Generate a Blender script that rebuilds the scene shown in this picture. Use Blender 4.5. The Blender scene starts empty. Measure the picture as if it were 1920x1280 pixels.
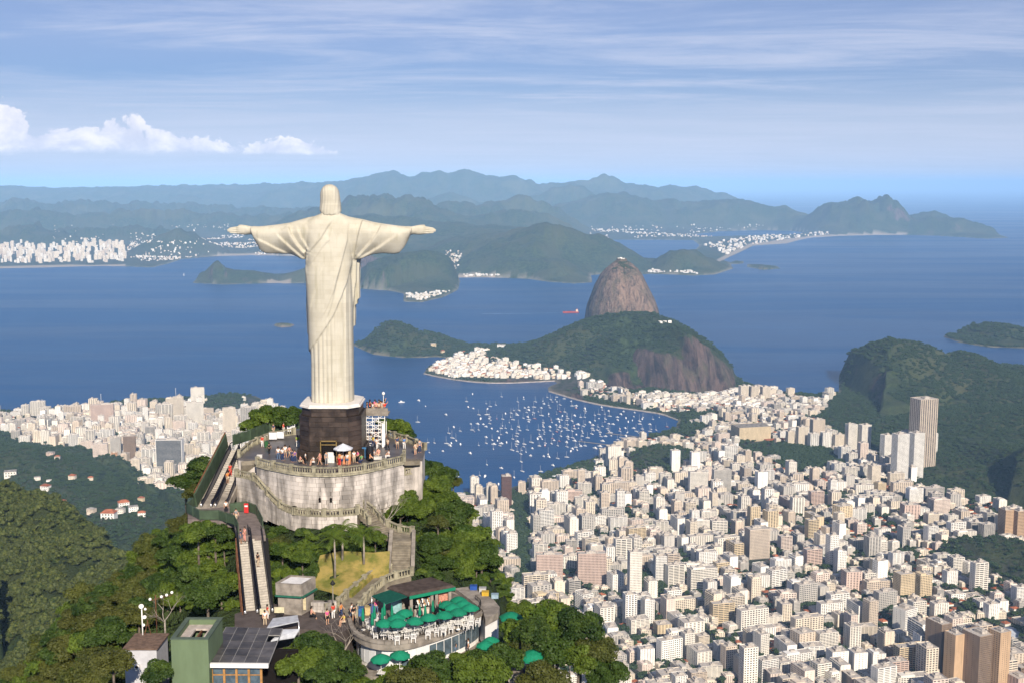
import bpy, bmesh, math, random
import numpy as np
from mathutils import Vector, Matrix, Euler

SC = bpy.context.scene
COL = SC.collection
R = math.radians
rnd = random.Random(7)
nrg = np.random.RandomState(11)

# ------------------------------------------------------------------ camera, light, exposure
F = 2200.0                      # focal length in pixels of a 1920 wide frame
CH = 748.0                      # camera height above the sea
PIT = math.atan((640 - 346) / F)
cam_d = bpy.data.cameras.new('camera')
cam_d.sensor_width = 36.0
cam_d.lens = 36.0 * F / 1920.0
cam_d.clip_start = 1.0
cam_d.clip_end = 600000.0
cam = bpy.data.objects.new('camera', cam_d)
COL.objects.link(cam)
cam.location = (0, 0, CH)
cam.rotation_euler = (math.pi / 2 - PIT, 0, 0)
SC.camera = cam

SUN_EL, SUN_AZ = R(31), R(14)   # sun behind the camera, a little to the right
sdir = Vector((math.cos(SUN_EL) * math.sin(SUN_AZ), -math.cos(SUN_EL) * math.cos(SUN_AZ), math.sin(SUN_EL)))
sl = bpy.data.lights.new('sun', 'SUN')
sl.energy = 5.0
sl.angle = R(0.53)
sl.color = (1.0, 0.89, 0.73)
so = bpy.data.objects.new('sun', sl)
COL.objects.link(so)
so.rotation_euler = sdir.to_track_quat('Z', 'Y').to_euler()
so.location = (200, -400, 1400)

SC.view_settings.view_transform = 'Standard'
SC.view_settings.look = 'None'
SC.view_settings.gamma = 1.0
SC.view_settings.exposure = 0.47
SC.view_settings.use_curve_mapping = False
SC.render.engine = 'CYCLES'
SC.cycles.use_denoising = True
SC.cycles.max_bounces = 6
SC.cycles.diffuse_bounces = 3
SC.cycles.glossy_bounces = 2
SC.cycles.transmission_bounces = 3
SC.cycles.transparent_max_bounces = 6
SC.cycles.volume_bounces = 3
SC.cycles.caustics_reflective = False
SC.cycles.caustics_refractive = False


# ------------------------------------------------------------------ node helpers
def N(nt, t, **kw):
    n = nt.nodes.new(t)
    for k, v in kw.items():
        if k == 'ins':
            for a, b in v.items():
                n.inputs[a].default_value = b
        else:
            setattr(n, k, v)
    return n


def MATH(nt, op, a, b=None, c=None, clamp=False):
    n = nt.nodes.new('ShaderNodeMath')
    n.operation = op
    n.use_clamp = clamp
    for i, v in enumerate((a, b, c)):
        if v is None:
            continue
        if isinstance(v, (int, float)):
            n.inputs[i].default_value = v
        else:
            nt.links.new(v, n.inputs[i])
    return n.outputs[0]


def MIX(nt, f, a, b, bt='MIX'):
    n = nt.nodes.new('ShaderNodeMix')
    n.data_type = 'RGBA'
    n.blend_type = bt
    n.clamp_factor = True
    for s, v in ((0, f), (6, a), (7, b)):
        if isinstance(v, (int, float)):
            n.inputs[s].default_value = v
        elif isinstance(v, (tuple, list)):
            n.inputs[s].default_value = (*v[:3], 1)
        else:
            nt.links.new(v, n.inputs[s])
    return n.outputs[2]


def MRANGE(nt, v, a, b, c=0.0, d=1.0, smooth=True):
    n = nt.nodes.new('ShaderNodeMapRange')
    n.interpolation_type = 'SMOOTHSTEP' if smooth else 'LINEAR'
    nt.links.new(v, n.inputs[0])
    for i, x in enumerate((a, b, c, d)):
        n.inputs[i + 1].default_value = x
    return n.outputs[0]


def NOISE(nt, vec, scale, detail=4.0, rough=0.55, dist=0.0, out=0):
    n = nt.nodes.new('ShaderNodeTexNoise')
    n.inputs['Scale'].default_value = scale
    n.inputs['Detail'].default_value = detail
    n.inputs['Roughness'].default_value = rough
    n.inputs['Distortion'].default_value = dist
    if vec is not None:
        nt.links.new(vec, n.inputs['Vector'])
    return n.outputs[out]


def MAPPING(nt, vec, sc=(1, 1, 1), loc=(0, 0, 0), rot=(0, 0, 0)):
    n = nt.nodes.new('ShaderNodeMapping')
    n.inputs['Scale'].default_value = sc
    n.inputs['Location'].default_value = loc
    n.inputs['Rotation'].default_value = rot
    nt.links.new(vec, n.inputs['Vector'])
    return n.outputs[0]


# ------------------------------------------------------------------ sky
W = bpy.data.worlds.new('World')
SC.world = W
W.use_nodes = True
nt = W.node_tree
nt.nodes.clear()
out = N(nt, 'ShaderNodeOutputWorld')
bg = N(nt, 'ShaderNodeBackground')
bg.inputs['Strength'].default_value = 0.050
nt.links.new(bg.outputs[0], out.inputs[0])
sky = N(nt, 'ShaderNodeTexSky', sky_type='NISHITA')
sky.sun_disc = False
sky.sun_elevation = SUN_EL
sky.sun_rotation = math.atan2(sdir.x, sdir.y)
sky.altitude = 700
sky.air_density = 1.0
sky.dust_density = 0.6
sky.ozone_density = 3.0
tc = N(nt, 'ShaderNodeTexCoord')
sep = N(nt, 'ShaderNodeSeparateXYZ')
nt.links.new(tc.outputs['Generated'], sep.inputs[0])
X_, Y_, Z_ = sep.outputs
zc = MATH(nt, 'MAXIMUM', Z_, 0.0)
den = MATH(nt, 'ADD', zc, 0.035)
cu = N(nt, 'ShaderNodeCombineXYZ')
nt.links.new(MATH(nt, 'DIVIDE', X_, den), cu.inputs[0])
nt.links.new(MATH(nt, 'DIVIDE', Y_, den), cu.inputs[1])
# high streaky cirrus: one sheet over the whole sky
w1 = MAPPING(nt, cu.outputs[0], (0.42, 0.95, 1), (3.7, 1.2, 0), (0, 0, 0.16))
c1 = NOISE(nt, w1, 1.0, 10, 0.66, 0.5)
w2 = MAPPING(nt, cu.outputs[0], (0.06, 0.18, 1), (0.4, 5.3, 0), (0, 0, 0.1))
c2 = NOISE(nt, w2, 1.0, 3, 0.5, 0.3)
cir = MATH(nt, 'MULTIPLY', MRANGE(nt, c1, 0.40, 0.70), MRANGE(nt, c2, 0.36, 0.60))
cir = MATH(nt, 'MULTIPLY', cir, MRANGE(nt, Z_, 0.045, 0.085))
cir = MATH(nt, 'MULTIPLY', cir, 0.50)
# thin veil of the sheet
vl = MATH(nt, 'MULTIPLY', MRANGE(nt, c2, 0.25, 0.65), 0.35)
vl = MATH(nt, 'MAXIMUM', vl, MATH(nt, 'MULTIPLY', MRANGE(nt, Z_, 0.025, 0.120, 1.0, 0.0), MATH(nt, 'MULTIPLY_ADD', c1, 0.5, 0.58)))
# low cumulus banks near the horizon
az = MATH(nt, 'ARCTAN2', X_, Y_)
cv = N(nt, 'ShaderNodeCombineXYZ')
nt.links.new(az, cv.inputs[0])
nt.links.new(Z_, cv.inputs[1])
n1 = NOISE(nt, MAPPING(nt, cv.outputs[0], (34, 46, 1), (1.3, 0, 0)), 1.0, 9, 0.62, 0.25)
n1b = NOISE(nt, MAPPING(nt, cv.outputs[0], (7, 3, 1), (4.1, 0.2, 0)), 1.0, 2, 0.5, 0.0)


def bank(azc, aw, base, hgt, amp=1.0):
    da = MATH(nt, 'ABSOLUTE', MATH(nt, 'SUBTRACT', az, azc))
    env = MRANGE(nt, da, aw * 0.35, aw, 1.0, 0.0)
    up = MATH(nt, 'DIVIDE', MATH(nt, 'SUBTRACT', Z_, base), hgt)     # 0 base, 1 top
    dens = MATH(nt, 'SUBTRACT', MATH(nt, 'ADD', n1, MATH(nt, 'MULTIPLY', env, 0.36 * amp)), MATH(nt, 'MULTIPLY', up, 0.40))
    body = MRANGE(nt, dens, 0.475, 0.535)
    flat = MRANGE(nt, MATH(nt, 'ADD', up, MATH(nt, 'MULTIPLY', n1, 0.35)), 0.02, 0.26)
    return MATH(nt, 'MULTIPLY', MATH(nt, 'MULTIPLY', body, flat), MRANGE(nt, env, 0.0, 0.2)), up


b1, u1 = bank(-0.355, 0.150, 0.0275, 0.022, 0.80)
b1b, _ = bank(-0.405, 0.030, 0.0275, 0.038, 0.9)
b1c, _ = bank(-0.315, 0.026, 0.0275, 0.032, 0.9)
b1 = MATH(nt, 'MAXIMUM', b1, MATH(nt, 'MAXIMUM', b1b, b1c))
b2, u2 = bank(-0.185, 0.045, 0.0255, 0.014, 0.8)
b3, u3 = bank(-0.447, 0.045, 0.082, 0.016, 0.9)
b4, u4 = bank(0.95, 0.22, 0.034, 0.03)
cum = MATH(nt, 'MAXIMUM', MATH(nt, 'MAXIMUM', b1, b2), MATH(nt, 'MAXIMUM', b3, b4))
hz = MATH(nt, 'MULTIPLY', MRANGE(nt, Z_, 0.0, 0.16, 1.0, 0.0, False), 1.0)
skyc = MIX(nt, 1.0, sky.outputs[0], (0.50, 0.70, 1.10), 'MULTIPLY')
k1 = MIX(nt, MATH(nt, 'ADD', cir, vl, clamp=True), skyc, (9.8, 10.4, 12.8))
cs = MIX(nt, MRANGE(nt, n1, 0.35, 0.75), (10.5, 10.8, 13.0), (17.2, 16.2, 16.2))
k2 = MIX(nt, MATH(nt, 'MULTIPLY', cum, 0.92), k1, cs)
nt.links.new(k2, bg.inputs['Color'])


# ------------------------------------------------------------------ placing helpers
def ray(px, py):
    """Direction from the camera's standpoint for a spot of the 1920x1280 survey picture."""
    u = (640 - py) / F
    c, s = math.cos(PIT), math.sin(PIT)
    return (px - 960) / F, c + u * s, -s + u * c


def atY(px, py, Y):
    x, y, z = ray(px, py)
    t = Y / y
    return (x * t, Y, CH + z * t)


def atZ(px, py, Z=0.0):
    x, y, z = ray(px, py)
    t = (Z - CH) / z
    return (x * t, y * t, Z)


def proj(X, Y, Z):
    """World arrays -> survey picture coordinates."""
    c, s = math.cos(PIT), math.sin(PIT)
    dz = Z - CH
    d = Y * c - dz * s
    u = Y * s + dz * c
    return 960 + F * X / d, 640 - F * u / d, d


# ------------------------------------------------------------------ noise
def _hash(ix, iy, seed):
    h = (ix.astype(np.int64) * 374761393 + iy.astype(np.int64) * 668265263 + seed * 1274126177) & 0xffffffff
    h = ((h ^ (h >> 13)) * 1274126177) & 0xffffffff
    return ((h ^ (h >> 16)) & 0xffff) / 65535.0


def vnoise(x, y, seed=0):
    ix, iy = np.floor(x), np.floor(y)
    fx, fy = x - ix, y - iy
    fx = fx * fx * (3 - 2 * fx)
    fy = fy * fy * (3 - 2 * fy)
    a = _hash(ix, iy, seed); b = _hash(ix + 1, iy, seed)
    c = _hash(ix, iy + 1, seed); d = _hash(ix + 1, iy + 1, seed)
    return (a * (1 - fx) + b * fx) * (1 - fy) + (c * (1 - fx) + d * fx) * fy


def fbm(x, y, sc, octv=5, seed=0, gain=0.5):
    s, a, t = 0.0, 1.0, 0.0
    for o in range(octv):
        f = 2.03 ** o / sc
        s = s + a * (vnoise(x * f + 13.7 * o, y * f - 7.1 * o, seed + o) - 0.5)
        t += a
        a *= gain
    return 2 * s / t


# ------------------------------------------------------------------ object helpers
def tag(o, label=None, cat=None, group=None, kind=None):
    if label: o['label'] = label
    if cat: o['category'] = cat
    if group: o['group'] = group
    if kind: o['kind'] = kind
    return o


def link(o, parent=None):
    COL.objects.link(o)
    if parent is not None:
        o.parent = parent
    return o


def thing(name, label, cat, loc=(0, 0, 0), rz=0.0, group=None):
    o = bpy.data.objects.new(name, None)
    o.empty_display_size = 0.5
    o.location = loc
    o.rotation_euler = (0, 0, rz)
    COL.objects.link(o)
    return tag(o, label, cat, group)


def obj(name, mesh, parent=None, loc=None, rz=None, mat=None):
    o = bpy.data.objects.new(name, mesh)
    COL.objects.link(o)
    if parent is not None: o.parent = parent
    if loc is not None: o.location = loc
    if rz is not None: o.rotation_euler = (0, 0, rz)
    if mat is not None:
        if not len(mesh.materials):
            mesh.materials.append(mat)
        elif mesh.materials[0] != mat:
            o.material_slots[0].link = 'OBJECT'
            o.material_slots[0].material = mat
    return o


def dup(o, parent=None, mats=None):
    c = o.copy()
    COL.objects.link(c)
    if parent is not None: c.parent = parent
    for ch in o.children:
        dup(ch, c)
    return c


class MB:
    """Collects polygons; several material indices."""
    def __init__(s):
        s.v, s.f, s.m, s.sm = [], [], [], []

    def add(s, vs, fs, m=0, smooth=False):
        n = len(s.v)
        s.v.extend([tuple(p) for p in vs])
        for f in fs:
            s.f.append([n + i for i in f])
            s.m.append(m)
            s.sm.append(smooth)
        return s

    def box(s, x0, x1, y0, y1, z0, z1, m=0, bottom=True):
        vs = [(x0, y0, z0), (x1, y0, z0), (x1, y1, z0), (x0, y1, z0), (x0, y0, z1), (x1, y0, z1), (x1, y1, z1), (x0, y1, z1)]
        fs = [(4, 5, 6, 7), (0, 1, 5, 4), (1, 2, 6, 5), (2, 3, 7, 6), (3, 0, 4, 7)]
        if bottom: fs.append((3, 2, 1, 0))
        return s.add(vs, fs, m)

    def obox(s, c, ax, ay, hz, hx, hy, m=0):
        """Box at centre c with unit axis ax (2D) ; half sizes."""
        px, py = -ax[1], ax[0]
        vs = []
        for z in (c[2] - hz, c[2] + hz):
            for sx, sy in ((-1, -1), (1, -1), (1, 1), (-1, 1)):
                vs.append((c[0] + ax[0] * hx * sx + px * hy * sy, c[1] + ax[1] * hx * sx + py * hy * sy, z))
        return s.add(vs, [(4, 5, 6, 7), (0, 1, 5, 4), (1, 2, 6, 5), (2, 3, 7, 6), (3, 0, 4, 7), (3, 2, 1, 0)], m)

    def bar(s, a, b, w, h=None, m=0):
        """Rectangular bar between two points."""
        a, b = Vector(a), Vector(b)
        h = h or w
        d = (b - a)
        if d.length < 1e-6: return s
        d.normalize()
        up = Vector((0, 0, 1)) if abs(d.z) < 0.95 else Vector((0, 1, 0))
        r = d.cross(up).normalized(); u = r.cross(d)
        vs = []
        for p in (a, b):
            for i, j in ((-1, -1), (1, -1), (1, 1), (-1, 1)):
                vs.append(p + r * (w / 2 * i) + u * (h / 2 * j))
        return s.add(vs, [(0, 1, 2, 3), (7, 6, 5, 4), (1, 0, 4, 5), (2, 1, 5, 6), (3, 2, 6, 7), (0, 3, 7, 4)], m)

    def tube(s, pts, rad, seg=6, m=0, cap=True, smooth=True):
        pts = [Vector(p) for p in pts]
        if isinstance(rad, (int, float)): rad = [rad] * len(pts)
        vs, fs = [], []
        for i, p in enumerate(pts):
            d = (pts[min(i + 1, len(pts) - 1)] - pts[max(i - 1, 0)])
            d = d.normalized() if d.length > 1e-9 else Vector((0, 0, 1))
            up = Vector((0, 0, 1)) if abs(d.z) < 0.9 else Vector((0, 1, 0))
            r = d.cross(up).normalized(); u = r.cross(d)
            for k in range(seg):
                a = 2 * math.pi * k / seg
                vs.append(p + (r * math.cos(a) + u * math.sin(a)) * rad[i])
        for i in range(len(pts) - 1):
            for k in range(seg):
                k2 = (k + 1) % seg
                fs.append((i * seg + k, i * seg + k2, (i + 1) * seg + k2, (i + 1) * seg + k))
        if cap:
            fs.append(tuple(range(seg - 1, -1, -1)))
            fs.append(tuple((len(pts) - 1) * seg + k for k in range(seg)))
        return s.add(vs, fs, m, smooth)

    def lathe(s, prof, seg=16, c=(0, 0, 0), m=0, smooth=True, sx=1.0, sy=1.0):
        vs, fs = [], []
        for r, z in prof:
            for k in range(seg):
                a = 2 * math.pi * k / seg
                vs.append((c[0] + r * math.cos(a) * sx, c[1] + r * math.sin(a) * sy, c[2] + z))
        for i in range(len(prof) - 1):
            for k in range(seg):
                k2 = (k + 1) % seg
                fs.append((i * seg + k, i * seg + k2, (i + 1) * seg + k2, (i + 1) * seg + k))
        fs.append(tuple(range(seg - 1, -1, -1)))
        fs.append(tuple((len(prof) - 1) * seg + k for k in range(seg)))
        return s.add(vs, fs, m, smooth)

    def prism(s, poly, z0, z1, m=0, smooth=False, bottom=True):
        n = len(poly)
        ar = sum(poly[i][0] * poly[(i + 1) % n][1] - poly[(i + 1) % n][0] * poly[i][1] for i in range(n))
        if ar < 0: poly = poly[::-1]
        vs = [(p[0], p[1], z0) for p in poly] + [(p[0], p[1], z1) for p in poly]
        s.add(vs, [(i, (i + 1) % n, n + (i + 1) % n, n + i) for i in range(n)], m, smooth)
        s.add([(p[0], p[1], z1) for p in poly], [tuple(range(n))], m)
        if bottom: s.add([(p[0], p[1], z0) for p in poly], [tuple(range(n))[::-1]], m)
        return s

    def mesh(s, name, mats=()):
        me = bpy.data.meshes.new(name)
        me.from_pydata(s.v, [], s.f)
        for m in mats: me.materials.append(m)
        if len(s.f):
            me.polygons.foreach_set('material_index', s.m)
            me.polygons.foreach_set('use_smooth', s.sm)
        me.update()
        return me

    def build(s, name, mats, parent=None, loc=None, rz=None):
        if not isinstance(mats, (list, tuple)): mats = [mats]
        return obj(name, s.mesh(name, mats), parent, loc, rz)


def np_mesh(name, V, Fq, mats=(), smooth=True):
    """Mesh from numpy arrays (all faces with the same corner count)."""
    me = bpy.data.meshes.new(name)
    k = Fq.shape[1]
    me.vertices.add(len(V)); me.vertices.foreach_set('co', np.asarray(V, dtype=np.float32).ravel())
    me.loops.add(Fq.size); me.loops.foreach_set('vertex_index', Fq.astype(np.int32).ravel())
    me.polygons.add(len(Fq))
    me.polygons.foreach_set('loop_start', np.arange(0, Fq.size, k, dtype=np.int32))
    me.polygons.foreach_set('use_smooth', np.full(len(Fq), smooth))
    for m in mats: me.materials.append(m)
    me.update(calc_edges=True)
    return me
# ------------------------------------------------------------------ land outlines (walked shoreline, sea level)
def shore(pts):
    return np.array([atZ(x, y, 0.0)[:2] for x, y in pts])


far_land = np.vstack([
    shore([(-420, 500), (-150, 506), (0, 504), (90, 502), (180, 499), (235, 500), (285, 502), (318, 494), (342, 486), (400, 481), (470, 479), (560, 480),
           (610, 484), (640, 500), (676, 541), (700, 543), (730, 545), (757, 551), (757, 566), (790, 567), (830, 558), (858, 544), (862, 528), (858, 521),
           (900, 520), (940, 521), (990, 523), (1030, 529), (1075, 532), (1110, 530), (1108, 516), (1150, 513), (1205, 515), (1216, 514), (1262, 515),
           (1300, 517), (1340, 515), (1374, 504), (1368, 492), (1356, 488), (1368, 482), (1390, 472), (1412, 461), (1440, 459), (1475, 457), (1492, 452), (1520, 446),
           (1570, 443), (1640, 441), (1700, 441), (1750, 442), (1800, 445), (1850, 448), (1893, 446)]),
    np.array([[8600, 22500], [7000, 27000], [5200, 34000], [6500, 60000], [9000, 95000], [-60000, 95000], [-40000, 14000]])])
lagoon = shore([(1108, 452), (1150, 450), (1230, 450), (1300, 451), (1312, 460), (1305, 468), (1262, 476), (1250, 486), (1225, 490), (1200, 484), (1160, 470), (1120, 460)])
lagoon2 = shore([(1300, 440), (1350, 434), (1420, 432), (1480, 433), (1520, 437), (1480, 440), (1400, 442), (1330, 444)])
near_land = np.vstack([
    shore([(-500, 800), (-200, 778), (0, 770), (100, 768), (160, 764), (215, 754), (300, 748), (330, 747), (400, 741), (440, 737), (480, 743), (560, 782), (640, 862),
           (720, 925), (800, 945), (862, 926), (905, 926), (940, 921), (985, 906), (1000, 896), (1050, 879), (1092, 866), (1135, 850), (1145, 838), (1178, 825),
           (1215, 818), (1250, 808), (1268, 800), (1272, 788), (1240, 776), (1180, 767), (1120, 758), (1062, 744), (1030, 734), (1028, 726), (1046, 718), (1040, 714),
           (1000, 716), (960, 718), (920, 718), (850, 712), (795, 700), (802, 688), (830, 679), (850, 672), (820, 669), (760, 671), (700, 664), (668, 650)]),
    np.array([[-760, 5500], [-690, 5750], [-420, 5800], [-200, 5500], [100, 5450], [330, 5700], [420, 5880], [640, 5900], [800, 5650], [880, 5200]]),
    shore([(1330, 672), (1365, 694), (1396, 716), (1425, 724), (1480, 736), (1520, 739), (1572, 736)]),
    np.array([[1300, 4600], [1850, 4900], [2400, 4750], [4200, 4300], [6000, 3000], [6000, -2500], [-6000, -2500], [-5000, 3200]])])
forts = [shore([(360, 531), (420, 534), (500, 531), (545, 532), (577, 531), (600, 526), (590, 515), (560, 512), (520, 514), (480, 512), (420, 514), (372, 522)]),
         shore([(1768, 631), (1800, 642), (1850, 650), (1920, 653), (2050, 650), (2080, 630), (1950, 622), (1820, 620)]),
         shore([(512, 610), (528, 614), (545, 613), (552, 609), (540, 606), (520, 606)]),
         shore([(1400, 501), (1430, 506), (1464, 504), (1455, 499), (1425, 496), (1402, 496)]),
         shore([(1366, 493), (1372, 495), (1392, 495), (1396, 491), (1380, 489)])]


def sdist(px, py, poly):
    """Signed distance, positive inside."""
    n = len(poly)
    best = np.full(px.shape, 1e18)
    ins = np.zeros(px.shape, bool)
    for i in range(n):
        ax, ay = poly[i]
        bx, by = poly[(i + 1) % n]
        dx, dy = bx - ax, by - ay
        L = dx * dx + dy * dy + 1e-9
        t = np.clip(((px - ax) * dx + (py - ay) * dy) / L, 0, 1)
        d = (px - ax - t * dx) ** 2 + (py - ay - t * dy) ** 2
        best = np.minimum(best, d)
        if ay != by:
            c = ((ay > py) != (by > py)) & (px < (bx - ax) * (py - ay) / (by - ay) + ax)
            ins ^= c
    return np.where(ins, 1, -1) * np.sqrt(best)


# ------------------------------------------------------------------ hills: crest line (picture x, picture y of the skyline, distance), front and back widths, shape
RIDGES = []


def ridge(pts, wf, wb, p=1.6, q=1.6, rock=0.0, rough=0.10, nsc=None, ends=5.0):
    P = np.array([atY(x, y, Y) for x, y, Y in pts])
    if P[0, 1] > 14000: rough *= 1.7; nsc = (nsc or 600) * .7
    RIDGES.append((P, wf, wb, p, q, rock, rough, nsc or 0.6 * max(wf, 60), ends))


# far mountains
ridge([(-300, 345, 30000), (0, 350, 30000), (140, 352, 30000), (280, 349, 30000), (420, 347, 30000), (560, 343, 30000), (640, 340, 29000)], 5000, 5000, 1.6, 1.3, rough=.06, nsc=900)
ridge([(560, 352, 29500), (640, 342, 28000), (700, 330, 27000), (740, 324, 27000), (770, 328, 27000), (800, 322, 27000), (822, 318, 27000), (840, 323, 27000), (868, 316, 27000),
       (895, 322, 27000), (930, 330, 27000), (970, 333, 27000), (1000, 341, 27000), (1020, 347, 27000), (1050, 341, 27500), (1085, 334, 27500), (1105, 338, 27500), (1132, 330, 27500), (1160, 336, 27500),
       (1190, 342, 28000), (1230, 348, 28000), (1300, 352, 29000)], 2600, 3000, 1.4, 1.3, rough=.10, nsc=1400)
ridge([(790, 382, 23000), (820, 364, 23000), (845, 358, 23000), (870, 366, 23000), (900, 378, 23000), (950, 382, 23000), (1010, 366, 23500), (1040, 350, 23500), (1068, 340, 23500), (1088, 346, 23500), (1105, 358, 23500), (1130, 372, 23500)], 1500, 1500, 1.3, 1.4, rough=.10, nsc=900)
ridge([(-300, 376, 21500), (0, 378, 21500), (60, 377, 21000), (150, 382, 21000), (175, 378, 20500), (200, 383, 21000), (260, 379, 21000), (330, 383, 21000), (420, 388, 21000), (520, 392, 20500), (600, 390, 20000)], 1900, 1800, 1.4, 1.3, rough=.2, nsc=600)
ridge([(-100, 404, 17000), (0, 402, 17000), (70, 392, 17000), (110, 400, 17000), (180, 402, 17000), (250, 395, 17300), (300, 391, 17500), (350, 398, 17500), (420, 402, 17500), (500, 400, 17500), (540, 398, 17500)], 1100, 1100, 1.4, 1.4, rough=.2, nsc=500)
ridge([(520, 416, 15500), (560, 398, 15500), (585, 392, 15500), (620, 388, 15700), (650, 374, 15800), (682, 363, 15800), (705, 368, 15800), (732, 378, 15500), (757, 370, 15200), (775, 376, 15200),
       (800, 385, 15000), (850, 395, 15000), (900, 408, 15000), (950, 420, 15000)], 1500, 1500, 1.5, 1.3, rough=.12, nsc=600)
ridge([(780, 394, 17000), (830, 382, 17000), (870, 378, 17000), (900, 384, 17000), (950, 376, 17500), (985, 371, 17500), (1020, 381, 17500), (1045, 390, 17500)], 1200, 1400, 1.5, 1.4, rough=.12, nsc=600)
ridge([(880, 408, 15200), (920, 399, 15200), (960, 394, 15200), (1000, 394, 15200), (1030, 405, 15200), (1060, 418, 15200)], 900, 900, 1.5, 1.3, rough=.1, nsc=400)
ridge([(1020, 394, 20500), (1060, 378, 20500), (1110, 366, 20500), (1150, 360, 20500), (1190, 366, 20500), (1230, 375, 20500), (1260, 374, 20500), (1300, 379, 20500), (1350, 376, 20500), (1390, 373, 20500), (1420, 382, 20300),
       (1450, 388, 20200), (1470, 386, 20200), (1490, 398, 20200)], 1700, 1500, 1.5, 1.3, rough=.10, nsc=700)
ridge([(1480, 402, 19500), (1510, 395, 19200), (1545, 382, 19000), (1590, 376, 18800), (1605, 371, 18800), (1625, 378, 18800), (1645, 376, 18800)], 1300, 1300, 1.5, 1.2, rock=.25, rough=.10, nsc=500)
ridge([(1640, 378, 18600), (1652, 368, 18600), (1664, 365, 18600), (1674, 371, 18600), (1686, 384, 18600), (1694, 400, 18600)], 700, 700, 1.8, 1.0, rock=.75, rough=.08, nsc=250)
ridge([(1690, 412, 19500), (1715, 401, 19500), (1750, 396, 19500), (1770, 401, 19500)], 600, 600, 1.7, 1.1, rock=.6, rough=.06, nsc=300)
ridge([(1700, 417, 18400), (1740, 408, 18300), (1800, 407, 18200), (1815, 412, 18200), (1850, 425, 17900), (1872, 436, 17600), (1890, 444, 17400)], 800, 600, 1.8, 1.1, rock=.45, rough=.10, nsc=300)
# ground behind the city strip and middle hills beyond the bay
ridge([(0, 435, 14200), (40, 418, 14200), (70, 432, 13800), (110, 445, 13500)], 700, 900, 1.5, 1.3, rough=.15, nsc=300)
ridge([(60, 440, 14500), (120, 428, 14500), (180, 428, 14500), (240, 424, 14500), (290, 428, 14500)], 700, 900, 1.5, 1.3, rough=.2, nsc=300)
ridge([(285, 450, 12600), (310, 436, 12600), (335, 428, 12600), (360, 438, 12600), (385, 456, 12600)], 600, 600, 1.6, 1.2, rough=.15, nsc=300)
ridge([(540, 455, 13400), (575, 425, 13400), (620, 410, 13300), (660, 405, 13000), (700, 400, 13000), (760, 405, 13000), (820, 415, 12800), (880, 422, 12500), (950, 425, 12300), (975, 432, 12000)], 1500, 1300, 1.5, 1.2, rough=.14, nsc=450)
ridge([(880, 440, 11500), (940, 436, 11200), (985, 431, 11000), (1020, 424, 10800), (1035, 419, 10700), (1050, 419, 10700), (1075, 430, 10700), (1095, 436, 10700), (1120, 437, 10700), (1150, 452, 10700), (1185, 470, 10700), (1210, 486, 10700)],
      1350, 1000, 1.5, 1.15, rock=.12, rough=.12, nsc=350)
ridge([(925, 480, 10000), (990, 484, 9700), (1050, 486, 9600), (1088, 500, 9500), (1105, 515, 9400)], 500, 600, 1.8, 1.0, rock=.25, rough=.15, nsc=200)
ridge([(640, 482, 9900), (672, 474, 9900), (700, 470, 9900), (728, 473, 9900)], 330, 500, 2.2, .8, rock=.9, rough=.06, nsc=160)
ridge([(690, 500, 9050), (735, 478, 8950), (765, 470, 8900), (800, 470, 8900), (815, 482, 8850), (835, 505, 8800), (850, 528, 8600)], 900, 700, 1.6, 1.05, rock=.3, rough=.12, nsc=200)
ridge([(1212, 506, 10300), (1230, 486, 10300), (1255, 470, 10300), (1280, 466, 10300), (1310, 468, 10300), (1345, 484, 10200), (1372, 500, 9900)], 700, 450, 1.7, 1.0, rock=.1, rough=.10, nsc=200)
# fortified peninsula left of the statue, islands
ridge([(366, 526, 9150), (385, 508, 9200), (400, 492, 9220), (408, 488, 9220), (420, 500, 9250), (440, 506, 9250), (470, 507, 9250), (495, 512, 9200), (520, 524, 9200), (545, 512, 9250), (575, 501, 9300), (600, 505, 9300)],
      300, 260, 1.7, 1.0, rock=.5, rough=.10, nsc=120)
ridge([(1775, 628, 5850), (1810, 616, 5900), (1850, 608, 5900), (1890, 610, 5900), (1940, 622, 5900), (2000, 612, 5900), (2060, 630, 5900)], 330, 250, 1.9, .95, rock=.45, rough=.12, nsc=100)
ridge([(515, 607, 6200), (530, 605, 6200), (545, 607, 6200)], 60, 60, 2, .8, rock=1.0, rough=.2, nsc=30)
ridge([(1405, 497, 10400), (1425, 495, 10400), (1455, 500, 10350)], 110, 110, 2, .8, rock=.4, rough=.2, nsc=60)
# near land
ridge([(672, 646, 5350), (690, 622, 5350), (715, 608, 5350), (735, 604, 5350), (765, 613, 5350), (790, 626, 5350), (815, 640, 5300), (840, 655, 5250)], 360, 330, 1.7, 1.05, rough=.08, nsc=120)
ridge([(860, 668, 5150), (900, 659, 5100), (950, 653, 5050), (1000, 641, 5000), (1050, 620, 4960), (1080, 607, 4940), (1110, 597, 4930), (1150, 590, 4920), (1182, 587, 4900), (1215, 591, 4880), (1245, 600, 4850)], 400, 500, 1.6, 1.1, rock=.0, rough=.10, nsc=160)
ridge([(1095, 655, 4700), (1130, 632, 4680), (1180, 622, 4660), (1215, 625, 4640)], 330, 300, 1.7, 1.1, rock=.08, rough=.12, nsc=120)
ridge([(1218, 640, 4540), (1240, 618, 4560), (1262, 609, 4570), (1285, 612, 4570), (1320, 634, 4570), (1350, 662, 4565), (1376, 690, 4560), (1394, 712, 4550)], 430, 300, 2.3, .80, rock=.95, rough=.07, nsc=150, ends=22)
ridge([(1112, 712, 4400), (1128, 694, 4420), (1150, 686, 4430), (1185, 692, 4430), (1212, 712, 4400)], 200, 300, 2.2, .8, rock=.9, rough=.08, nsc=90)
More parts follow.
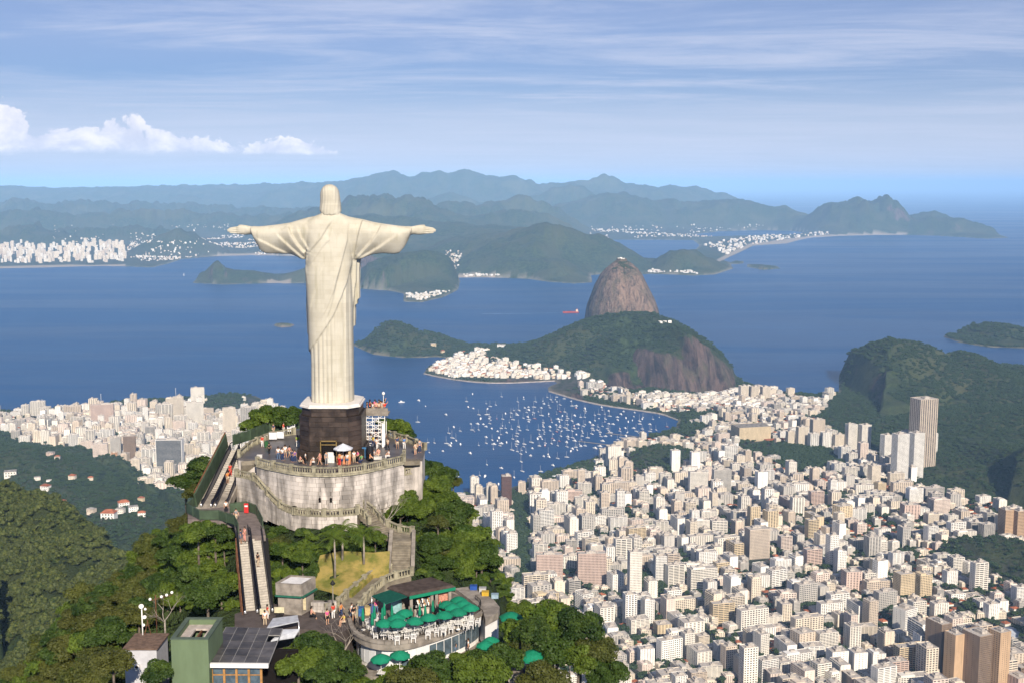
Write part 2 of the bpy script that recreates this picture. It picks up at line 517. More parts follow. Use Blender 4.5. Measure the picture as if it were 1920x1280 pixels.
ridge([(1580, 724, 4330), (1596, 690, 4330), (1612, 662, 4330), (1640, 645, 4330), (1672, 638, 4320), (1700, 643, 4300), (1730, 658, 4250), (1770, 690, 4200)], 620, 380, 2.0, .95, rock=.46, rough=.09, nsc=130, ends=25)
ridge([(1760, 664, 4500), (1790, 656, 4500), (1820, 662, 4500), (1850, 678, 4500), (1875, 688, 4500), (1920, 690, 4500), (2000, 690, 4500), (2200, 670, 4400)], 900, 380, 1.6, 1.1, rough=.09, nsc=160)
ridge([(1560, 800, 3950), (1640, 785, 3850), (1740, 770, 3700), (1830, 770, 3600), (1930, 770, 3500), (2100, 740, 3400)], 650, 500, 1.6, 1.3, rough=.12, nsc=160, ends=25)
ridge([(1860, 880, 2900), (1905, 850, 2900), (1960, 820, 2850), (2100, 800, 2700)], 330, 500, 1.8, 1.1, rock=.3, rough=.1, nsc=120)
ridge([(1795, 1042, 2230), (1830, 1026, 2230), (1880, 1020, 2230), (1940, 1024, 2200), (2020, 1030, 2150)], 190, 170, 1.8, 1.0, rough=.12, nsc=60)
ridge([(1168, 868, 3120), (1185, 850, 3120), (1215, 840, 3100), (1260, 842, 3080), (1300, 856, 3060), (1318, 870, 3050)], 190, 170, 1.9, 1.0, rough=.1, nsc=60)
ridge([(378, 762, 3900), (400, 748, 3880), (430, 742, 3860), (455, 750, 3860), (475, 765, 3880)], 170, 150, 1.9, 1.0, rough=.1, nsc=60)
ridge([(-150, 790, 3300), (-20, 830, 3000), (60, 840, 2850), (130, 862, 2750), (180, 885, 2600), (230, 920, 2350), (260, 960, 2100), (250, 1010, 1800)], 650, 260, 1.5, 1.5, rough=.14, nsc=140, ends=1)
ridge([(-600, 780, 900), (-200, 850, 900), (0, 905, 860), (75, 930, 830), (140, 962, 790), (190, 1000, 740), (235, 1040, 690), (262, 1085, 640), (270, 1130, 590)], 600, 230, 1.25, 1.5, rough=.07, nsc=80, ends=1)

# ------------------------------------------------------------------ foreground peak: walked spot heights
SPOTS = np.array([(-24, 170, 709), (-24, 160, 710), (-36, 160, 706), (-12, 160, 706), (-40, 152, 704), (-37, 147, 702), (-24, 149, 706), (-24, 146, 706), (-30, 143, 703.5), (-20, 142.5, 703.5), (-14, 142.5, 703.2), (-9, 147, 702.5),
                  (-24, 139.5, 703.0), (-24, 136.5, 702.2), (-25, 133.5, 701.2), (-20, 136, 702.2), (-31, 138.5, 701.0), (-31, 133, 699.0), (-38, 138, 694), (-15, 137, 700.5), (-8, 138, 695), (-4, 150, 698), (-2, 136, 687), (-27, 127, 699.8), (-23, 127, 699.8),
                  (-31, 127, 699.0), (-33, 133, 699), (-15, 126, 698), (-20, 121, 696.5), (-12, 120, 696), (-6, 127, 693),
                  (-38, 128, 692), (-36, 118, 692), (-44, 125, 688), (-44, 140, 691), (-47, 112, 684), (-28, 113, 691), (-18, 113, 691), (-8, 114, 688), (0, 124, 683), (5, 138, 677), (8, 116, 668), (-52, 100, 677),
                  (-30, 98, 682), (-12, 100, 680), (6, 100, 660), (-44, 160, 698), (-50, 150, 692), (-3, 162, 691), (2, 150, 682), (-50, 88, 668), (-14, 84, 664), (12, 130, 667), (-24, 180, 700), (-58, 130, 677)])


def fg_height(x, y):
    num = np.zeros(np.shape(x)); den_ = np.zeros(np.shape(x)); near = np.full(np.shape(x), 1e9)
    for a, b, c in SPOTS:
        d2 = (x - a) ** 2 + (y - b) ** 2
        w = 1.0 / (d2 + 2.0) ** 2.0
        num = num + w * c; den_ = den_ + w
        near = np.minimum(near, d2)
    near = np.sqrt(near)
    h = num / den_
    cut = np.maximum(near - 7, 0)
    edge = np.interp(y, [90, 112, 118, 123, 128, 134, 150, 170], [20, 17, 14.5, 11, 4.5, 0, -2.5, -4])
    return h - cut * 1.15 - 0.012 * cut * cut - np.maximum(x - edge, 0) * 1.7


def gheight(x, y, want=False):
    x = np.asarray(x, float); y = np.asarray(y, float)
    wob = fbm(x, y, 240, 3, 5) * 14 * np.clip((y - 2500) / 2500, 0, 2.2)
    sN = sdist(x, y, near_land); sF = sdist(x, y, far_land)
    sd = np.maximum(sN, sF)
    for l in (lagoon, lagoon2):
        sd = np.minimum(sd, -sdist(x, y, l))
    for f_ in forts: sd = np.maximum(sd, sdist(x, y, f_))
    sd = sd + wob * np.clip(np.abs(sd) / 60, 0, 1)
    dist = np.hypot(x, y)
    base = np.where(sd > 0, 3.0 + 4 * np.clip(sd / 120, 0, 1) + 10 * np.clip(sd / 1500, 0, 1), -14 * np.clip(-sd / 40, 0, 1) - 0.6)
    # far plains roll a little
    base = base + np.where(sd > 0, np.clip((dist - 11000) / 3000, 0, 1) * np.clip(sd / 900, 0, 1) * (28 + 60 * fbm(x, y, 1600, 4, 21)), 0)
    # ground climbs towards the peak's foot on the near side
    base = base + np.where(sd > 0, 60 * np.clip((1700 - y) / 1500, 0, 1) ** 1.3, 0)
    hh = np.full_like(base, -50.0); rk = np.zeros_like(base); cov = np.zeros_like(base)
    for P, wf, wb, p, q, rock, rough, nsc, ends in RIDGES:
        x0, x1 = P[:, 0].min() - 1.3 * max(wf, wb), P[:, 0].max() + 1.3 * max(wf, wb)
        y0, y1 = P[:, 1].min() - 1.3 * wf, P[:, 1].max() + 1.3 * wb
        m = (x > x0) & (x < x1) & (y > y0) & (y < y1)
        if not m.any(): continue
        mx, my = x[m], y[m]
        wx = fbm(mx, my, nsc * 1.2, 3, 31) * 0.10 * wf; wy = fbm(mx, my, nsc * 1.2, 3, 57) * 0.16 * wf
        best = np.full(mx.shape, 1e18); hz_ = np.zeros(mx.shape); sg = np.zeros(mx.shape)
        tipd = np.zeros(mx.shape)
        for i in range(len(P) - 1):
            ax, ay, az_ = P[i]; bx, by, bz = P[i + 1]
            dx, dy = bx - ax, by - ay
            t = ((mx - ax) * dx + (my - ay) * dy) / (dx * dx + dy * dy + 1e-9)
            tc_ = np.clip(t, 0, 1)
            ex, ey = mx - ax - tc_ * dx, my - ay - tc_ * dy
            if i == 0: over = np.maximum(-t, 0) * math.hypot(dx, dy)
            if i == len(P) - 2: over = np.maximum(over, np.maximum(t - 1, 0) * math.hypot(dx, dy))
            # only the distance across the crest gets the wobble
            d2 = ex * ex + ey * ey
            up = d2 < best
            best = np.where(up, d2, best)
            hz_ = np.where(up, az_ + tc_ * (bz - az_), hz_)
            sg = np.where(up, np.where(ey + ex * 0.0 < 0, -1.0, 1.0), sg)
        d = np.sqrt(best + (min(ends, 9) - 1) * over ** 2)
        d = np.maximum(d + np.where(d > 0.12 * wf, wx + wy, 0), 0)
        wd = np.where(sg < 0, wf, wb)
        u = np.clip(d / wd, 0, 1)
        h = hz_ * (1 - u ** p) ** q
        nz = fbm(mx, my, nsc, 6, 77, 0.52)
        h = h * (1 + rough * nz * 1.6 * np.clip(u * 3.5, 0, 1) + rough * (.42 + .4 * (P[0, 1] > 9500)) * fbm(mx, my, nsc * .4, 4, 123))
        # gullies run down the slopes
        g = np.abs(fbm(mx * 1.0, my * 0.45, nsc * 0.55, 4, 91))
        h = h - hz_ * rough * (0.9 + .9 * (P[0, 1] > 9500)) * np.clip(u * 3, 0, 1) * (1 - u) * (0.25 - g) * 1.2
        foot = np.clip(sd[m] / ((0.07 if rock >= 0.3 else 0.38) * wf), 0, 1) ** 0.7
        h = h * foot
        h = np.where(h > 0.4, h, -50.0)
        cur = hh[m]
        k = 10.0
        new = np.maximum(cur, h)
        hh[m] = new
        su = np.clip((u - .30) / .30, 0, 1); rk[m] = np.where(h >= cur, rock * (.30 + .70 * su * su * (3 - 2 * su)), rk[m])
        cov[m] = np.maximum(cov[m], np.clip(h / 12, 0, 1))
    tot = np.maximum(base, hh)
    loc = dist < 420
    if loc.any():
        lx, ly = x[loc], y[loc]
        fgv = fg_height(lx, ly)
        tot[loc] = np.where(fgv > tot[loc], fgv, tot[loc]) + 0
    if want:
        return tot, sd, rk, cov
    return tot


# polar grid: fine where the picture needs it
ang = np.concatenate([np.linspace(-0.64, -0.44, 26, endpoint=False), np.linspace(-0.44, 0.44, 620), np.linspace(0.44, 0.64, 27)[1:]])
rr = [60.0]
while rr[-1] < 92000:
    r_ = rr[-1]
    st = min(max(r_ * r_ / 1.45e6, 9.0), max(0.0075 * r_, 9.0))
    if r_ < 420: st = 4.0
    elif r_ < 1000: st = 7.0
    rr.append(r_ + st)
rr = np.array(rr)
A, RR = np.meshgrid(ang, rr)
GX, GY = RR * np.sin(A), RR * np.cos(A)
GZ, GSD, GRK, GCOV = gheight(GX.ravel(), GY.ravel(), True)
fine = GRK * 0
GZs = GZ.reshape(GX.shape)
nr_, na_ = GX.shape
idx = np.arange(nr_ * na_).reshape(nr_, na_)
q = np.stack([idx[:-1, :-1], idx[:-1, 1:], idx[1:, 1:], idx[1:, :-1]], -1).reshape(-1, 4)
keep = (GZ[q].max(1) > -3)
q = q[keep]
used = np.zeros(nr_ * na_, bool); used[q.ravel()] = True
remap = np.cumsum(used) - 1
TV = np.stack([GX.ravel(), GY.ravel(), GZ], 1)[used]
TQ = remap[q]
t_sd, t_rk, t_cov = GSD[used], GRK[used], GCOV[used]
print('terrain', len(TV), 'verts', len(TQ), 'quads')

# towns and beaches as ground cover, from the surveyed outlines
URB = [shore([(-400, 500), (0, 503), (235, 499), (300, 500), (340, 486), (420, 480), (600, 480), (640, 470), (560, 440), (480, 420), (300, 425), (200, 432), (120, 445), (0, 450), (-300, 450)]),
       shore([(1050, 405), (1200, 412), (1290, 420), (1530, 424), (1640, 430), (1700, 438), (1560, 441), (1480, 452), (1400, 460), (1365, 482), (1318, 470), (1312, 452), (1110, 449), (1060, 430)]),
       shore([(800, 470), (920, 462), (925, 475), (860, 500), (850, 515), (835, 505)]),
       shore([(803, 698), (850, 710), (1040, 714), (1035, 730), (1250, 775), (1420, 775), (1500, 745), (1395, 728), (1390, 742), (1300, 748), (1200, 746), (1110, 726), (1100, 700), (1000, 684), (900, 668), (830, 676)]),
       shore([(1270, 800), (1420, 770), (1560, 745), (1520, 800), (1640, 860), (1700, 900), (1720, 930), (1880, 960), (1960, 1000), (2000, 1300), (1100, 1500), (700, 1500), (780, 1100), (800, 930), (940, 925), (1130, 850)]),
       shore([(-300, 790), (0, 775), (200, 758), (330, 750), (480, 745), (560, 790), (620, 900), (560, 1000), (330, 960), (260, 900), (180, 850), (0, 830), (-300, 850)])]


def urban(x, y):
    u = np.full(np.shape(x), -1e9)
    for p_ in URB: u = np.maximum(u, sdist(x, y, p_))
    return u


t_ur = urban(TV[:, 0], TV[:, 1])
t_urb = np.clip(t_ur / 30 + 0.5, 0, 1) * np.clip(1 - (TV[:, 2] - 22) / 20, 0, 1)
hfar = np.hypot(TV[:, 0], TV[:, 1])
t_urb = np.where(hfar > 9000, np.clip(t_ur / 100 + 0.5, 0, 1) * np.clip(1 - (TV[:, 2] - 60) / 60, 0, 1) * 0.45, t_urb)
BEACH = [shore([(1340, 498), (1356, 488), (1368, 482), (1412, 461), (1440, 459), (1475, 457), (1492, 452), (1570, 443), (1700, 441), (1700, 439), (1560, 440), (1480, 449), (1440, 455), (1405, 459), (1365, 477), (1345, 488)]),
         shore([(-400, 507), (0, 507), (235, 501), (235, 497), (0, 501), (-400, 501)]), shore([(855, 523), (940, 523), (940, 517), (855, 517)]),
         shore([(400, 483), (600, 482), (600, 477), (400, 478)]), shore([(500, 533), (545, 534), (545, 529), (500, 528)])]
t_sand = np.zeros(len(TV))
for p_ in BEACH:
    t_sand = np.maximum(t_sand, np.clip(sdist(TV[:, 0], TV[:, 1], p_) / 15 + 0.6, 0, 1))
t_sand = t_sand * (TV[:, 2] < 16)
# narrow stone rim along every shore
t_rim = np.clip(1 - t_sd / np.clip(hfar * 0.0035, 8, 70), 0, 1) * (t_sd > -30) * (TV[:, 2] < 14)


def forest_mat(name):
    m = bpy.data.materials.new(name); m.use_nodes = True
    nt = m.node_tree; b = nt.nodes['Principled BSDF']
    geo = N(nt, 'ShaderNodeNewGeometry')
    at = N(nt, 'ShaderNodeAttribute', attribute_name='cover')
    sp = N(nt, 'ShaderNodeSeparateColor'); nt.links.new(at.outputs['Color'], sp.inputs[0])
    pos = geo.outputs['Position']
    nA = NOISE(nt, pos, 0.035, 8, 0.72)
    nB = NOISE(nt, pos, 0.0035, 5, 0.6)
    nC = NOISE(nt, pos, 0.0009, 4, 0.6)
    g1 = MIX(nt, MRANGE(nt, nA, .36, .66), (0.014, 0.028, 0.011), (0.050, 0.074, 0.024))
    g2 = MIX(nt, MRANGE(nt, nB, .42, .62), g1, (0.050, 0.060, 0.026))
    g2 = MIX(nt, MATH(nt, 'MULTIPLY', MRANGE(nt, nC, .50, .68), 0.55), g2, (0.10, 0.10, 0.045))
    # granite: streaked down the face
    st = NOISE(nt, MAPPING(nt, pos, (0.050, 0.007, 0.007)), 1.0, 8, 0.68, 0.9)
    st2 = NOISE(nt, MAPPING(nt, pos, (0.014, 0.005, 0.005), (3, 7, 1)), 1.0, 5, 0.6, 0.8)
    rk = MIX(nt, MRANGE(nt, st, .34, .66), (0.022, 0.017, 0.018), (0.145, 0.098, 0.085))
    rk = MIX(nt, MATH(nt, 'MULTIPLY', MRANGE(nt, st2, .45, .66), .55), rk, (0.10, 0.095, 0.055))
    nz = N(nt, 'ShaderNodeSeparateXYZ'); nt.links.new(geo.outputs['Normal'], nz.inputs[0])
    steep = MRANGE(nt, nz.outputs[2], 0.92, 0.62)
    rf = MATH(nt, 'ADD', MATH(nt, 'MULTIPLY', sp.outputs[0], 1.25), MATH(nt, 'MULTIPLY', steep, 0.32))
    rf = MATH(nt, 'ADD', rf, MATH(nt, 'MULTIPLY', MATH(nt, 'SUBTRACT', NOISE(nt, MAPPING(nt, pos, (.009, .004, .004)), 1.0, 8, 0.64, 0.5), 0.5), 2.5))
    rf = MRANGE(nt, rf, 0.78, 1.06)
    c = MIX(nt, rf, g2, rk)
    soil = MIX(nt, MRANGE(nt, nA, .38, .62), (0.085, 0.08, 0.075), (0.030, 0.042, 0.022))
    c = MIX(nt, sp.outputs[2], c, soil)
    c = MIX(nt, sp.outputs[1], c, MIX(nt, nA, (0.24, 0.19, 0.15), (0.42, 0.37, 0.30)))
    nt.links.new(c, b.inputs['Base Color'])
    b.inputs['Roughness'].default_value = 0.95
    b.inputs['Specular IOR Level'].default_value = 0.15
    bp = N(nt, 'ShaderNodeBump'); bp.inputs['Strength'].default_value = 0.9; bp.inputs['Distance'].default_value = 14.0
    nt.links.new(nA, bp.inputs['Height'])
    nt.links.new(bp.outputs[0], b.inputs['Normal'])
    return m


M_forest = forest_mat('forested_rock_ground')
ter = np_mesh('terrain', TV, TQ, [M_forest])
la = ter.color_attributes.new('cover', 'FLOAT_COLOR', 'POINT')
cc = np.zeros((len(TV), 4), np.float32); cc[:, 3] = 1
cc[:, 0] = t_rk
cc[:, 1] = np.maximum(t_sand, t_rim * 0.5 * (vnoise(TV[:, 0] / 35, TV[:, 1] / 35, 3) > 0.25))
cc[:, 2] = t_urb
la.data.foreach_set('color', cc.ravel())
terrain = tag(obj('terrain', ter), 'green hills, wooded slopes and built-up low ground around a blue bay', kind='structure')

# ------------------------------------------------------------------ Sugarloaf-like granite dome: rings with gullies
def dome(name, c, zt, prof, nseg=160, nz_=120, rock_bias=1.0):
    """prof: list (height fraction, half width across the view, half width along the view, shift x)."""
    pf = np.array(prof)
    hs = np.linspace(0, 1, nz_) ** 0.85
    th = np.linspace(0, 2 * math.pi, nseg, endpoint=False)
    H_, T_ = np.meshgrid(hs, th, indexing='ij')
    ax = np.interp(H_, pf[:, 0], pf[:, 1]); ay = np.interp(H_, pf[:, 0], pf[:, 2]); sx = np.interp(H_, pf[:, 0], pf[:, 3])
    cx, cy = np.cos(T_), np.sin(T_)
    k = (np.abs(cx) ** 2.3 + np.abs(cy) ** 2.3) ** (-1 / 2.3)
    n1_ = fbm(np.cos(T_) * 3 + 9, np.sin(T_) * 3 + H_ * .35, 1.0, 4, 5)
    n2_ = fbm(T_ * 9, H_ * 2.2, 1.0, 5, 15)
    s_ = 1 + 0.07 * n1_ + 0.045 * n2_ * np.clip(1.2 - H_, 0.2, 1)
    X = c[0] + sx + ax * cx * k * s_
    Y = c[1] + ay * cy * k * s_
    Z = zt * H_ * (1 + 0.0 * n1_) + 6 * fbm(X, Y, 40, 4, 8) * (H_ > .02)
    V = np.stack([X, Y, Z], -1).reshape(-1, 3)
    V = np.vstack([V, [[c[0] + pf[-1, 3], c[1], Z[-1].mean() + 1.0]]])
    id_ = np.arange(nz_ * nseg).reshape(nz_, nseg)
    q_ = np.stack([id_[:-1], np.roll(id_, -1, 1)[:-1], np.roll(id_, -1, 1)[1:], id_[1:]], -1).reshape(-1, 4)
    top = np.stack([id_[-1], np.roll(id_[-1], -1), np.full(nseg, nz_ * nseg), np.full(nseg, nz_ * nseg)], -1)
    me = bpy.data.meshes.new(name)
    me.from_pydata(V.tolist(), [], q_.tolist() + [t[:3].tolist() for t in top])
    me.polygons.foreach_set('use_smooth', [True] * len(me.polygons))
    return me


def granite_mat():
    m = bpy.data.materials.new('streaked_granite'); m.use_nodes = True
    nt = m.node_tree; b = nt.nodes['Principled BSDF']
    geo = N(nt, 'ShaderNodeNewGeometry'); pos = geo.outputs['Position']
    sp = N(nt, 'ShaderNodeSeparateXYZ'); nt.links.new(pos, sp.inputs[0])
    st = NOISE(nt, MAPPING(nt, pos, (0.045, 0.03, 0.0035)), 1.0, 9, 0.68, 1.2)
    st2 = NOISE(nt, MAPPING(nt, pos, (0.016, 0.016, 0.003), (5, 2, 0)), 1.0, 5, 0.6, 0.6)
    fn = NOISE(nt, pos, 0.12, 6, 0.7)
    c = MIX(nt, MRANGE(nt, st, .36, .62), (0.050, 0.036, 0.032), (0.25, 0.165, 0.12))
    c = MIX(nt, MATH(nt, 'MULTIPLY', MRANGE(nt, st2, .46, .60), .7), c, (0.085, 0.075, 0.045))
    c = MIX(nt, MATH(nt, 'MULTIPLY', MRANGE(nt, fn, .4, .7), .35), c, (0.36, 0.29, 0.23))
    nrm = N(nt, 'ShaderNodeSeparateXYZ'); nt.links.new(geo.outputs['Normal'], nrm.inputs[0])
    veg = MATH(nt, 'ADD', MRANGE(nt, nrm.outputs[2], 0.66, 0.98), MATH(nt, 'MULTIPLY', MATH(nt, 'SUBTRACT', NOISE(nt, MAPPING(nt, pos, (.02, .02, .008)), 1.0, 6, .65, .5), 0.56), 3.2))
    veg = MRANGE(nt, veg, 0.45, 0.8)
    c = MIX(nt, veg, c, MIX(nt, MRANGE(nt, fn, .4, .6), (0.018, 0.032, 0.012), (0.055, 0.07, 0.028)))
    nt.links.new(c, b.inputs['Base Color'])
    b.inputs['Roughness'].default_value = 0.9
    b.inputs['Specular IOR Level'].default_value = 0.2
    bp = N(nt, 'ShaderNodeBump'); bp.inputs['Strength'].default_value = 1.0; bp.inputs['Distance'].default_value = 12.0
    nt.links.new(MATH(nt, 'ADD', st, MATH(nt, 'MULTIPLY', fn, .4)), bp.inputs['Height'])
    nt.links.new(bp.outputs[0], b.inputs['Normal'])
    return m


M_granite = granite_mat()
SLY = 5600.0
_c = atY(1168, 560, SLY)
_zt = atY(1165, 484, SLY)[2]


def _hw(xl, xr, y):
    a = atY(xl, y, SLY); b_ = atY(xr, y, SLY)
    return a[2] / _zt, (b_[0] - a[0]) / 2, (a[0] + b_[0]) / 2 - _c[0]


sl_prof = []
for xl, xr, y, dy in [(1092, 1246, 618, 330), (1101, 1235, 600, 300), (1104, 1231, 575, 270), (1111, 1224, 555, 245), (1118, 1214, 535, 215), (1128, 1204, 514, 170), (1137, 1196, 502, 125), (1148, 1185, 493, 78), (1157, 1175, 487.0, 38)]:
    f_, w_, s_ = _hw(xl, xr, y)
    sl_prof.append((f_, w_, dy, s_))
sl_prof = [(0, sl_prof[0][1] * 1.12, 380, sl_prof[0][3])] + sl_prof
me = dome('granite_peak', (_c[0], SLY), _zt * 0.992, sl_prof)
me.materials.append(M_granite)
tag(obj('granite_peak', me), 'tall bare granite dome rising steeply out of the bay', kind='structure')

# ------------------------------------------------------------------ sea
def sea_mat():
    m = bpy.data.materials.new('sea_water'); m.use_nodes = True
    nt = m.node_tree; b = nt.nodes['Principled BSDF']
    geo = N(nt, 'ShaderNodeNewGeometry'); pos = geo.outputs['Position']
    big = NOISE(nt, MAPPING(nt, pos, (0.00022, 0.0011, 1), (2, 1, 0), (0, 0, 0.12)), 1.0, 6, 0.6, 0.8)
    mid = NOISE(nt, MAPPING(nt, pos, (0.0016, 0.005, 1), (2, 1, 0), (0, 0, -0.1)), 1.0, 6, 0.65, 0.6)
    c = MIX(nt, MRANGE(nt, big, .38, .64), (0.001, 0.034, 0.125), (0.001, 0.052, 0.175))
    c = MIX(nt, MATH(nt, 'MULTIPLY', MRANGE(nt, mid, .42, .68), .35), c, (0.003, 0.068, 0.20))
    nt.links.new(c, b.inputs['Base Color'])
    nt.links.new(MRANGE(nt, big, .35, .65, .30, .42), b.inputs['Roughness'])
    b.inputs['IOR'].default_value = 1.333
    b.inputs['Specular IOR Level'].default_value = 0.14
    w = NOISE(nt, MAPPING(nt, pos, (0.05, 0.12, 1)), 1.0, 9, 0.75)
    w2_ = NOISE(nt, MAPPING(nt, pos, (0.006, 0.016, 1)), 1.0, 6, 0.7)
    bp = N(nt, 'ShaderNodeBump'); bp.inputs['Strength'].default_value = 0.35; bp.inputs['Distance'].default_value = 3.0
    nt.links.new(MATH(nt, 'ADD', w, MATH(nt, 'MULTIPLY', w2_, 1.5)), bp.inputs['Height'])
    nt.links.new(bp.outputs[0], b.inputs['Normal'])
    return m


S_ = 260000.0
_g = [0.0, 400.0]
while _g[-1] < S_: _g.append(_g[-1] * 1.45)
_g[-1] = S_
GL = [-v for v in _g[:0:-1]] + _g


def sheet(z, k=1.0, flip=False):
    n = len(GL)
    vs = [(x * k, y * k, z) for y in GL for x in GL]
    fs = [(j * n + i, j * n + i + 1, (j + 1) * n + i + 1, (j + 1) * n + i) for j in range(n - 1) for i in range(n - 1)]
    return vs, [f[::-1] for f in fs] if flip else fs


sea = MB().add(*sheet(0.0)).build('sea', sea_mat())
tag(sea, 'deep blue sea and bay water stretching to the hazy horizon', kind='structure')

# ------------------------------------------------------------------ haze: a closed box of even, thin, pale air
hb = MB()
_n = len(GL); _k = 0.98
_v0, _f0 = sheet(-30.0, _k, True); _v1, _f1 = sheet(1150.0, _k)
_o = _n * _n
rim_ = [i for i in range(_n)] + [(j + 1) * _n - 1 for j in range(1, _n)] + [_n * _n - 1 - i for i in range(1, _n)] + [(_n - 1 - j) * _n for j in range(1, _n - 1)]
hb.add(_v0 + _v1, _f0 + [tuple(_o + i for i in f) for f in _f1] + [(rim_[i], rim_[(i + 1) % len(rim_)], _o + rim_[(i + 1) % len(rim_)], _o + rim_[i]) for i in range(len(rim_))])
hm = bpy.data.materials.new('haze_air'); hm.use_nodes = True
nt = hm.node_tree; nt.nodes.clear()
mo = N(nt, 'ShaderNodeOutputMaterial')
pv = N(nt, 'ShaderNodeVolumePrincipled')
pv.inputs['Color'].default_value = (0.36, 0.62, 1.0, 1)
pv.inputs['Density'].default_value = 2.7e-5
pv.inputs['Anisotropy'].default_value = -0.3
nt.links.new(pv.outputs[0], mo.inputs['Volume'])
haze = hb.build('haze', hm)
tag(haze, 'pale blue sea haze filling the air over the bay and city', kind='stuff')
# ------------------------------------------------------------------ surface materials
def mat(name, col, rough=0.8, spec=0.3, n=None, amt=0.25, scale=3.0, metal=0.0, bump=0.0, col2=None, detail=5, stretch=(1, 1, 1), rnd_=0.0, coord='pos'):
    m = bpy.data.materials.new(name); m.use_nodes = True
    nt = m.node_tree; b = nt.nodes['Principled BSDF']
    b.inputs['Roughness'].default_value = rough
    b.inputs['Specular IOR Level'].default_value = spec
    b.inputs['Metallic'].default_value = metal
    if coord == 'pos':
        v = N(nt, 'ShaderNodeNewGeometry').outputs['Position']
    else:
        v = N(nt, 'ShaderNodeTexCoord').outputs['Object']
    v = MAPPING(nt, v, stretch)
    nz = NOISE(nt, v, scale, detail, 0.62)
    col2 = col2 or tuple(c * (1 - amt) for c in col)
    c = MIX(nt, MRANGE(nt, nz, .36, .64), col2, col)
    if rnd_:
        oi = N(nt, 'ShaderNodeObjectInfo')
        k = MATH(nt, 'MULTIPLY_ADD', oi.outputs['Random'], rnd_ * 2, 1 - rnd_)
        cmb = N(nt, 'ShaderNodeCombineColor')
        for i in range(3): nt.links.new(k, cmb.inputs[i])
        c = MIX(nt, 1.0, c, cmb.outputs[0], 'MULTIPLY')
    nt.links.new(c, b.inputs['Base Color'])
    if bump:
        bp = N(nt, 'ShaderNodeBump'); bp.inputs['Strength'].default_value = 0.6; bp.inputs['Distance'].default_value = bump
        nt.links.new(nz, bp.inputs['Height']); nt.links.new(bp.outputs[0], b.inputs['Normal'])
    return m


def soapstone():
    m = bpy.data.materials.new('soapstone_mosaic'); m.use_nodes = True
    nt = m.node_tree; b = nt.nodes['Principled BSDF']
    geo = N(nt, 'ShaderNodeNewGeometry'); pos = geo.outputs['Position']
    sw = MAPPING(nt, pos, (1, 1, 1), (0, 0, 0), (math.pi / 2, 0, 0))
    br = N(nt, 'ShaderNodeTexBrick'); nt.links.new(sw, br.inputs['Vector'])
    br.offset = 0.37
    br.inputs['Scale'].default_value = 1.0
    br.inputs['Brick Width'].default_value = 1.25
    br.inputs['Row Height'].default_value = 0.62
    br.inputs['Mortar Size'].default_value = 0.010
    br.inputs['Color1'].default_value = (0.485, 0.455, 0.375, 1)
    br.inputs['Color2'].default_value = (0.435, 0.405, 0.33, 1)
    br.inputs['Mortar'].default_value = (0.37, 0.335, 0.25, 1)
    big = NOISE(nt, pos, 0.35, 5, 0.6)
    streak = NOISE(nt, MAPPING(nt, pos, (1.6, 1.6, 0.10)), 1.0, 5, 0.6)
    fine_ = NOISE(nt, pos, 7.0, 4, 0.7)
    c = MIX(nt, MATH(nt, 'MULTIPLY', MRANGE(nt, big, .42, .68), .6), br.outputs[0], (0.53, 0.505, 0.43))
    c = MIX(nt, MATH(nt, 'MULTIPLY', MRANGE(nt, streak, .50, .74), .55), c, (0.30, 0.28, 0.20))
    c = MIX(nt, MATH(nt, 'MULTIPLY', MRANGE(nt, fine_, .45, .75), .22), c, (0.42, 0.38, 0.27))
    nt.links.new(c, b.inputs['Base Color'])
    b.inputs['Roughness'].default_value = 0.75
    b.inputs['Specular IOR Level'].default_value = 0.25
    bp = N(nt, 'ShaderNodeBump'); bp.inputs['Strength'].default_value = 0.35; bp.inputs['Distance'].default_value = 0.05
    nt.links.new(fine_, bp.inputs['Height']); nt.links.new(bp.outputs[0], b.inputs['Normal'])
    return m


M_soap = soapstone()
SX, SY = -24.55, 158.4                     # statue axis
ZB = atY(619, 749, SY)[2]                  # top of the pedestal, feet


def zp(zx, zy):
    """Spot of the enlarged statue survey (from behind) -> metres (x right, z up) relative to the statue foot."""
    x, y, z = atY(400 + zx / 2.8444, 330 + zy / 2.8444, SY)
    return x - SX, z - ZB


# ---- raw solids, joined by a voxel remesh, then draped folds pressed into it
def loft(mb, rings):
    n = len(rings[0]); vs = [p for r in rings for p in r]; fs = []
    for i in range(len(rings) - 1):
        for k in range(n):
            k2 = (k + 1) % n
            fs.append((i * n + k, i * n + k2, (i + 1) * n + k2, (i + 1) * n + k))
    fs.append(tuple(range(n - 1, -1, -1))); fs.append(tuple((len(rings) - 1) * n + k for k in range(n)))
    mb.add(vs, fs, 0, True)


def ell(cx, cy, z, rx, ry, n=48, e=2.4):
    r = []
    for k in range(n):
        a = 2 * math.pi * k / n
        c, s = math.cos(a), math.sin(a)
        q_ = (abs(c) ** e + abs(s) ** e) ** (-1 / e)
        r.append((cx + rx * c * q_, cy + ry * s * q_, z))
    return r


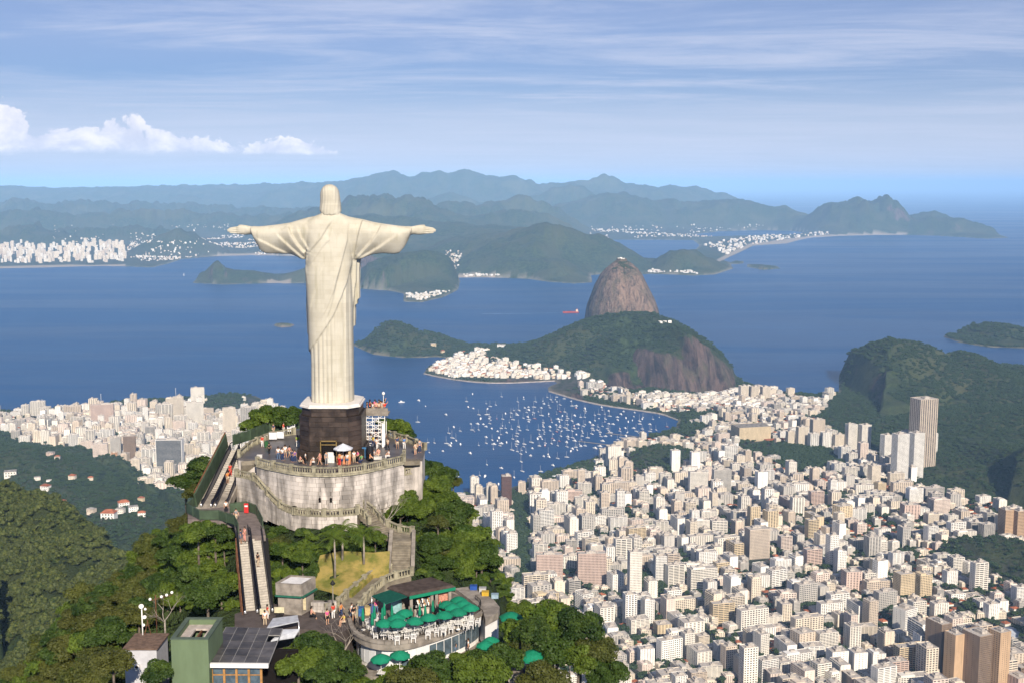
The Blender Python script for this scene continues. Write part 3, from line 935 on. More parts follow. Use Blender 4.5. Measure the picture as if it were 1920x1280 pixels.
sb = MB()
prof = [(1200, 519, 753, 2.75), (1100, 519, 751, 2.7), (1000, 520, 750, 2.65), (900, 516, 749, 2.6), (800, 512, 747, 2.55), (700, 508, 746, 2.5), (600, 503, 742, 2.45),
        (520, 498, 738, 2.45), (450, 497, 742, 2.4), (400, 500, 745, 2.35), (350, 490, 755, 2.25), (300, 480, 762, 2.1), (260, 480, 765, 1.9), (235, 500, 755, 1.65), (215, 540, 715, 1.35), (200, 578, 676, 1.1), (180, 585, 668, 1.0)]
rings = []
for zy, l, r, ry in prof:
    xl, z = zp(l, zy); xr, _ = zp(r, zy)
    rings.append(ell((xl + xr) / 2, 0.1, z, (xr - xl) / 2, ry, 64, 2.6))
rings[0] = [(x, y, -0.15) for x, y, z in rings[0]]
loft(sb, rings)
# sleeves: top and bottom edges read from the survey, hanging cloth narrows downward
def sleeve(tab, sgn):
    rg = []
    for zx, zt_, zb_, w in tab:
        x, zt2 = zp(zx, zt_); _, zb2 = zp(zx, zb_)
        h = zt2 - zb2
        r = []
        n = 32
        for k in range(n):
            a = 2 * math.pi * k / n
            s, c = math.sin(a), math.cos(a)
            t = (s + 1) / 2                 # 0 bottom 1 top
            wid = w * (0.42 + 0.58 * min(1, t * 1.5)) if h > 1.6 else w
            r.append((x, 0.15 + wid * c * (1 if abs(s) < .97 else .8), zb2 + h * (0.5 + 0.5 * s * abs(s) ** -0.15 if abs(s) > 1e-3 else 0.5)))
        rg.append(r)
    loft(sb, rg)


sleeve([(600, 212, 470, 1.75), (545, 214, 470, 1.8), (500, 222, 441, 1.8), (450, 237, 430, 1.7), (410, 249, 417, 1.6), (350, 258, 415, 1.45), (300, 264, 416, 1.3), (270, 267, 413, 1.2), (247, 269, 399, 1.12), (229, 270, 366, 1.05), (214, 271, 332, .98), (203, 272, 303, .9)], -1)
sleeve([(650, 205, 470, 1.75), (700, 212, 470, 1.8), (745, 222, 448, 1.8), (800, 232, 431, 1.7), (850, 245, 417, 1.6), (900, 254, 414, 1.45), (960, 262, 418, 1.3), (990, 266, 412, 1.22), (1015, 268, 385, 1.12), (1035, 270, 350, 1.05), (1050, 271, 318, .98), (1058, 272, 300, .92)], 1)
# forearms inside the sleeves and wrists
for xs in ((330, 215, 190, 178), (930, 1045, 1070, 1082)):
    pts = [zp(x, y) for x, y in zip(xs, (300, 293, 291, 290))]
    sb.tube([(a, 0.15, b) for a, b in pts], [0.72, 0.62, 0.52, 0.54], 16)
# hands: palm turned forward/down, four fingers and a thumb
def hand(x0, d):
    """x0 survey x of the wrist, d direction of the fingers (-1 or 1)."""
    S = lambda x, y: zp(x, y)
    def P_(dx, y, yy=0.15): a, b = S(x0 + d * dx, y); return (a, yy, b)
    rg = []
    for dx, yt, yb, w in ((-8, 270, 311, .5), (8, 267, 313, .46), (26, 263, 315, .42), (44, 264, 314, .38), (60, 266, 312, .32), (68, 268, 311, .27)):
        a, zt2 = S(x0 + d * dx, yt); _, zb2 = S(x0 + d * dx, yb)
        r = []
        for k in range(20):
            an = 2 * math.pi * k / 20
            c, s = math.cos(an), math.sin(an)
            q_ = (abs(c) ** 2.6 + abs(s) ** 2.6) ** (-1 / 2.6)
            r.append((a, 0.15 + w * c * q_, (zt2 + zb2) / 2 + (zt2 - zb2) / 2 * s * q_))
        rg.append(r)
    loft(sb, rg)
    for y0_, y1_, L, rad in ((274, 280, 118, .135), (285, 287, 128, .145), (296, 296, 126, .145), (306, 304, 113, .125)):
        sb.tube([P_(52, y0_), P_(84, (y0_ + y1_) / 2 - .5), P_(105, y1_), P_(L - 2, y1_ + 1)], [rad * 1.12, rad * 1.08, rad, rad * .62], 8)
    sb.tube([P_(14, 278, .1), P_(34, 268, .25), P_(54, 264.5, .35), P_(66, 264, .38)], [.22, .17, .13, .08], 8)


hand(196, -1)
hand(1064, 1)
# neck and head, long hair falling to the shoulders; bearded face looks away over the bay
hr = []
for zy, l, r, ry, cy in [(214, 596, 660, .75, -.25), (206, 590, 670, 1.02, -.2), (190, 570, 683, 1.22, -.05), (170, 569, 681, 1.30, .0), (150, 570, 679, 1.36, .05), (125, 570, 676, 1.42, .08), (100, 570, 672, 1.45, .1),
                         (80, 573, 668, 1.40, .1), (66, 580, 661, 1.22, .08), (55, 590, 650, .95, .05), (48, 602, 637, .6, .05), (45.5, 612, 628, .3, .05)]:
    xl, z = zp(l, zy); xr, _ = zp(r, zy)
    hr.append(ell((xl + xr) / 2, cy, z, (xr - xl) / 2, ry, 32, 2.3))
loft(sb, hr)
hx = (zp(570, 100)[0] + zp(676, 100)[0]) / 2
fz = lambda zy: zp(600, zy)[1]
face = []
for zy, w, d0, d1 in [(210, .22, 1.2, 1.75), (200, .5, .9, 1.85), (185, .72, .6, 1.78), (170, .84, .5, 1.72), (150, .92, .5, 1.70), (125, .96, .5, 1.70), (100, .98, .5, 1.66), (82, .9, .4, 1.5), (70, .7, .4, 1.2)]:
    z = fz(zy)
    face.append([(hx + w * math.cos(a) * (1 - .12 * max(0, math.sin(a))), (d0 + (d1 - d0) * max(0, math.sin(a)) ** .7) if math.sin(a) > 0 else d0 + .3 * math.sin(a), z) for a in [2 * math.pi * k / 28 for k in range(28)]])
loft(sb, face)
sb.tube([(hx, 1.62, fz(122)), (hx, 1.86, fz(138)), (hx, 1.98, fz(150)), (hx, 1.66, fz(155))], [.10, .14, .20, .12], 10)          # nose
for s_ in (-1, 1):
    sb.tube([(hx + s_ * .16, 1.70, fz(119)), (hx + s_ * .42, 1.72, fz(117)), (hx + s_ * .66, 1.50, fz(121))], [.09, .10, .07], 8)    # brows
    sb.tube([(hx + s_ * .40, 1.55, fz(128)), (hx + s_ * .40, 1.64, fz(128))], [.16, .12], 10)                                         # eyes
sb.tube([(hx - .28, 1.66, fz(166)), (hx, 1.74, fz(165)), (hx + .28, 1.66, fz(166))], [.07, .10, .07], 8)
# hanging cloth ends past the body, further from us
def slab(pts, y0, y1):
    P3 = [zp(a, b) for a, b in pts]
    n = len(P3)
    vs = [(a, y0, b) for a, b in P3] + [(a, y1, b) for a, b in P3]
    sb.add(vs, [tuple(range(n)), tuple(range(2 * n - 1, n - 1, -1))] + [(i, i + n, (i + 1) % n + n, (i + 1) % n) for i in range(n)])


slab([(700, 420), (779, 440), (779, 661), (766, 662), (766, 690), (757, 694), (756, 804), (748, 806), (700, 806)], 0.7, 2.0)
slab([(735, 440), (764, 440), (763, 560), (748, 700), (735, 760)], 0.1, 0.9)
slab([(560, 440), (498, 445), (497, 700), (503, 842), (508, 845), (510, 955), (522, 957), (560, 957)], 0.3, 2.3)
raw = sb.mesh('statue_raw')
tmp = bpy.data.objects.new('statue_raw', raw); COL.objects.link(tmp)
md = tmp.modifiers.new('r', 'REMESH'); md.mode = 'VOXEL'; md.voxel_size = 0.085
dg = bpy.context.evaluated_depsgraph_get()
ev = tmp.evaluated_get(dg); em = ev.to_mesh()
nv = len(em.vertices)
SV = np.empty(nv * 3, np.float32); em.vertices.foreach_get('co', SV); SV = SV.reshape(-1, 3).astype(float)
SNr = np.empty(nv * 3, np.float32); em.vertices.foreach_get('normal', SNr); SNr = SNr.reshape(-1, 3).astype(float)
npoly = len(em.polygons)
SF = np.empty(len(em.loops), np.int32); em.loops.foreach_get('vertex_index', SF)
lt = np.empty(npoly, np.int32); em.polygons.foreach_get('loop_total', lt)
assert (lt == 4).all()
SF = SF.reshape(-1, 4)
ev.to_mesh_clear(); bpy.data.objects.remove(tmp)
# smooth the voxel steps a little
e_ = np.concatenate([SF[:, [0, 1]], SF[:, [1, 2]], SF[:, [2, 3]], SF[:, [3, 0]]])
for it in range(5):
    acc = np.zeros_like(SV); cnt = np.zeros(nv)
    for c_ in range(3):
        acc[:, c_] = np.bincount(e_[:, 0], SV[e_[:, 1], c_], nv) + np.bincount(e_[:, 1], SV[e_[:, 0], c_], nv)
    cnt = np.bincount(e_[:, 0], minlength=nv) + np.bincount(e_[:, 1], minlength=nv)
    SV = SV * 0.45 + 0.55 * acc / cnt[:, None]


def curve_sd(x, z, pts):
    P3 = np.array([zp(a, b) for a, b in pts])
    best = np.full(x.shape, 1e9); sg = np.zeros(x.shape); tt = np.zeros(x.shape)
    for i in range(len(P3) - 1):
        ax, az_ = P3[i]; bx, bz = P3[i + 1]
        dx, dz = bx - ax, bz - az_
        t = ((x - ax) * dx + (z - az_) * dz) / (dx * dx + dz * dz)
        tc_ = np.clip(t, 0, 1)
        d = np.hypot(x - ax - tc_ * dx, z - az_ - tc_ * dz)
        cr = dx * (z - az_) - dz * (x - ax)
        up = d < best
        best = np.where(up, d, best); sg = np.where(up, np.sign(cr), sg); tt = np.where(up, (i + tc_) / (len(P3) - 1), tt)
    return best * sg, tt, best


back = np.clip(-SNr[:, 1] * 1.6, 0, 1)        # faces towards the camera
x_, z_ = SV[:, 0], SV[:, 2]
disp = np.zeros(nv)
# mantle edge: from the right arm pit down across to the lower left; mantle lies proud of the pleated gown
MANT = [(800, 225), (775, 300), (752, 400), (742, 460), (722, 560), (695, 640), (655, 735), (600, 820), (560, 875), (512, 935)]
sd_m, _, ad_m = curve_sd(x_, z_, MANT)
zlow = zp(0, 440)[1]
under = (sd_m > 0)                             # right/below side of the edge is the gown
edge = 1 / (1 + np.exp(np.clip(sd_m / 0.035, -40, 40)))   # 1 on mantle, 0 on gown
below = np.clip((zlow - z_) / 2.0, 0, 1)
disp += 0.26 * (edge - 0.5) * below
# gown pleats
gown = (1 - edge) * below
wall = 1 - np.abs(SNr[:, 2])
ph = (x_ - zp(520, 1000)[0]) * 2 * math.pi / 0.62
disp += gown * 0.115 * (np.abs(np.sin(ph / 2 + 0.35 * np.sin(x_ * 1.7) + .10 * np.sin(z_ * .25))) - .5)
# the front is pleated as well
front = np.clip(SNr[:, 1] * 1.6, 0, 1) * np.clip((zp(0, 520)[1] - z_) / 3, 0, 1)
disp += front * 0.13 * (np.abs(np.sin(ph / 2 * .8 + .6 * np.sin(z_ * .12))) - .5)
# draped folds: (line, height, decay width) - raised on the left side of the line walked downwards, soft on the other
for pts, h, w in [
    ([(405, 252), (425, 310), (455, 360), (485, 395), (512, 405)], .24, 1.1),
    ([(452, 262), (480, 330), (505, 370), (527, 390)], .12, .8),
    ([(345, 305), (385, 345), (430, 385), (480, 425), (499, 437)], .13, .9),
    ([(232, 330), (300, 362), (340, 385), (400, 412)], .10, .8),
    ([(655, 225), (622, 270), (585, 335), (540, 385), (512, 420), (500, 470), (512, 520)], .15, 1.3),
    ([(640, 330), (600, 370), (560, 430), (530, 470)], .08, 1.0),
    ([(728, 245), (725, 340), (700, 440), (660, 600), (620, 700), (590, 760)], .085, .8),
    ([(800, 228), (790, 270), (775, 330), (762, 390), (748, 440)], -.22, .9),
    ([(900, 255), (880, 300), (845, 350), (800, 395), (748, 446)], -.17, .8),
    ([(1000, 300), (940, 340), (890, 375), (830, 408), (760, 440)], -.13, .8),
    ([(690, 470), (668, 560), (655, 640), (640, 700), (610, 770)], .10, .7),
    ([(600, 480), (575, 560), (548, 640), (530, 720)], .05, .7),
    ([(668, 735), (664, 900), (660, 1190)], .06, .3), ([(590, 850), (588, 1000), (585, 1190)], .05, .3), ([(720, 560), (722, 800), (724, 1190)], .07, .3)]:
    sdv, tt, ad = curve_sd(x_, z_, pts)
    hh_ = abs(h); s_ = np.where(h > 0, 1, -1)
    fade = np.clip(np.minimum(tt, 1 - tt) * 7 + 0.12, 0, 1)
    infl = np.exp(-(ad / w) ** 2)
    step = 1 / (1 + np.exp(np.clip(s_ * sdv / 0.04, -40, 40)))
    disp += 1.9 * hh_ * (step - 0.35) * infl * fade * back
for x0_, d_s in ((196, -1), (1064, 1)):
    for ya, yb_ in ((279.5, 283.5), (290.5, 291.5), (301, 300)):
        _, tt, ad = curve_sd(x_, z_, [(x0_ + d_s * 50, ya), (x0_ + d_s * 126, yb_)])
        disp -= .10 * np.exp(-(ad / .075) ** 2) * np.clip(tt * 5, 0, 1) * np.abs(SNr[:, 1])
# hair strands on the head
hm_ = (z_ > zp(0, 212)[1]) & (np.abs(x_ - hx) < 1.6)
disp += np.where(hm_, 0.025 * np.sin(x_ * 16 + 1.5 * np.sin(z_ * 1.3)) * np.clip(-SNr[:, 1] + .3, 0, 1), 0)
# hair hem line stands off the back
sdh = z_ - (zp(0, 206)[1] + 0.05 * np.sin(x_ * 9))
disp += np.where((np.abs(x_ - hx) < 1.35) & (z_ < zp(0, 150)[1]) & (z_ > zp(0, 240)[1]), 0.16 / (1 + np.exp(np.clip(-sdh / 0.03, -40, 40))) * np.exp(-np.clip(sdh, 0, 9) / .9), 0) * back
SV = SV + SNr * disp[:, None]
sme = np_mesh('robed_figure', SV, SF, [M_soap])
statue = thing('stone_statue', 'colossal pale stone statue of a robed figure with arms outstretched, seen from behind', 'statue', (SX, SY, ZB))
obj('figure', sme, statue)

# ------------------------------------------------------------------ pedestal: tiers of dark granite blocks under a white cap
M_gran = mat('dark_granite', (0.060, 0.043, 0.034), .38, .5, amt=.55, scale=.9, rnd_=.30)
M_granjoint = mat('granite_joint', (0.028, 0.021, 0.017), .8, .2)
M_cap = mat('white_cap_stone', (0.70, 0.66, 0.62), .7, .3, amt=.15, scale=1.2)
M_gold = mat('gilt_metal', (0.62, 0.42, 0.16), .35, .5, metal=.8, amt=.2)
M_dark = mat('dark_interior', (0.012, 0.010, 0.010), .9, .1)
TZ = 711.2                                 # upper terrace floor
ped = thing('statue_pedestal', 'dark brown granite block pedestal with white top slab and doorway', 'pedestal', (SX, SY, TZ))


def octo(w, d, ch):
    return [(-w + ch, -d), (w - ch, -d), (w, -d + ch), (w, d - ch), (w - ch, d), (-w + ch, d), (-w, d - ch), (-w, -d + ch)]


H_ped = ZB - TZ
# core slightly behind the blocks
core = MB()
tiers = [(0.0, 1.35, 4.55, 1.75), (1.35, 6.0, 4.2, 1.6), (6.0, 7.15, 3.85, 1.5)]
for z0, z1, w, ch in tiers: core.prism(octo(w - .06, w - .06, ch), z0, z1)
core.build('core', M_granjoint, ped)
cap = MB(); cap.prism(octo(4.1, 4.1, 1.45), 7.15, 7.36); cap.prism(octo(3.95, 3.95, 1.4), 7.36, H_ped)
cap.build('cap_slab', M_cap, ped)
_bm = {}


def unit_box(key, mats):
    if key not in _bm:
        _bm[key] = MB().box(-.5, .5, -.5, .5, -.5, .5).mesh(key, mats)
    return _bm[key]


ub_g = unit_box('granite_block', [M_gran])
for z0, z1, w, ch in tiers:
    n = max(1, round((z1 - z0) / 0.66)); dz = (z1 - z0) / n
    poly = octo(w, w, ch)
    for j in range(n):
        for i in range(8):
            a, b = Vector(poly[i]), Vector(poly[(i + 1) % 8])
            L = (b - a).length; d = (b - a) / L; nrm = Vector((d.y, -d.x))
            k = max(1, round(L / 1.55))
            off = 0.5 if j % 2 and k > 2 else 0
            cuts = [0] + [L * (t + off) / k for t in range(0 if off else 1, k)] + [L]
            for c0, c1 in zip(cuts[:-1], cuts[1:]):
                mid = a + d * ((c0 + c1) / 2) - nrm * 0.15
                zc_ = z0 + dz * (j + .5)
                if z0 < 6 and i == 0 and abs(mid.x) < .95 + (c1 - c0) / 2 - .75 and zc_ < 2.75: continue
                o = obj('granite_block', ub_g, ped, (mid.x, mid.y, zc_ ))
                o.scale = ((c1 - c0) - .03, .30 + rnd.uniform(-.012, .012), dz - .03)
                o.rotation_euler = (0, 0, math.atan2(d.y, d.x))
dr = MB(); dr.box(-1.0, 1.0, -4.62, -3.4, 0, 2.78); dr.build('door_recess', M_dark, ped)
fr = MB(); fr.box(-1.12, -1.0, -4.72, -4.5, 0, 2.9); fr.box(1.0, 1.12, -4.72, -4.5, 0, 2.9); fr.box(-1.12, 1.12, -4.72, -4.5, 2.78, 2.92); fr.box(-.98, .98, -4.68, -4.6, 2.3, 2.42)
fr.build('door_frame', M_gold, ped)
ln = MB(); ln.box(-2.1, 1.9, -4.17, -4.10, 3.85, 4.12); ln.build('inscription_tablet', mat('worn_tablet', (0.085, 0.066, 0.055), .6, amt=.4, scale=5), ped)
al = MB(); al.box(-.2, .8, -4.2, -3.8, 0.0, .9); al.box(-.1, .7, -4.1, -3.9, .9, 1.4)
tag(al.build('altar_table', mat('white_cloth', (0.75, 0.73, 0.70), .8), loc=(SX, SY - .9, TZ)), 'white draped table standing in the pedestal doorway', 'table')
# ------------------------------------------------------------------ foliage meshes and scattered masses
def leaf_mat(name, c0, c1, c2, trans=0.35):
    m = bpy.data.materials.new(name); m.use_nodes = True
    nt = m.node_tree; b = nt.nodes['Principled BSDF']
    oi = N(nt, 'ShaderNodeObjectInfo')
    geo = N(nt, 'ShaderNodeNewGeometry')
    n_ = NOISE(nt, geo.outputs['Position'], 0.45, 4, .65)
    c = MIX(nt, MRANGE(nt, n_, .36, .64), c0, c1)
    c = MIX(nt, MATH(nt, 'MULTIPLY', oi.outputs['Random'], .75), c, c2)
    nt.links.new(c, b.inputs['Base Color'])
    b.inputs['Roughness'].default_value = 0.55
    b.inputs['Specular IOR Level'].default_value = 0.25
    tr = N(nt, 'ShaderNodeBsdfTranslucent'); nt.links.new(MIX(nt, .4, c, (c1[0] * 1.6, c1[1] * 1.5, c1[2])), tr.inputs['Color'])
    mx = N(nt, 'ShaderNodeMixShader'); mx.inputs[0].default_value = trans
    nt.links.new(b.outputs[0], mx.inputs[1]); nt.links.new(tr.outputs[0], mx.inputs[2])
    nt.links.new(mx.outputs[0], nt.nodes['Material Output'].inputs[0])
    return m


M_leaf_far = leaf_mat('far_foliage', (0.017, 0.038, 0.012), (0.060, 0.092, 0.028), (0.032, 0.056, 0.016), .2)
M_leaf_mid = leaf_mat('slope_foliage', (0.026, 0.050, 0.012), (0.145, 0.165, 0.040), (0.068, 0.082, 0.026), .25)
M_leafA = leaf_mat('bright_foliage', (0.034, 0.070, 0.009), (0.125, 0.180, 0.022), (0.085, 0.125, 0.014), .22)
M_leafB = leaf_mat('deep_foliage', (0.018, 0.042, 0.008), (0.070, 0.112, 0.020), (0.044, 0.080, 0.012), .22)
M_leafC = leaf_mat('olive_foliage', (0.038, 0.056, 0.012), (0.110, 0.125, 0.026), (0.080, 0.085, 0.018), .22)
M_bark = mat('bark', (0.16, 0.13, 0.105), .9, .2, amt=.5, scale=2.5)
M_bare = mat('pale_bark', (0.34, 0.30, 0.26), .9, .2, amt=.35, scale=2.5)


def leaf_cards(n, blobs, size, seed, up=0.35, asp=1.0):
    """n leaf quads on the surface layer of ellipsoid blobs [(cx,cy,cz,rx,ry,rz)]."""
    r = np.random.RandomState(seed)
    B = np.array(blobs)
    wgt = (B[:, 3] * B[:, 4] + B[:, 4] * B[:, 5] + B[:, 3] * B[:, 5]); wgt = wgt / wgt.sum()
    k = r.choice(len(B), n, p=wgt)
    d = r.normal(size=(n, 3)); d /= np.linalg.norm(d, axis=1)[:, None]
    d[:, 2] = np.where(d[:, 2] < -0.35, -d[:, 2], d[:, 2])
    rad = r.uniform(0.72, 1.06, n) ** 0.8
    P = B[k, :3] + d * B[k, 3:6] * rad[:, None]
    nrm = d / B[k, 3:6]; nrm /= np.linalg.norm(nrm, axis=1)[:, None]
    nrm = nrm + r.normal(size=(n, 3)) * 0.55 + np.array([0, 0, up]); nrm /= np.linalg.norm(nrm, axis=1)[:, None]
    t = np.cross(nrm, r.normal(size=(n, 3))); t /= np.linalg.norm(t, axis=1)[:, None] + 1e-9
    b = np.cross(nrm, t)
    s = size * r.uniform(0.6, 1.35, n)[:, None]
    V = np.stack([P - t * s - b * s * .5 * asp, P + t * s * .2 - b * s * .9 * asp, P + t * s + b * s * .1 * asp, P - t * s * .1 + b * s * .8 * asp], 1)
    V = V + (r.normal(size=V.shape) * s[:, None] * 0.12)
    Fq = np.arange(n * 4).reshape(n, 4)
    return V.reshape(-1, 3), Fq


def blobs_of(r, n, R_, H, flat=0.7, z0=0.0):
    out_ = []
    for i in range(n):
        a = r.uniform(0, 6.283); q_ = math.sqrt(r.uniform(0, 1)) * R_ * .68
        s = R_ * r.uniform(.30, .52)
        z = z0 + H * (r.uniform(.25, 1.0) * (1 - (q_ / R_) ** 2 * .6))
        out_.append((math.cos(a) * q_, math.sin(a) * q_, z, s, s * r.uniform(.8, 1.2), s * flat * r.uniform(.8, 1.15)))
    return out_


def proto(name, mesh_):
    return bpy.data.objects.new(name, mesh_)


def scatter(name, protos, P, rot, scl, idx_, label, kind='stuff'):
    """One object: geometry nodes put an instance of protos[idx] on each point."""
    me = bpy.data.meshes.new(name)
    P = np.asarray(P, np.float32)
    me.vertices.add(len(P)); me.vertices.foreach_set('co', P.ravel())
    a = me.attributes.new('rot', 'FLOAT_VECTOR', 'POINT')
    rv = np.zeros((len(P), 3), np.float32); rv[:, 2] = rot; a.data.foreach_set('vector', rv.ravel())
    a = me.attributes.new('scl', 'FLOAT_VECTOR', 'POINT')
    sv = np.asarray(scl, np.float32)
    if sv.ndim == 1: sv = np.repeat(sv[:, None], 3, 1)
    a.data.foreach_set('vector', np.ascontiguousarray(sv).ravel())
    a = me.attributes.new('idx', 'INT', 'POINT'); a.data.foreach_set('value', np.asarray(idx_, np.int32))
    o = obj(name, me)
    ng = bpy.data.node_groups.new(name, 'GeometryNodeTree')
    ng.interface.new_socket('Geometry', in_out='INPUT', socket_type='NodeSocketGeometry')
    ng.interface.new_socket('Geometry', in_out='OUTPUT', socket_type='NodeSocketGeometry')
    gi = ng.nodes.new('NodeGroupInput'); go = ng.nodes.new('NodeGroupOutput')
    ip = ng.nodes.new('GeometryNodeInstanceOnPoints')
    m2p = ng.nodes.new('GeometryNodeMeshToPoints')
    ng.links.new(gi.outputs[0], m2p.inputs[0]); ng.links.new(m2p.outputs[0], ip.inputs['Points'])
    g2i = ng.nodes.new('GeometryNodeGeometryToInstance')
    for p_ in reversed(protos):
        oi = ng.nodes.new('GeometryNodeObjectInfo'); oi.inputs['Object'].default_value = p_
        oi.inputs['As Instance'].default_value = True
        ng.links.new(oi.outputs['Geometry'], g2i.inputs[0])
    ng.links.new(g2i.outputs[0], ip.inputs['Instance'])
    ip.inputs['Pick Instance'].default_value = True

    def att(nm, ty):
        n_ = ng.nodes.new('GeometryNodeInputNamedAttribute'); n_.data_type = ty; n_.inputs['Name'].default_value = nm
        return [s_ for s_ in n_.outputs if s_.enabled and s_.name == 'Attribute'][0]
    e2r = ng.nodes.new('FunctionNodeEulerToRotation')
    ng.links.new(att('rot', 'FLOAT_VECTOR'), e2r.inputs[0]); ng.links.new(e2r.outputs[0], ip.inputs['Rotation'])
    ng.links.new(att('scl', 'FLOAT_VECTOR'), ip.inputs['Scale'])
    ng.links.new(att('idx', 'INT'), ip.inputs['Instance Index'])
    ng.links.new(ip.outputs[0], go.inputs[0])
    md = o.modifiers.new('scatter', 'NODES'); md.node_group = ng
    return tag(o, label, kind=kind)


# crown tufts for wooded hills: a dark bumpy core under loose leaf faces
def tuft(name, seed, m, n=170, leaf=.17):
    r = np.random.RandomState(seed)
    bl = blobs_of(r, 7, 1.0, .62, .75, .25)
    V, Fq = leaf_cards(n, bl, leaf, seed)
    mb = MB()
    mb.add(V, Fq.tolist())
    for b in bl[:5]:
        mb.lathe([(.25 * b[3], -b[5] * .8), (.8 * b[3], -b[5] * .35), (.86 * b[3], b[5] * .2), (.5 * b[3], b[5] * .7), (.1 * b[3], b[5] * .86)], 7, b[:3], 0, False)
    return proto(name, mb.mesh(name, [m]))


far_tufts = [tuft('tuft', 100 + i, M_leaf_far, 90, .22) for i in range(4)]
mid_tufts = [tuft('tuft', 200 + i, M_leaf_mid, 330, .115) for i in range(5)]


def seen(P, Z, pad=40):
    """Which ground spots fall inside (or just outside) the picture."""
    px_, py_, d = proj(P[:, 0], P[:, 1], Z)
    return (d > 5) & (px_ > -pad - 160) & (px_ < 1920 + pad + 160) & (py_ < 1280 + pad + 120) & (py_ > 300)


def sprinkle(n, x0, x1, y0, y1, seed):
    r = np.random.RandomState(seed)
    return np.stack([r.uniform(x0, x1, n), r.uniform(y0, y1, n)], 1)


# wooded hills between the city and the outer bay
pts = sprinkle(330000, -2900, 2900, 1050, 6100, 4)
# thin out with distance: crowns merge when far
_d = np.hypot(pts[:, 0], pts[:, 1])
pts = pts[nrg.uniform(0, 1, len(pts)) < np.clip((3800 / _d) ** 1.6, 0, 1) * .62]
z, sd_, rk_, cv_ = gheight(pts[:, 0], pts[:, 1], True)
ur_ = urban(pts[:, 0], pts[:, 1])
e = 8.0
zx_ = gheight(pts[:, 0] + e, pts[:, 1]); zy_ = gheight(pts[:, 0], pts[:, 1] + e)
slope = np.hypot(zx_ - z, zy_ - z) / e
rockiness = rk_ * .95 + .45 * np.clip((slope - .75) / .5, 0, 1) + .7 * fbm(pts[:, 0], pts[:, 1] * .5, 130, 5, 9)
ok = seen(pts, z) & (sd_ > 12) & (rockiness < .48) & ((z > 24) | (ur_ < -10))
pts, z = pts[ok], z[ok]
print('hill crowns', len(pts))
_d = np.hypot(pts[:, 0], pts[:, 1])
s_ = (6.6 + 2.6 * nrg.uniform(-1, 1, len(pts))) * np.clip(_d / 3600, .75, 1.7)
scatter('forest', far_tufts, np.column_stack([pts, z - s_ * .12]), nrg.uniform(0, 6.28, len(pts)), np.column_stack([s_, s_, s_ * nrg.uniform(.6, 1.05, len(pts))]), nrg.randint(0, 4, len(pts)), 'dense dark green forest covering the hills around the city and bay')

# the near slope at lower left
pts = sprinkle(60000, -760, 160, 190, 1080, 8)
z, sd_, rk_, cv_ = gheight(pts[:, 0], pts[:, 1], True)
ok = seen(pts, z, 60) & (np.hypot(pts[:, 0] + 24, pts[:, 1] - 140) > 62) & (nrg.uniform(0, 1, len(pts)) < np.clip(700 / np.hypot(pts[:, 0], pts[:, 1]), 0, 1))
gap = fbm(pts[:, 0], pts[:, 1], 70, 3, 40) > -.52
pts, z = pts[ok & gap], z[ok & gap]
print('slope crowns', len(pts))
s_ = (4.3 + 2.0 * nrg.uniform(-1, 1, len(pts)) ** 3)
scatter('slope_forest', mid_tufts, np.column_stack([pts, z - s_ * .1]), nrg.uniform(0, 6.28, len(pts)), np.column_stack([s_, s_, s_ * nrg.uniform(.7, 1.3, len(pts))]), nrg.randint(0, 5, len(pts)), 'thick olive green forest on the steep slope at the lower left')
# ------------------------------------------------------------------ city
def wallm(name, col, amt=.16):
    return mat(name, col, .85, .2, amt=amt, scale=.10, rnd_=.07, detail=7, stretch=(1, 1, .35))


WALLC = {'cream': (0.72, 0.63, 0.51), 'white': (0.83, 0.80, 0.75), 'off-white': (0.77, 0.72, 0.64), 'beige': (0.62, 0.52, 0.42), 'pinkish': (0.62, 0.47, 0.40), 'grey': (0.48, 0.45, 0.41),
         'yellowish': (0.62, 0.50, 0.33), 'brown': (0.27, 0.195, 0.14), 'dark brown': (0.13, 0.062, 0.045), 'orange': (0.56, 0.32, 0.18), 'pale pink': (0.74, 0.62, 0.54), 'tan': (0.55, 0.38, 0.24)}
WM = {k: wallm('wall_' + k.replace(' ', '_').replace('-', '_'), v) for k, v in WALLC.items()}
M_glass = mat('window_glass', (0.055, 0.055, 0.065), .25, .6, amt=.55, scale=.33, rnd_=.3)
M_glassd = mat('dark_glazing', (0.035, 0.045, 0.060), .12, .8, amt=.4, scale=.2)
M_roof = mat('roof_slab', (0.42, 0.38, 0.34), .95, .1, amt=.45, scale=.12, rnd_=.3)
M_tile = mat('terracotta_roof', (0.40, 0.135, 0.065), .9, .1, amt=.4, scale=.3, rnd_=.25)
M_corr0 = mat('white_shed_roof', (.76, .75, .74), .5, .4, amt=.12, scale=.2)
M_tank = mat('roof_tank', (0.50, 0.45, 0.40), .9, .1, amt=.3, scale=.4)


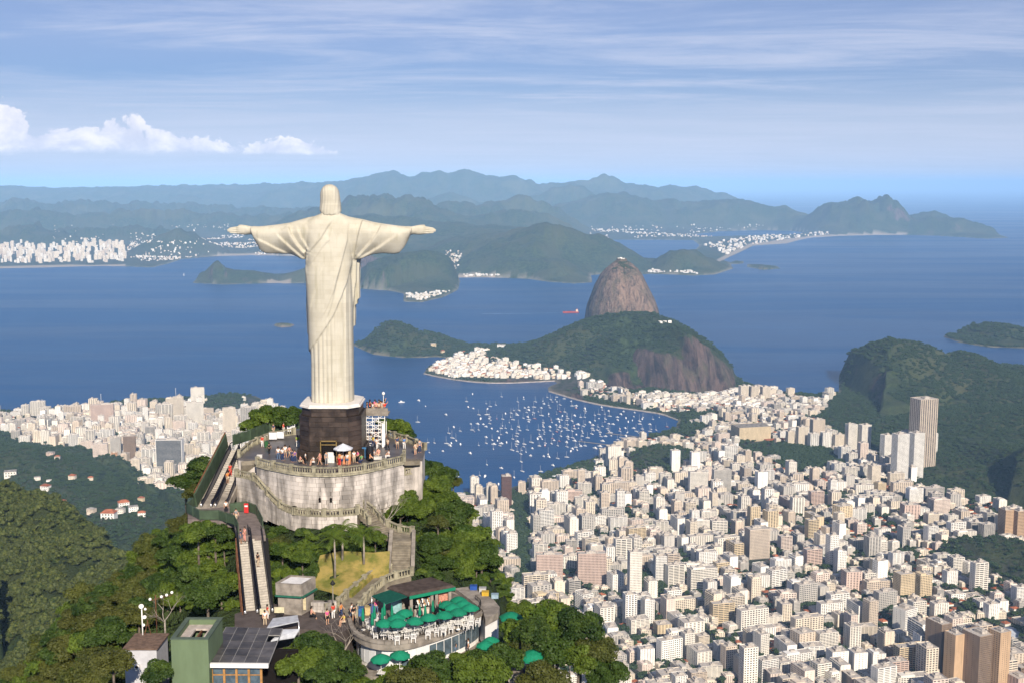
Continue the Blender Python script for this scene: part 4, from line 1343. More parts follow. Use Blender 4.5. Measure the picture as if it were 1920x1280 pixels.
def building_meshes(key, w, d, fl, pier, pw, sp, open_sides=False, balc=0.0, top='tank', fh=3.05, ribs=False):
    """Meshes of one block: wall (frame of slabs and piers), windows (set back), roof gear."""
    h = fl * fh
    ins = 0.45
    hw, hd = w / 2, d / 2
    wl, gl, rf, tk = MB(), MB(), MB(), MB()
    gl.box(-hw + ins, hw - ins, -hd + ins, hd - ins, 0, h - .05)
    wl.box(-hw, hw, -hd, hd, h, h + .35)
    for a in ((-hw, hw, -hd, -hd + .3), (-hw, hw, hd - .3, hd), (-hw, -hw + .3, -hd + .3, hd - .3), (hw - .3, hw, -hd + .3, hd - .3)):
        wl.box(*a, h + .35, h + 1.25)
    rf.add([(-hw + .3, -hd + .3, h + .40), (hw - .3, -hd + .3, h + .40), (hw - .3, hd - .3, h + .40), (-hw + .3, hd - .3, h + .40)], [(0, 1, 2, 3)])
    for s in (-1, 1):
        y0, y1 = (-hd, -hd + ins) if s < 0 else (hd - ins, hd)
        yb0, yb1 = (y0 - balc, y1) if s < 0 else (y0, y1 + balc)
        if not ribs:
            for f in range(fl):
                z = f * fh
                wl.box(-hw + .02, hw - .02, yb0, yb1, z if f else 0, z + sp, bottom=f > 0)
        else:
            for f in range(0, fl, 1):
                wl.box(-hw + .02, hw - .02, y0 + (.30 if s < 0 else 0), y1 - (.30 if s > 0 else 0), f * fh, f * fh + sp * .7, bottom=False)
        n = max(1, int(round(w / pier)))
        for i in range(n + 1):
            x = -hw + w * i / n
            x0, x1 = max(-hw, x - pw / 2), min(hw, x + pw / 2)
            if i in (0, n): x0, x1 = (x, x + pw * .8) if i == 0 else (x - pw * .8, x)
            wl.box(x0, x1, y0 - (.04 if s < 0 else 0), y1 + (.04 if s > 0 else 0), 0, h - .01, bottom=False)
    for s in (-1, 1):
        x0, x1 = (-hw, -hw + ins) if s < 0 else (hw - ins, hw)
        if open_sides:
            for f in range(fl):
                wl.box(x0, x1, -hd + .05, hd - .05, f * fh, f * fh + sp * 1.05, bottom=f > 0)
            n = max(1, int(round(d / (pier * 1.1))))
            for i in range(n + 1):
                y = -hd + d * i / n
                a0, a1 = max(-hd + .06, y - pw / 2), min(hd - .06, y + pw / 2)
                wl.box(x0 - (.04 if s < 0 else 0), x1 + (.04 if s > 0 else 0), a0, a1, 0, h - .02, bottom=False)
        else:
            wl.box(x0 - .03, x1 + .03, -hd + .1, hd - .1, 0, h - .02, bottom=False)
            # a strip of small windows on the blank side, proud frames
            for f in range(1, fl):
                xx = x0 - .05 if s < 0 else x1 + .05
                for yy in (-.12 * d, .2 * d):
                    z = f * fh + 1.1
                    vs = [(xx, yy - .45, z), (xx, yy + .45, z), (xx, yy + .45, z + 1.1), (xx, yy - .45, z + 1.1)]
                    gl.add(vs, [(3, 2, 1, 0)] if s < 0 else [(0, 1, 2, 3)])
    r = random.Random(key)
    if top:
        tw, td = w * r.uniform(.25, .42), d * r.uniform(.35, .55)
        ox, oy = r.uniform(-.18, .18) * w, r.uniform(-.1, .15) * d
        tk.box(ox - tw / 2, ox + tw / 2, oy - td / 2, oy + td / 2, h + .3, h + r.uniform(3.0, 4.6))
        tk.box(ox - tw * .22, ox + tw * .3, oy - td * .3, oy + td * .3, h + 3, h + r.uniform(5.2, 6.6))
        tk.box(-w * .45, w * .45, -d * .45, d * .45, h + .28, h + .42)
        for i in range(4):
            a, b = r.uniform(-.42, .42) * w, r.uniform(-.4, .4) * d
            s_ = r.uniform(.5, 1.6)
            tk.box(a - s_, a + s_, b - s_ * .7, b + s_ * .7, h + .3, h + r.uniform(1.0, 2.2))
        if fl < 16 and r.random() < .6:          # set-back penthouse
            wl.box(-hw * .8, hw * .1, -hd * .72, hd * .75, h + .45, h + 3.1)
    k = 'b' + str(key)
    return dict(wall=wl.mesh('wall', [WM['cream']]), windows=gl.mesh('windows', [M_glass]), roof=rf.mesh('roof', [M_roof]), tank=tk.mesh('roof_tank', [M_tank]) if top else None, w=w, d=d, h=h, fl=fl)


def joined(bm_, wall_mat, name):
    """All of a block in one mesh with four materials, for the far mass of buildings."""
    mb = MB(); mats_ = [wall_mat, M_glass, M_roof, M_tank]
    for i, k in enumerate(('wall', 'windows', 'roof', 'tank')):
        me_ = bm_[k]
        if me_ is None: continue
        mb.add([tuple(v.co) for v in me_.vertices], [tuple(p.vertices) for p in me_.polygons], i)
    return proto(name, mb.mesh(name, mats_))


KINDS = []   # (meshes, description of form, weight)
_spec = [(18, 14, 12, 3.0, 1.3, 1.3, False, 0, 'block with rows of square windows'), (26, 14, 12, 6.5, .6, 1.15, False, .9, 'slab block with long balconies'), (16, 16, 14, 3.2, 1.5, 1.4, True, 0, 'tower with windows on all sides'),
         (34, 15, 11, 3.4, 1.2, 1.25, False, 0, 'long slab block with many windows'), (22, 18, 10, 5.5, .7, 1.3, True, .8, 'broad block ringed by balconies'), (14, 20, 13, 3.5, 1.4, 1.35, False, 0, 'narrow deep block with blank side wall'),
         (24, 15, 9, 4.0, .9, 1.2, False, 1.0, 'mid-height block with deep balconies'), (30, 16, 14, 5.0, .5, 1.25, True, 0, 'broad slab with ribbon windows'), (18, 18, 16, 4.4, 1.7, 1.2, True, 0, 'tall tower with paired windows'),
         (40, 15, 8, 3.3, 1.0, 1.3, False, 0, 'long low slab with window grid'), (20, 16, 7, 3.2, 1.2, 1.3, True, 0, 'low block with flat roof'), (16, 14, 5, 3.2, 1.3, 1.4, True, 0, 'small walk-up block'),
         (26, 20, 4, 4.2, 1.5, 1.5, True, 0, 'low flat roofed building'), (22, 14, 15, 7.2, 1.0, 1.05, False, 1.1, 'tall slab with stacked balconies'), (28, 17, 12, 2.6, 1.1, 1.3, False, 0, 'slab block with vertical piers'),
         (15, 15, 18, 3.0, 1.2, 1.2, True, .5, 'slender high tower'), (24, 22, 12, 4.8, 2.2, 1.5, True, 0, 'square block with small windows'), (20, 13, 10, 10, .6, 1.1, False, 1.1, 'block with open balconies to the street')]
for i, s in enumerate(_spec):
    m_ = building_meshes(i, s[0], s[1], s[2], s[3], s[4], s[5], s[6], s[7], 'tank', ribs=(i == 14))
    KINDS.append((m_, s[8]))


def house_mesh():
    mb = MB(); mb.box(-6, 6, -5, 5, 0, 6, 0)
    mb.add([(-6.6, -5.6, 6), (6.6, -5.6, 6), (6.6, 5.6, 6), (-6.6, 5.6, 6), (-2, 0, 8.6), (2, 0, 8.6)], [(0, 1, 5, 4), (2, 3, 4, 5), (1, 2, 5), (3, 0, 4)], 1)
    for x in (-4, -1.2, 1.6, 4.2):
        for z in (1, 4):
            for s in (-1, 1): mb.box(x - .5, x + .5, s * 5 - .05, s * 5 + .05, z, z + 1.2, 2)
    return mb.mesh('house', [WM['off-white'], M_tile, M_glass])


HOUSE = house_mesh()
_hw_ = MB()


def add_building(xc, yc, zc, rz, kind, colour, label, group=None, sc=(1, 1, 1), name='apartment_building', gm=None):
    t = thing(name, label, 'building', (xc, yc, zc - 1.5), rz, group)
    t.scale = sc
    for k, nm in (('wall', 'wall'), ('windows', 'windows'), ('roof', 'roof'), ('tank', 'roof_tank')):
        if kind[k] is None: continue
        o = obj(nm, kind[k], t, mat=WM[colour] if k == 'wall' else (gm if (gm and k == 'windows') else None))
        if k == 'windows': o['kind'] = 'stuff'
    return t


TAKEN = []       # (x, y, radius) already built on
LANDM = []       # (px, py, short name)


def landmark(xl, xr, yt, yb, d, label, colour, pier=3.2, pw=1.2, sp=1.3, opens=True, balc=0, rz=14, z0=7.0, short=None, fill=.82, name='apartment_building', ribs=False, gm=None, top='tank', ang_=None):
    x, y, z = atZ((xl + xr) / 2, yb, z0)
    zt_ = None
    dd = Vector((x, y, z0 - CH)).length
    _, _, depth = proj(x, y, z0)
    wpx = (xr - xl) * depth / F
    h = (yb - yt) * depth / F / math.cos(math.atan2(CH - z0, y) * .9)
    w = wpx * fill
    fh = 3.05
    fl = max(2, int(round(h / fh)))
    m_ = building_meshes('L%d_%d' % (xl, yt), w, d, fl, pier, pw, sp, opens, balc, top, fh, ribs)
    y2 = y + d / 2
    t = add_building(x, y2, z0, R(rz), m_, colour, label, None, (1, 1, h / (fl * fh)), name, gm)
    TAKEN.append((x, y2, max(w, d) * .62))
    LANDM.append((x, y2, short or label.split(' with ')[0]))
    return t


LM = landmark
LM(1708, 1756, 749, 884, 42, 'very tall brown ribbed office tower rising in front of the wooded hill', 'beige', 6.5, 2.2, 1.0, True, ribs=True, short='tall ribbed office tower', name='office_tower', rz=20)
LM(1672, 1704, 814, 908, 24, 'tall white gridded tower, left one of the close pair below the brown tower', 'white', 2.6, .7, 1.3, True, short='white tower pair', rz=20)
LM(1704, 1732, 812, 900, 24, 'tall white gridded tower, right one of the close pair below the brown tower', 'white', 2.6, .7, 1.3, True, rz=20, short='white tower pair')
LM(1652, 1671, 815, 868, 20, 'slim white tower just left of the close white tower pair', 'white', 3, 1, 1.3, rz=20, short='slim white tower')
LM(1737, 1758, 812, 856, 22, 'white balcony tower at the right foot of the brown office tower', 'white', 4, .8, 1.2, balc=.8, rz=20, short='white balcony tower')
LM(1690, 1712, 808, 870, 20, 'grey white tower squeezed between the brown tower and the white pair', 'off-white', 3, 1, 1.3, rz=20)
LM(1877, 1898, 956, 1018, 24, 'orange tan tower at the right edge, left one of two', 'tan', 2.8, 1.0, 1.2, balc=.5, rz=15, short='orange tan towers')
LM(1899, 1925, 958, 1020, 24, 'orange tan tower at the right edge, right one of two', 'tan', 2.8, 1.0, 1.2, balc=.5, rz=15, short='orange tan towers')
LM(1748, 1778, 1172, 1272, 34, 'brown tower with dark ribbed left face, taller of the brown pair', 'brown', 2.2, 1.1, 1.0, opens=False, rz=24, ribs=True, short='brown ribbed tower')
LM(1776, 1806, 1192, 1290, 22, 'plain brown windowless tower beside the brown ribbed tower', 'tan', 9, 8, 1.4, opens=False, rz=24, short='plain brown tower')
LM(1815, 1862, 1194, 1300, 34, 'wide brown office slab with dark vertical ribs at the lower right corner', 'brown', 2.3, 1.0, 1.0, opens=False, rz=24, ribs=True, short='wide brown slab')
LM(1858, 1890, 1188, 1302, 24, 'brown lift tower joined to the wide ribbed slab at lower right', 'tan', 4, 2.8, 1.6, opens=True, rz=24)
LM(938, 961, 893, 953, 24, 'dark reddish brown office tower standing alone near the bay shore', 'dark brown', 2.6, .5, 1.5, True, short='dark red tower', name='office_tower', rz=4)
LM(1176, 1204, 1036, 1138, 20, 'tall slim pale grey tower rising from trees mid city', 'off-white', 2.4, 1.1, 1.5, True, short='slim pale grey tower', rz=8)
LM(1000, 1060, 1040, 1098, 18, 'broad beige slab with brown vertical stripes, left one of two', 'pinkish', 2.5, 1.0, 1.2, True, short='striped beige slabs', rz=4)
LM(1077, 1142, 1038, 1100, 18, 'broad beige slab with brown vertical stripes, right one of two', 'pinkish', 2.5, 1.0, 1.2, True, short='striped beige slabs', rz=4)
LM(1225, 1251, 1043, 1102, 20, 'white tower with neat window grid behind the slim grey tower', 'white', 2.8, .9, 1.2, True, rz=8, short='neat white tower')
LM(1396, 1446, 992, 1052, 26, 'beige office block with closely spaced vertical fins in mid city', 'beige', 2.0, .9, 1.0, True, ribs=True, short='finned beige block', name='office_building')
LM(1678, 1716, 1076, 1130, 22, 'yellow beige tower with balconies, left and nearer of a pair', 'yellowish', 3.4, 1.2, 1.2, True, balc=.5, rz=18, short='yellow tower pair')
LM(1716, 1748, 1078, 1124, 22, 'yellow beige tower with balconies, right one of a pair', 'yellowish', 3.4, 1.2, 1.2, True, balc=.5, rz=18, short='yellow tower pair')
LM(1680, 1720, 1143, 1190, 26, 'plain white block with bare bright right wall, lower right city', 'white', 3.5, 1.2, 1.3, False, rz=32, short='bare white block')
for i, (a, b) in enumerate(((1552, 1592), (1594, 1627), (1629, 1661))):
    LM(a, b, 1222 + 2 * i, 1268, 22, '%s of three joined white blocks with blue grey sides in the foreground city' % ('leftmost', 'middle', 'rightmost')[i], 'white', 5, 3.2, 2.0, False, rz=12, short='three white blocks')
LM(1256, 1276, 844, 892, 16, 'tall plain white slab behind the green hillock, left one of two', 'white', 3.5, 2.4, 1.8, False, rz=10, short='plain white slabs')
LM(1293, 1313, 847, 892, 16, 'tall plain white slab behind the green hillock, right one of two', 'white', 3.5, 2.4, 1.8, False, rz=10, short='plain white slabs')
LM(1288, 1330, 884, 932, 18, 'wide pale block with vertical bands right of the green hillock', 'off-white', 2.5, 1.1, 1.2, False, ribs=True, rz=8)
LM(1333, 1374, 880, 924, 18, 'grey banded block beside the wide pale block near the hillock', 'grey', 2.5, 1.1, 1.2, False, ribs=True, rz=8)
for i, (a, b) in enumerate(((1385, 1404), (1405, 1424), (1426, 1446))):
    LM(a, b, 723 + i, 753, 22, '%s of three joined cream blocks by the open sea beach' % ('left', 'middle', 'right')[i], 'cream', 3, 1, 1.2, False, short='three seaside blocks')
LM(1474, 1490, 808, 836, 16, 'cream tower at the left end of the mid row below the hill', 'cream', short='mid row towers')
LM(1492, 1517, 800, 838, 18, 'broad cream slab second in the mid row below the hill', 'cream')
LM(1518, 1548, 786, 835, 20, 'grey beige twin-faced block behind the mid row below the hill', 'beige', short='grey beige block')
LM(1515, 1536, 812, 842, 16, 'white balcony block third in the mid row below the hill', 'white', balc=.8, pier=6)
LM(1538, 1560, 810, 842, 16, 'bright white balcony block fourth in the mid row below the hill', 'white', balc=.8, pier=6)
LM(1561, 1584, 814, 844, 16, 'cream block fifth in the mid row below the hill', 'cream')
LM(1585, 1608, 795, 846, 20, 'tall grey striped tower, left of the pair in front of the dark hillside', 'off-white', 2.4, .9, 1.2, short='striped grey pair')
LM(1610, 1634, 796, 848, 20, 'tall grey striped tower, right of the pair in front of the dark hillside', 'off-white', 2.4, .9, 1.2, short='striped grey pair')
LM(1416, 1440, 884, 922, 18, 'white windowless slab standing behind the sports ground trees', 'white', 8, 5, 2.4, False, short='windowless white slab')
LM(1372, 1450, 800, 828, 60, 'large low cream institutional building with flat roofs near the shore', 'yellowish', 4, 1.8, 1.6, True, top=None, short='large cream institution', name='institution_building')
LM(1135, 1166, 836, 876, 22, 'square corner block with pale blue painted wall panel facing the bay', 'off-white', 6, 3.5, 2.0, True, short='corner block on the shore')
for i, x in enumerate(range(1170, 1300, 22)):
    LM(x, x + 21, 826 + i * .8, 850 + i, 18, '%s beige block of the row along the bay front' % ('first', 'second', 'third', 'fourth', 'fifth', 'sixth')[i], ('beige', 'cream', 'off-white')[i % 3], rz=24, short='bay front row')
LM(1726, 1775, 914, 942, 20, 'grey green grid slab at the foot of the wooded hill', 'grey', 2.6, .8, 1.1, True, short='grey green slab')
LM(1742, 1784, 936, 970, 22, 'cream slab with dense balconies in front of the grey green slab', 'pale pink', 2.8, .8, 1.2, True, balc=.5)
LM(1628, 1652, 872, 915, 18, 'stepped cream tower left of the white tower pair', 'cream', rz=20)
LM(1640, 1662, 905, 932, 18, 'yellow cream block below the stepped cream tower', 'yellowish', rz=20)
LM(1285, 1350, 1066, 1112, 20, 'long cream office slab with ribbon windows', 'off-white', 3.0, .5, 1.3, True, short='cream ribbon slab', name='office_building')
# left city
LM(166, 216, 758, 800, 20, 'wide pink twin-slab block on the left shore', 'pinkish', 3, 1, 1.2, short='wide pink block')
LM(322, 346, 744, 800, 20, 'tall cream tower with rounded face near the left shore', 'cream', 2.6, 1, 1.1, short='tall cream shore tower')
LM(355, 385, 727, 768, 20, 'white twin tower left of the small dark green hill', 'off-white', short='white twin tower by the small hill')
LM(346, 384, 754, 800, 20, 'grey white balcony slab below the white twin tower', 'off-white', balc=.7)
LM(415, 444, 765, 826, 20, 'tall pale striped tower right of the small dark hill', 'cream', 2.4, .9, 1.2, short='pale striped tower')
LM(448, 482, 763, 815, 20, 'grey slab with many balconies beside the foreground trees', 'grey', balc=.8, pier=5)
LM(288, 347, 824, 884, 26, 'black glass office block in a white frame', 'white', 60, 1.4, .35, False, gm=M_glassd, top='tank', short='black glass block', name='office_building', rz=2)
LM(205, 228, 820, 868, 18, 'grey green tower left of the brown slab in the left city', 'grey', 2.6, 1, 1.2)
LM(229, 256, 817, 868, 18, 'brown slab with deep balconies left of the black glass block', 'brown', 3, 1, 1.2, balc=.8, short='brown balcony slab')
LM(172, 204, 832, 888, 20, 'tall pale pink striped tower at the edge of the left woods', 'pale pink', 2.4, .9, 1.2, short='pale pink striped tower')
LM(207, 221, 848, 880, 14, 'small orange brick tower right of the pale pink tower', 'orange')
LM(18, 46, 838, 868, 18, 'isolated cream tower standing in the woods at far left', 'cream', short='isolated cream tower')
LM(286, 312, 905, 946, 16, 'pale block with bare lit wall at the edge of the left woods', 'pale pink', 8, 5, 2, False, rz=30, short='bare walled block')
LM(256, 288, 896, 930, 18, 'cream block with many windows beside the bare walled block', 'cream', rz=30)
LM(246, 263, 860, 905, 16, 'cream tower in front of the black glass block', 'cream')
LM(0, 17, 795, 822, 18, 'white tower cut by the left edge of the picture', 'white')
LM(108, 120, 772, 800, 14, 'white slim tower behind the left city', 'white')
LM(267, 278, 763, 795, 14, 'slender white tower before the shore woods', 'white')
print('landmark buildings', len(LANDM))

M_shed = mat('grey_blue_sheet', (.42, .45, .50), .6, .4, amt=.2, scale=.1)
for (px, py, w, d, h, wc, rm, lb) in ((1116, 910, 95, 38, 9, 'tan', M_tile, 'long low mall with reddish brown roof behind the dark red tower'), (1460, 884, 46, 34, 9, 'orange', M_tile, 'hall with bright orange red roof beside the sports ground'), (1520, 905, 80, 30, 9, 'off-white', M_tile, 'low complex with faded orange roofs in mid city'),
                              (1872, 1196, 80, 55, 9, 'white', M_shed, 'big flat shed with pale grey blue roof at lower right'), (1572, 912, 70, 34, 9, 'off-white', M_roof, 'grey roofed school complex in mid city'), (1452, 826, 60, 26, 8, 'cream', M_tile, 'low cream building with orange roof by the park'),
                              (1012, 911, 50, 16, 7, 'white', M_corr0, 'white roofed yacht club shed on the lower shore'), (1052, 893, 46, 14, 6, 'white', M_corr0, 'long white club roof on the lower shore'), (1088, 877, 36, 14, 6, 'off-white', M_roof, 'small club building next to the boats ashore'), (1240, 822, 40, 16, 6, 'white', M_corr0, 'white marina shed at the head of the cove'),
                              (1498, 762, 60, 22, 14, 'white', M_roof, 'broad white college building near the beach'), (1430, 800, 55, 24, 14, 'white', M_roof, 'long white college block behind the cream institution')):
    x, y, _ = atZ(px, py, 8.0)
    t = thing('low_building', lb, 'building', (x, y, 5), R(18)); MB().box(-w / 2, w / 2, -d / 2, d / 2, 0, h).build('wall', WM[wc], t)
    MB().add([(-w / 2 - 1, -d / 2 - 1, h), (w / 2 + 1, -d / 2 - 1, h), (w / 2 + 1, d / 2 + 1, h), (-w / 2 - 1, d / 2 + 1, h), (-w / 2 + 2, 0, h + d * .13), (w / 2 - 2, 0, h + d * .13)], [(0, 1, 5, 4), (2, 3, 4, 5), (1, 2, 5), (3, 0, 4), (3, 2, 1, 0)]).build('roof', rm, t)
    wm_ = MB()
    for k in range(int(w / 4)): wm_.box(-w / 2 + 1 + 4 * k, -w / 2 + 3 + 4 * k, -d / 2 - .06, -d / 2 + .1, h * .35, h * .7)
    wm_.build('windows', M_glass, t)['kind'] = 'stuff'
    for dx in np.linspace(-w / 2 + d / 2, w / 2 - d / 2, max(1, int(w / d) + 1)): TAKEN.append((x + dx * math.cos(R(18)), y + dx * math.sin(R(18)), d * .55))
AVEN = [shore([(962, 935), (985, 935), (1002, 1130), (968, 1130)])]
PARK = [shore([(1385, 832), (1470, 838), (1560, 850), (1560, 872), (1480, 868), (1395, 866)]), shore([(1440, 848), (1560, 852), (1585, 888), (1470, 890)]), shore([(1000, 880), (1110, 868), (1130, 890), (1090, 900), (1000, 915)]),
        shore([(1040, 735), (1250, 775), (1250, 782), (1040, 745)]), shore([(1230, 808), (1290, 795), (1340, 800), (1290, 822), (1220, 824)]), shore([(0, 768), (215, 755), (330, 746), (330, 760), (215, 772), (0, 782)]),
        shore([(1200, 1085), (1250, 1100), (1240, 1140), (1190, 1130)])]
auto = []
r_ = random.Random(5)


def district(x0, x1, y0, y1, th, lot_u, lot_v, street_u, street_v, seed, dens, hscale=1.0):
    rr_ = random.Random(seed)
    c, s = math.cos(th), math.sin(th)
    cx, cy = (x0 + x1) / 2, (y0 + y1) / 2
    ext = max(x1 - x0, y1 - y0) * .75
    u = -ext; iu = 0
    res = []
    while u < ext:
        v = -ext; iv = 0
        while v < ext:
            x = cx + u * c - v * s + rr_.uniform(-3, 3); y = cy + u * s + v * c + rr_.uniform(-3, 3)
            if x0 < x < x1 and y0 < y < y1: res.append((x, y, rr_.random()))
            v += lot_v * rr_.uniform(.85, 1.2); iv += 1
            if iv % 3 == 0: v += street_v
        u += lot_u * rr_.uniform(.9, 1.12); iu += 1
        if iu % 4 == 0: u += street_u
    A_ = np.array(res)
    z, sd_, rk_, cv_ = gheight(A_[:, 0], A_[:, 1], True)
    ur_ = urban(A_[:, 0], A_[:, 1])
    bad = np.zeros(len(A_), bool)
    for p_ in AVEN + PARK: bad |= sdist(A_[:, 0], A_[:, 1], p_) > -6
    ok = seen(A_, z, 60) & (sd_ > 22) & (ur_ > -5) & ((z < 21) | (A_[:, 1] < 1800)) & ~bad & (A_[:, 2] < dens)
    # part of the hills is too steep to build on
    for (x, y, q_), zz in zip(A_[ok], z[ok]):
        g_ = fbm(np.array([x]), np.array([y]), 420, 2, 61)[0]
        low = rr_.random() < (.34 + .35 * (g_ < -.12))
        if low: k = rr_.choice([10, 11, 12, 11, -1, -1, -1])
        else: k = rr_.choice([0, 1, 2, 3, 4, 5, 6, 7, 8, 9, 13, 14, 15, 16, 17, 0, 1, 3, 4, 6])
        hs = hscale * rr_.uniform(.55, 1.2)
        hit = False
        w = max(KINDS[k][0]['w'], KINDS[k][0]['d']) if k >= 0 else 12
        for a, b, rad in TAKEN:
            if (a - x) ** 2 + (b - y) ** 2 < (rad + w * .45) ** 2: hit = True; break
        if hit: continue
        TAKEN.append((x, y, w * .36))
        auto.append([x, y, float(zz), th + rr_.choice([0, 0, 0, math.pi / 2]) + rr_.gauss(0, .06), k, hs, rr_.random(), rr_.choice([.95, 1.1, 1.25, 1.5]) if k >= 0 else 1.0])


district(-150, 1500, 1380, 2500, R(16), 35, 31, 10, 8, 1, .80)
district(-150, 1750, 2500, 3150, R(10), 35, 32, 12, 10, 2, .78, .95)
district(250, 1400, 3150, 4300, R(20), 30, 27, 12, 10, 3, .72, .60)
district(-1900, -450, 2250, 3900, R(6), 27, 25, 8, 6, 4, .90, .92)
print('auto buildings', len(auto))
A_ = np.array([a[:3] for a in auto])
px_, py_, dd_ = proj(A_[:, 0], A_[:, 1], A_[:, 2] + 15)
hgt = np.array([(KINDS[a[4]][0]['h'] * a[5] if a[4] >= 0 else 8) for a in auto])
wid = np.array([(KINDS[a[4]][0]['w'] if a[4] >= 0 else 12) for a in auto])
inframe = (px_ > -20) & (px_ < 1940) & (py_ < 1290)
hidden = (px_ > 330) & (px_ < 870) & (py_ > 860)
score = hgt * wid / dd_ ** 2 * inframe * ~hidden
order = np.argsort(-score)
NB = 300 - len(LANDM)
colw = ['cream'] * 7 + ['white'] * 11 + ['off-white'] * 9 + ['beige'] * 3 + ['pinkish'] + ['pale pink'] * 2 + ['grey'] * 2 + ['yellowish'] * 2 + ['brown']
labels_used = {}
single = [i for i in order[:NB] if auto[i][4] >= 0]
LA = np.array([[a, b] for a, b, c in LANDM])
pending = {}
for i in single:
    x, y, z, rz, k, hs, q_ = auto[i][:7]
    col_ = colw[int(q_ * 1e4) % len(colw)]
    j = int(np.argmin((LA[:, 0] - x) ** 2 + (LA[:, 1] - y) ** 2))
    lx, ly = LA[j]
    rel = ('behind' if y - ly > abs(x - lx) else 'in front of' if ly - y > abs(x - lx) else 'right of' if x > lx else 'left of')
    pending.setdefault((col_, KINDS[k][1], rel, LANDM[j][2]), []).append((i, px_[i]))
ORD = ['leftmost', 'second', 'third', 'fourth', 'fifth', 'sixth', 'seventh', 'eighth', 'ninth', 'tenth', 'eleventh', 'twelfth', 'thirteenth', 'fourteenth', 'fifteenth', 'sixteenth', 'seventeenth', 'eighteenth', 'nineteenth', 'twentieth'] + ['last'] * 20
for (col_, form, rel, lmn), its in pending.items():
    its.sort(key=lambda t: t[1])
    for n_, (i, _) in enumerate(its):
        x, y, z, rz, k, hs, q_ = auto[i][:7]
        pre = '' if len(its) == 1 else ORD[min(n_, 22)] + (' ' if n_ == 0 else ' from left ')
        lab = (pre + col_ + ' ' + form + ', ' + rel + ' the ' + lmn).split()
        lab = ' '.join(lab[:16])
        add_building(x, y, z, rz, KINDS[k][0], col_, lab, 'apartment blocks of the dense city', (auto[i][7], 1.12, hs))
sset = set(single)
rest = [a for i, a in enumerate(auto) if i not in sset]
# low houses and yards squeezed into the gaps
for (x0, x1, y0, y1, n) in ((-150, 1750, 1380, 3150, 9000), (250, 1500, 3150, 4300, 2600), (-1900, -450, 2250, 3900, 3500)):
    Q = sprinkle(n, x0, x1, y0, y1, n)
    z, sd_, rk_, cv_ = gheight(Q[:, 0], Q[:, 1], True)
    ok = seen(Q, z, 60) & (sd_ > 20) & (urban(Q[:, 0], Q[:, 1]) > -5) & (z < 22)
    for p_ in AVEN + PARK: ok &= sdist(Q[:, 0], Q[:, 1], p_) < -4
    for (x, y), zz in zip(Q[ok], z[ok]):
        T2 = np.array(TAKEN)
        if ((T2[:, 0] - x) ** 2 + (T2[:, 1] - y) ** 2 < (T2[:, 2] + 8.5) ** 2).any(): continue
        k = r_.choice([-1, -1, -1, 11, 11, 10])
        TAKEN.append((x, y, 7.0))
        rest.append([x, y, float(zz), R(14) + r_.choice([0, math.pi / 2]) + r_.gauss(0, .1), k, r_.uniform(.5, 1.0), r_.random(), r_.uniform(.6, 1.0)])
print('all buildings', len(rest))
jcols = ['cream', 'white', 'off-white', 'beige', 'pale pink', 'grey']
jp, jmap = [], {}
for k in range(len(KINDS)):
    for c_ in (jcols[k % 6], jcols[(k + 1) % 6], ('white', 'off-white', 'cream')[k % 3]):
        jmap.setdefault(k, []).append(len(jp)); jp.append(joined(KINDS[k][0], WM[c_], 'block'))
jmap[-1] = [len(jp)]; jp.append(proto('house', HOUSE))
scatter('city_blocks', jp, [(a[0], a[1], a[2] - 1.5) for a in rest], [a[3] for a in rest], [(a[7], 1.12, a[5]) for a in rest], [jmap[a[4]][int(a[6] * 997) % len(jmap[a[4]])] for a in rest],
        'smaller pale city blocks and tiled houses packed between the large blocks')

def ground_at(px, py):
    x, y, z = ray(px, py)
    ts = np.exp(np.linspace(math.log(700), math.log(6000), 500))
    X, Y, Z = x * ts, y * ts, CH + z * ts
    H = gheight(X, Y)
    i = int(np.argmax(Z < H))
    return X[i], Y[i], H[i]


# small towns: Urca, far shore
def simple_block(name, w, d, h, wm, hip=False):
    mb = MB(); mb.box(-w / 2, w / 2, -d / 2, d / 2, -3, h, 0)
    if hip:
        mb.add([(-w / 2 - .5, -d / 2 - .5, h), (w / 2 + .5, -d / 2 - .5, h), (w / 2 + .5, d / 2 + .5, h), (-w / 2 - .5, d / 2 + .5, h), (0, 0, h + 2.4)], [(0, 1, 4), (1, 2, 4), (2, 3, 4), (3, 0, 4)], 1)
    else:
        mb.box(-w * .2, w * .15, -d * .3, d * .2, h, h + 2.5, 2)
    nf = max(2, int(h / 3.1))
    for f in range(nf):
        for s in (-1, 1):
            n = int(w / 3)
            for i in range(n):
                x = -w / 2 + (i + .5) * w / n
                mb.box(x - .7, x + .7, s * d / 2 - .06, s * d / 2 + .06, f * 3.1 + 1, f * 3.1 + 2.3, 3)
    return proto(name, mb.mesh(name, [wm, M_tile, M_tank, M_glass]))


town = [simple_block('town_block', 18, 13, 12, WM['white']), simple_block('town_block', 14, 12, 9, WM['cream']), simple_block('town_block', 22, 13, 16, WM['off-white']), simple_block('town_block', 12, 10, 6, WM['white'], True), simple_block('town_block', 14, 11, 7, WM['cream'], True),
        simple_block('town_block', 20, 16, 38, WM['off-white']), simple_block('town_block', 24, 15, 48, WM['cream']), simple_block('town_block', 30, 15, 30, WM['beige'])]


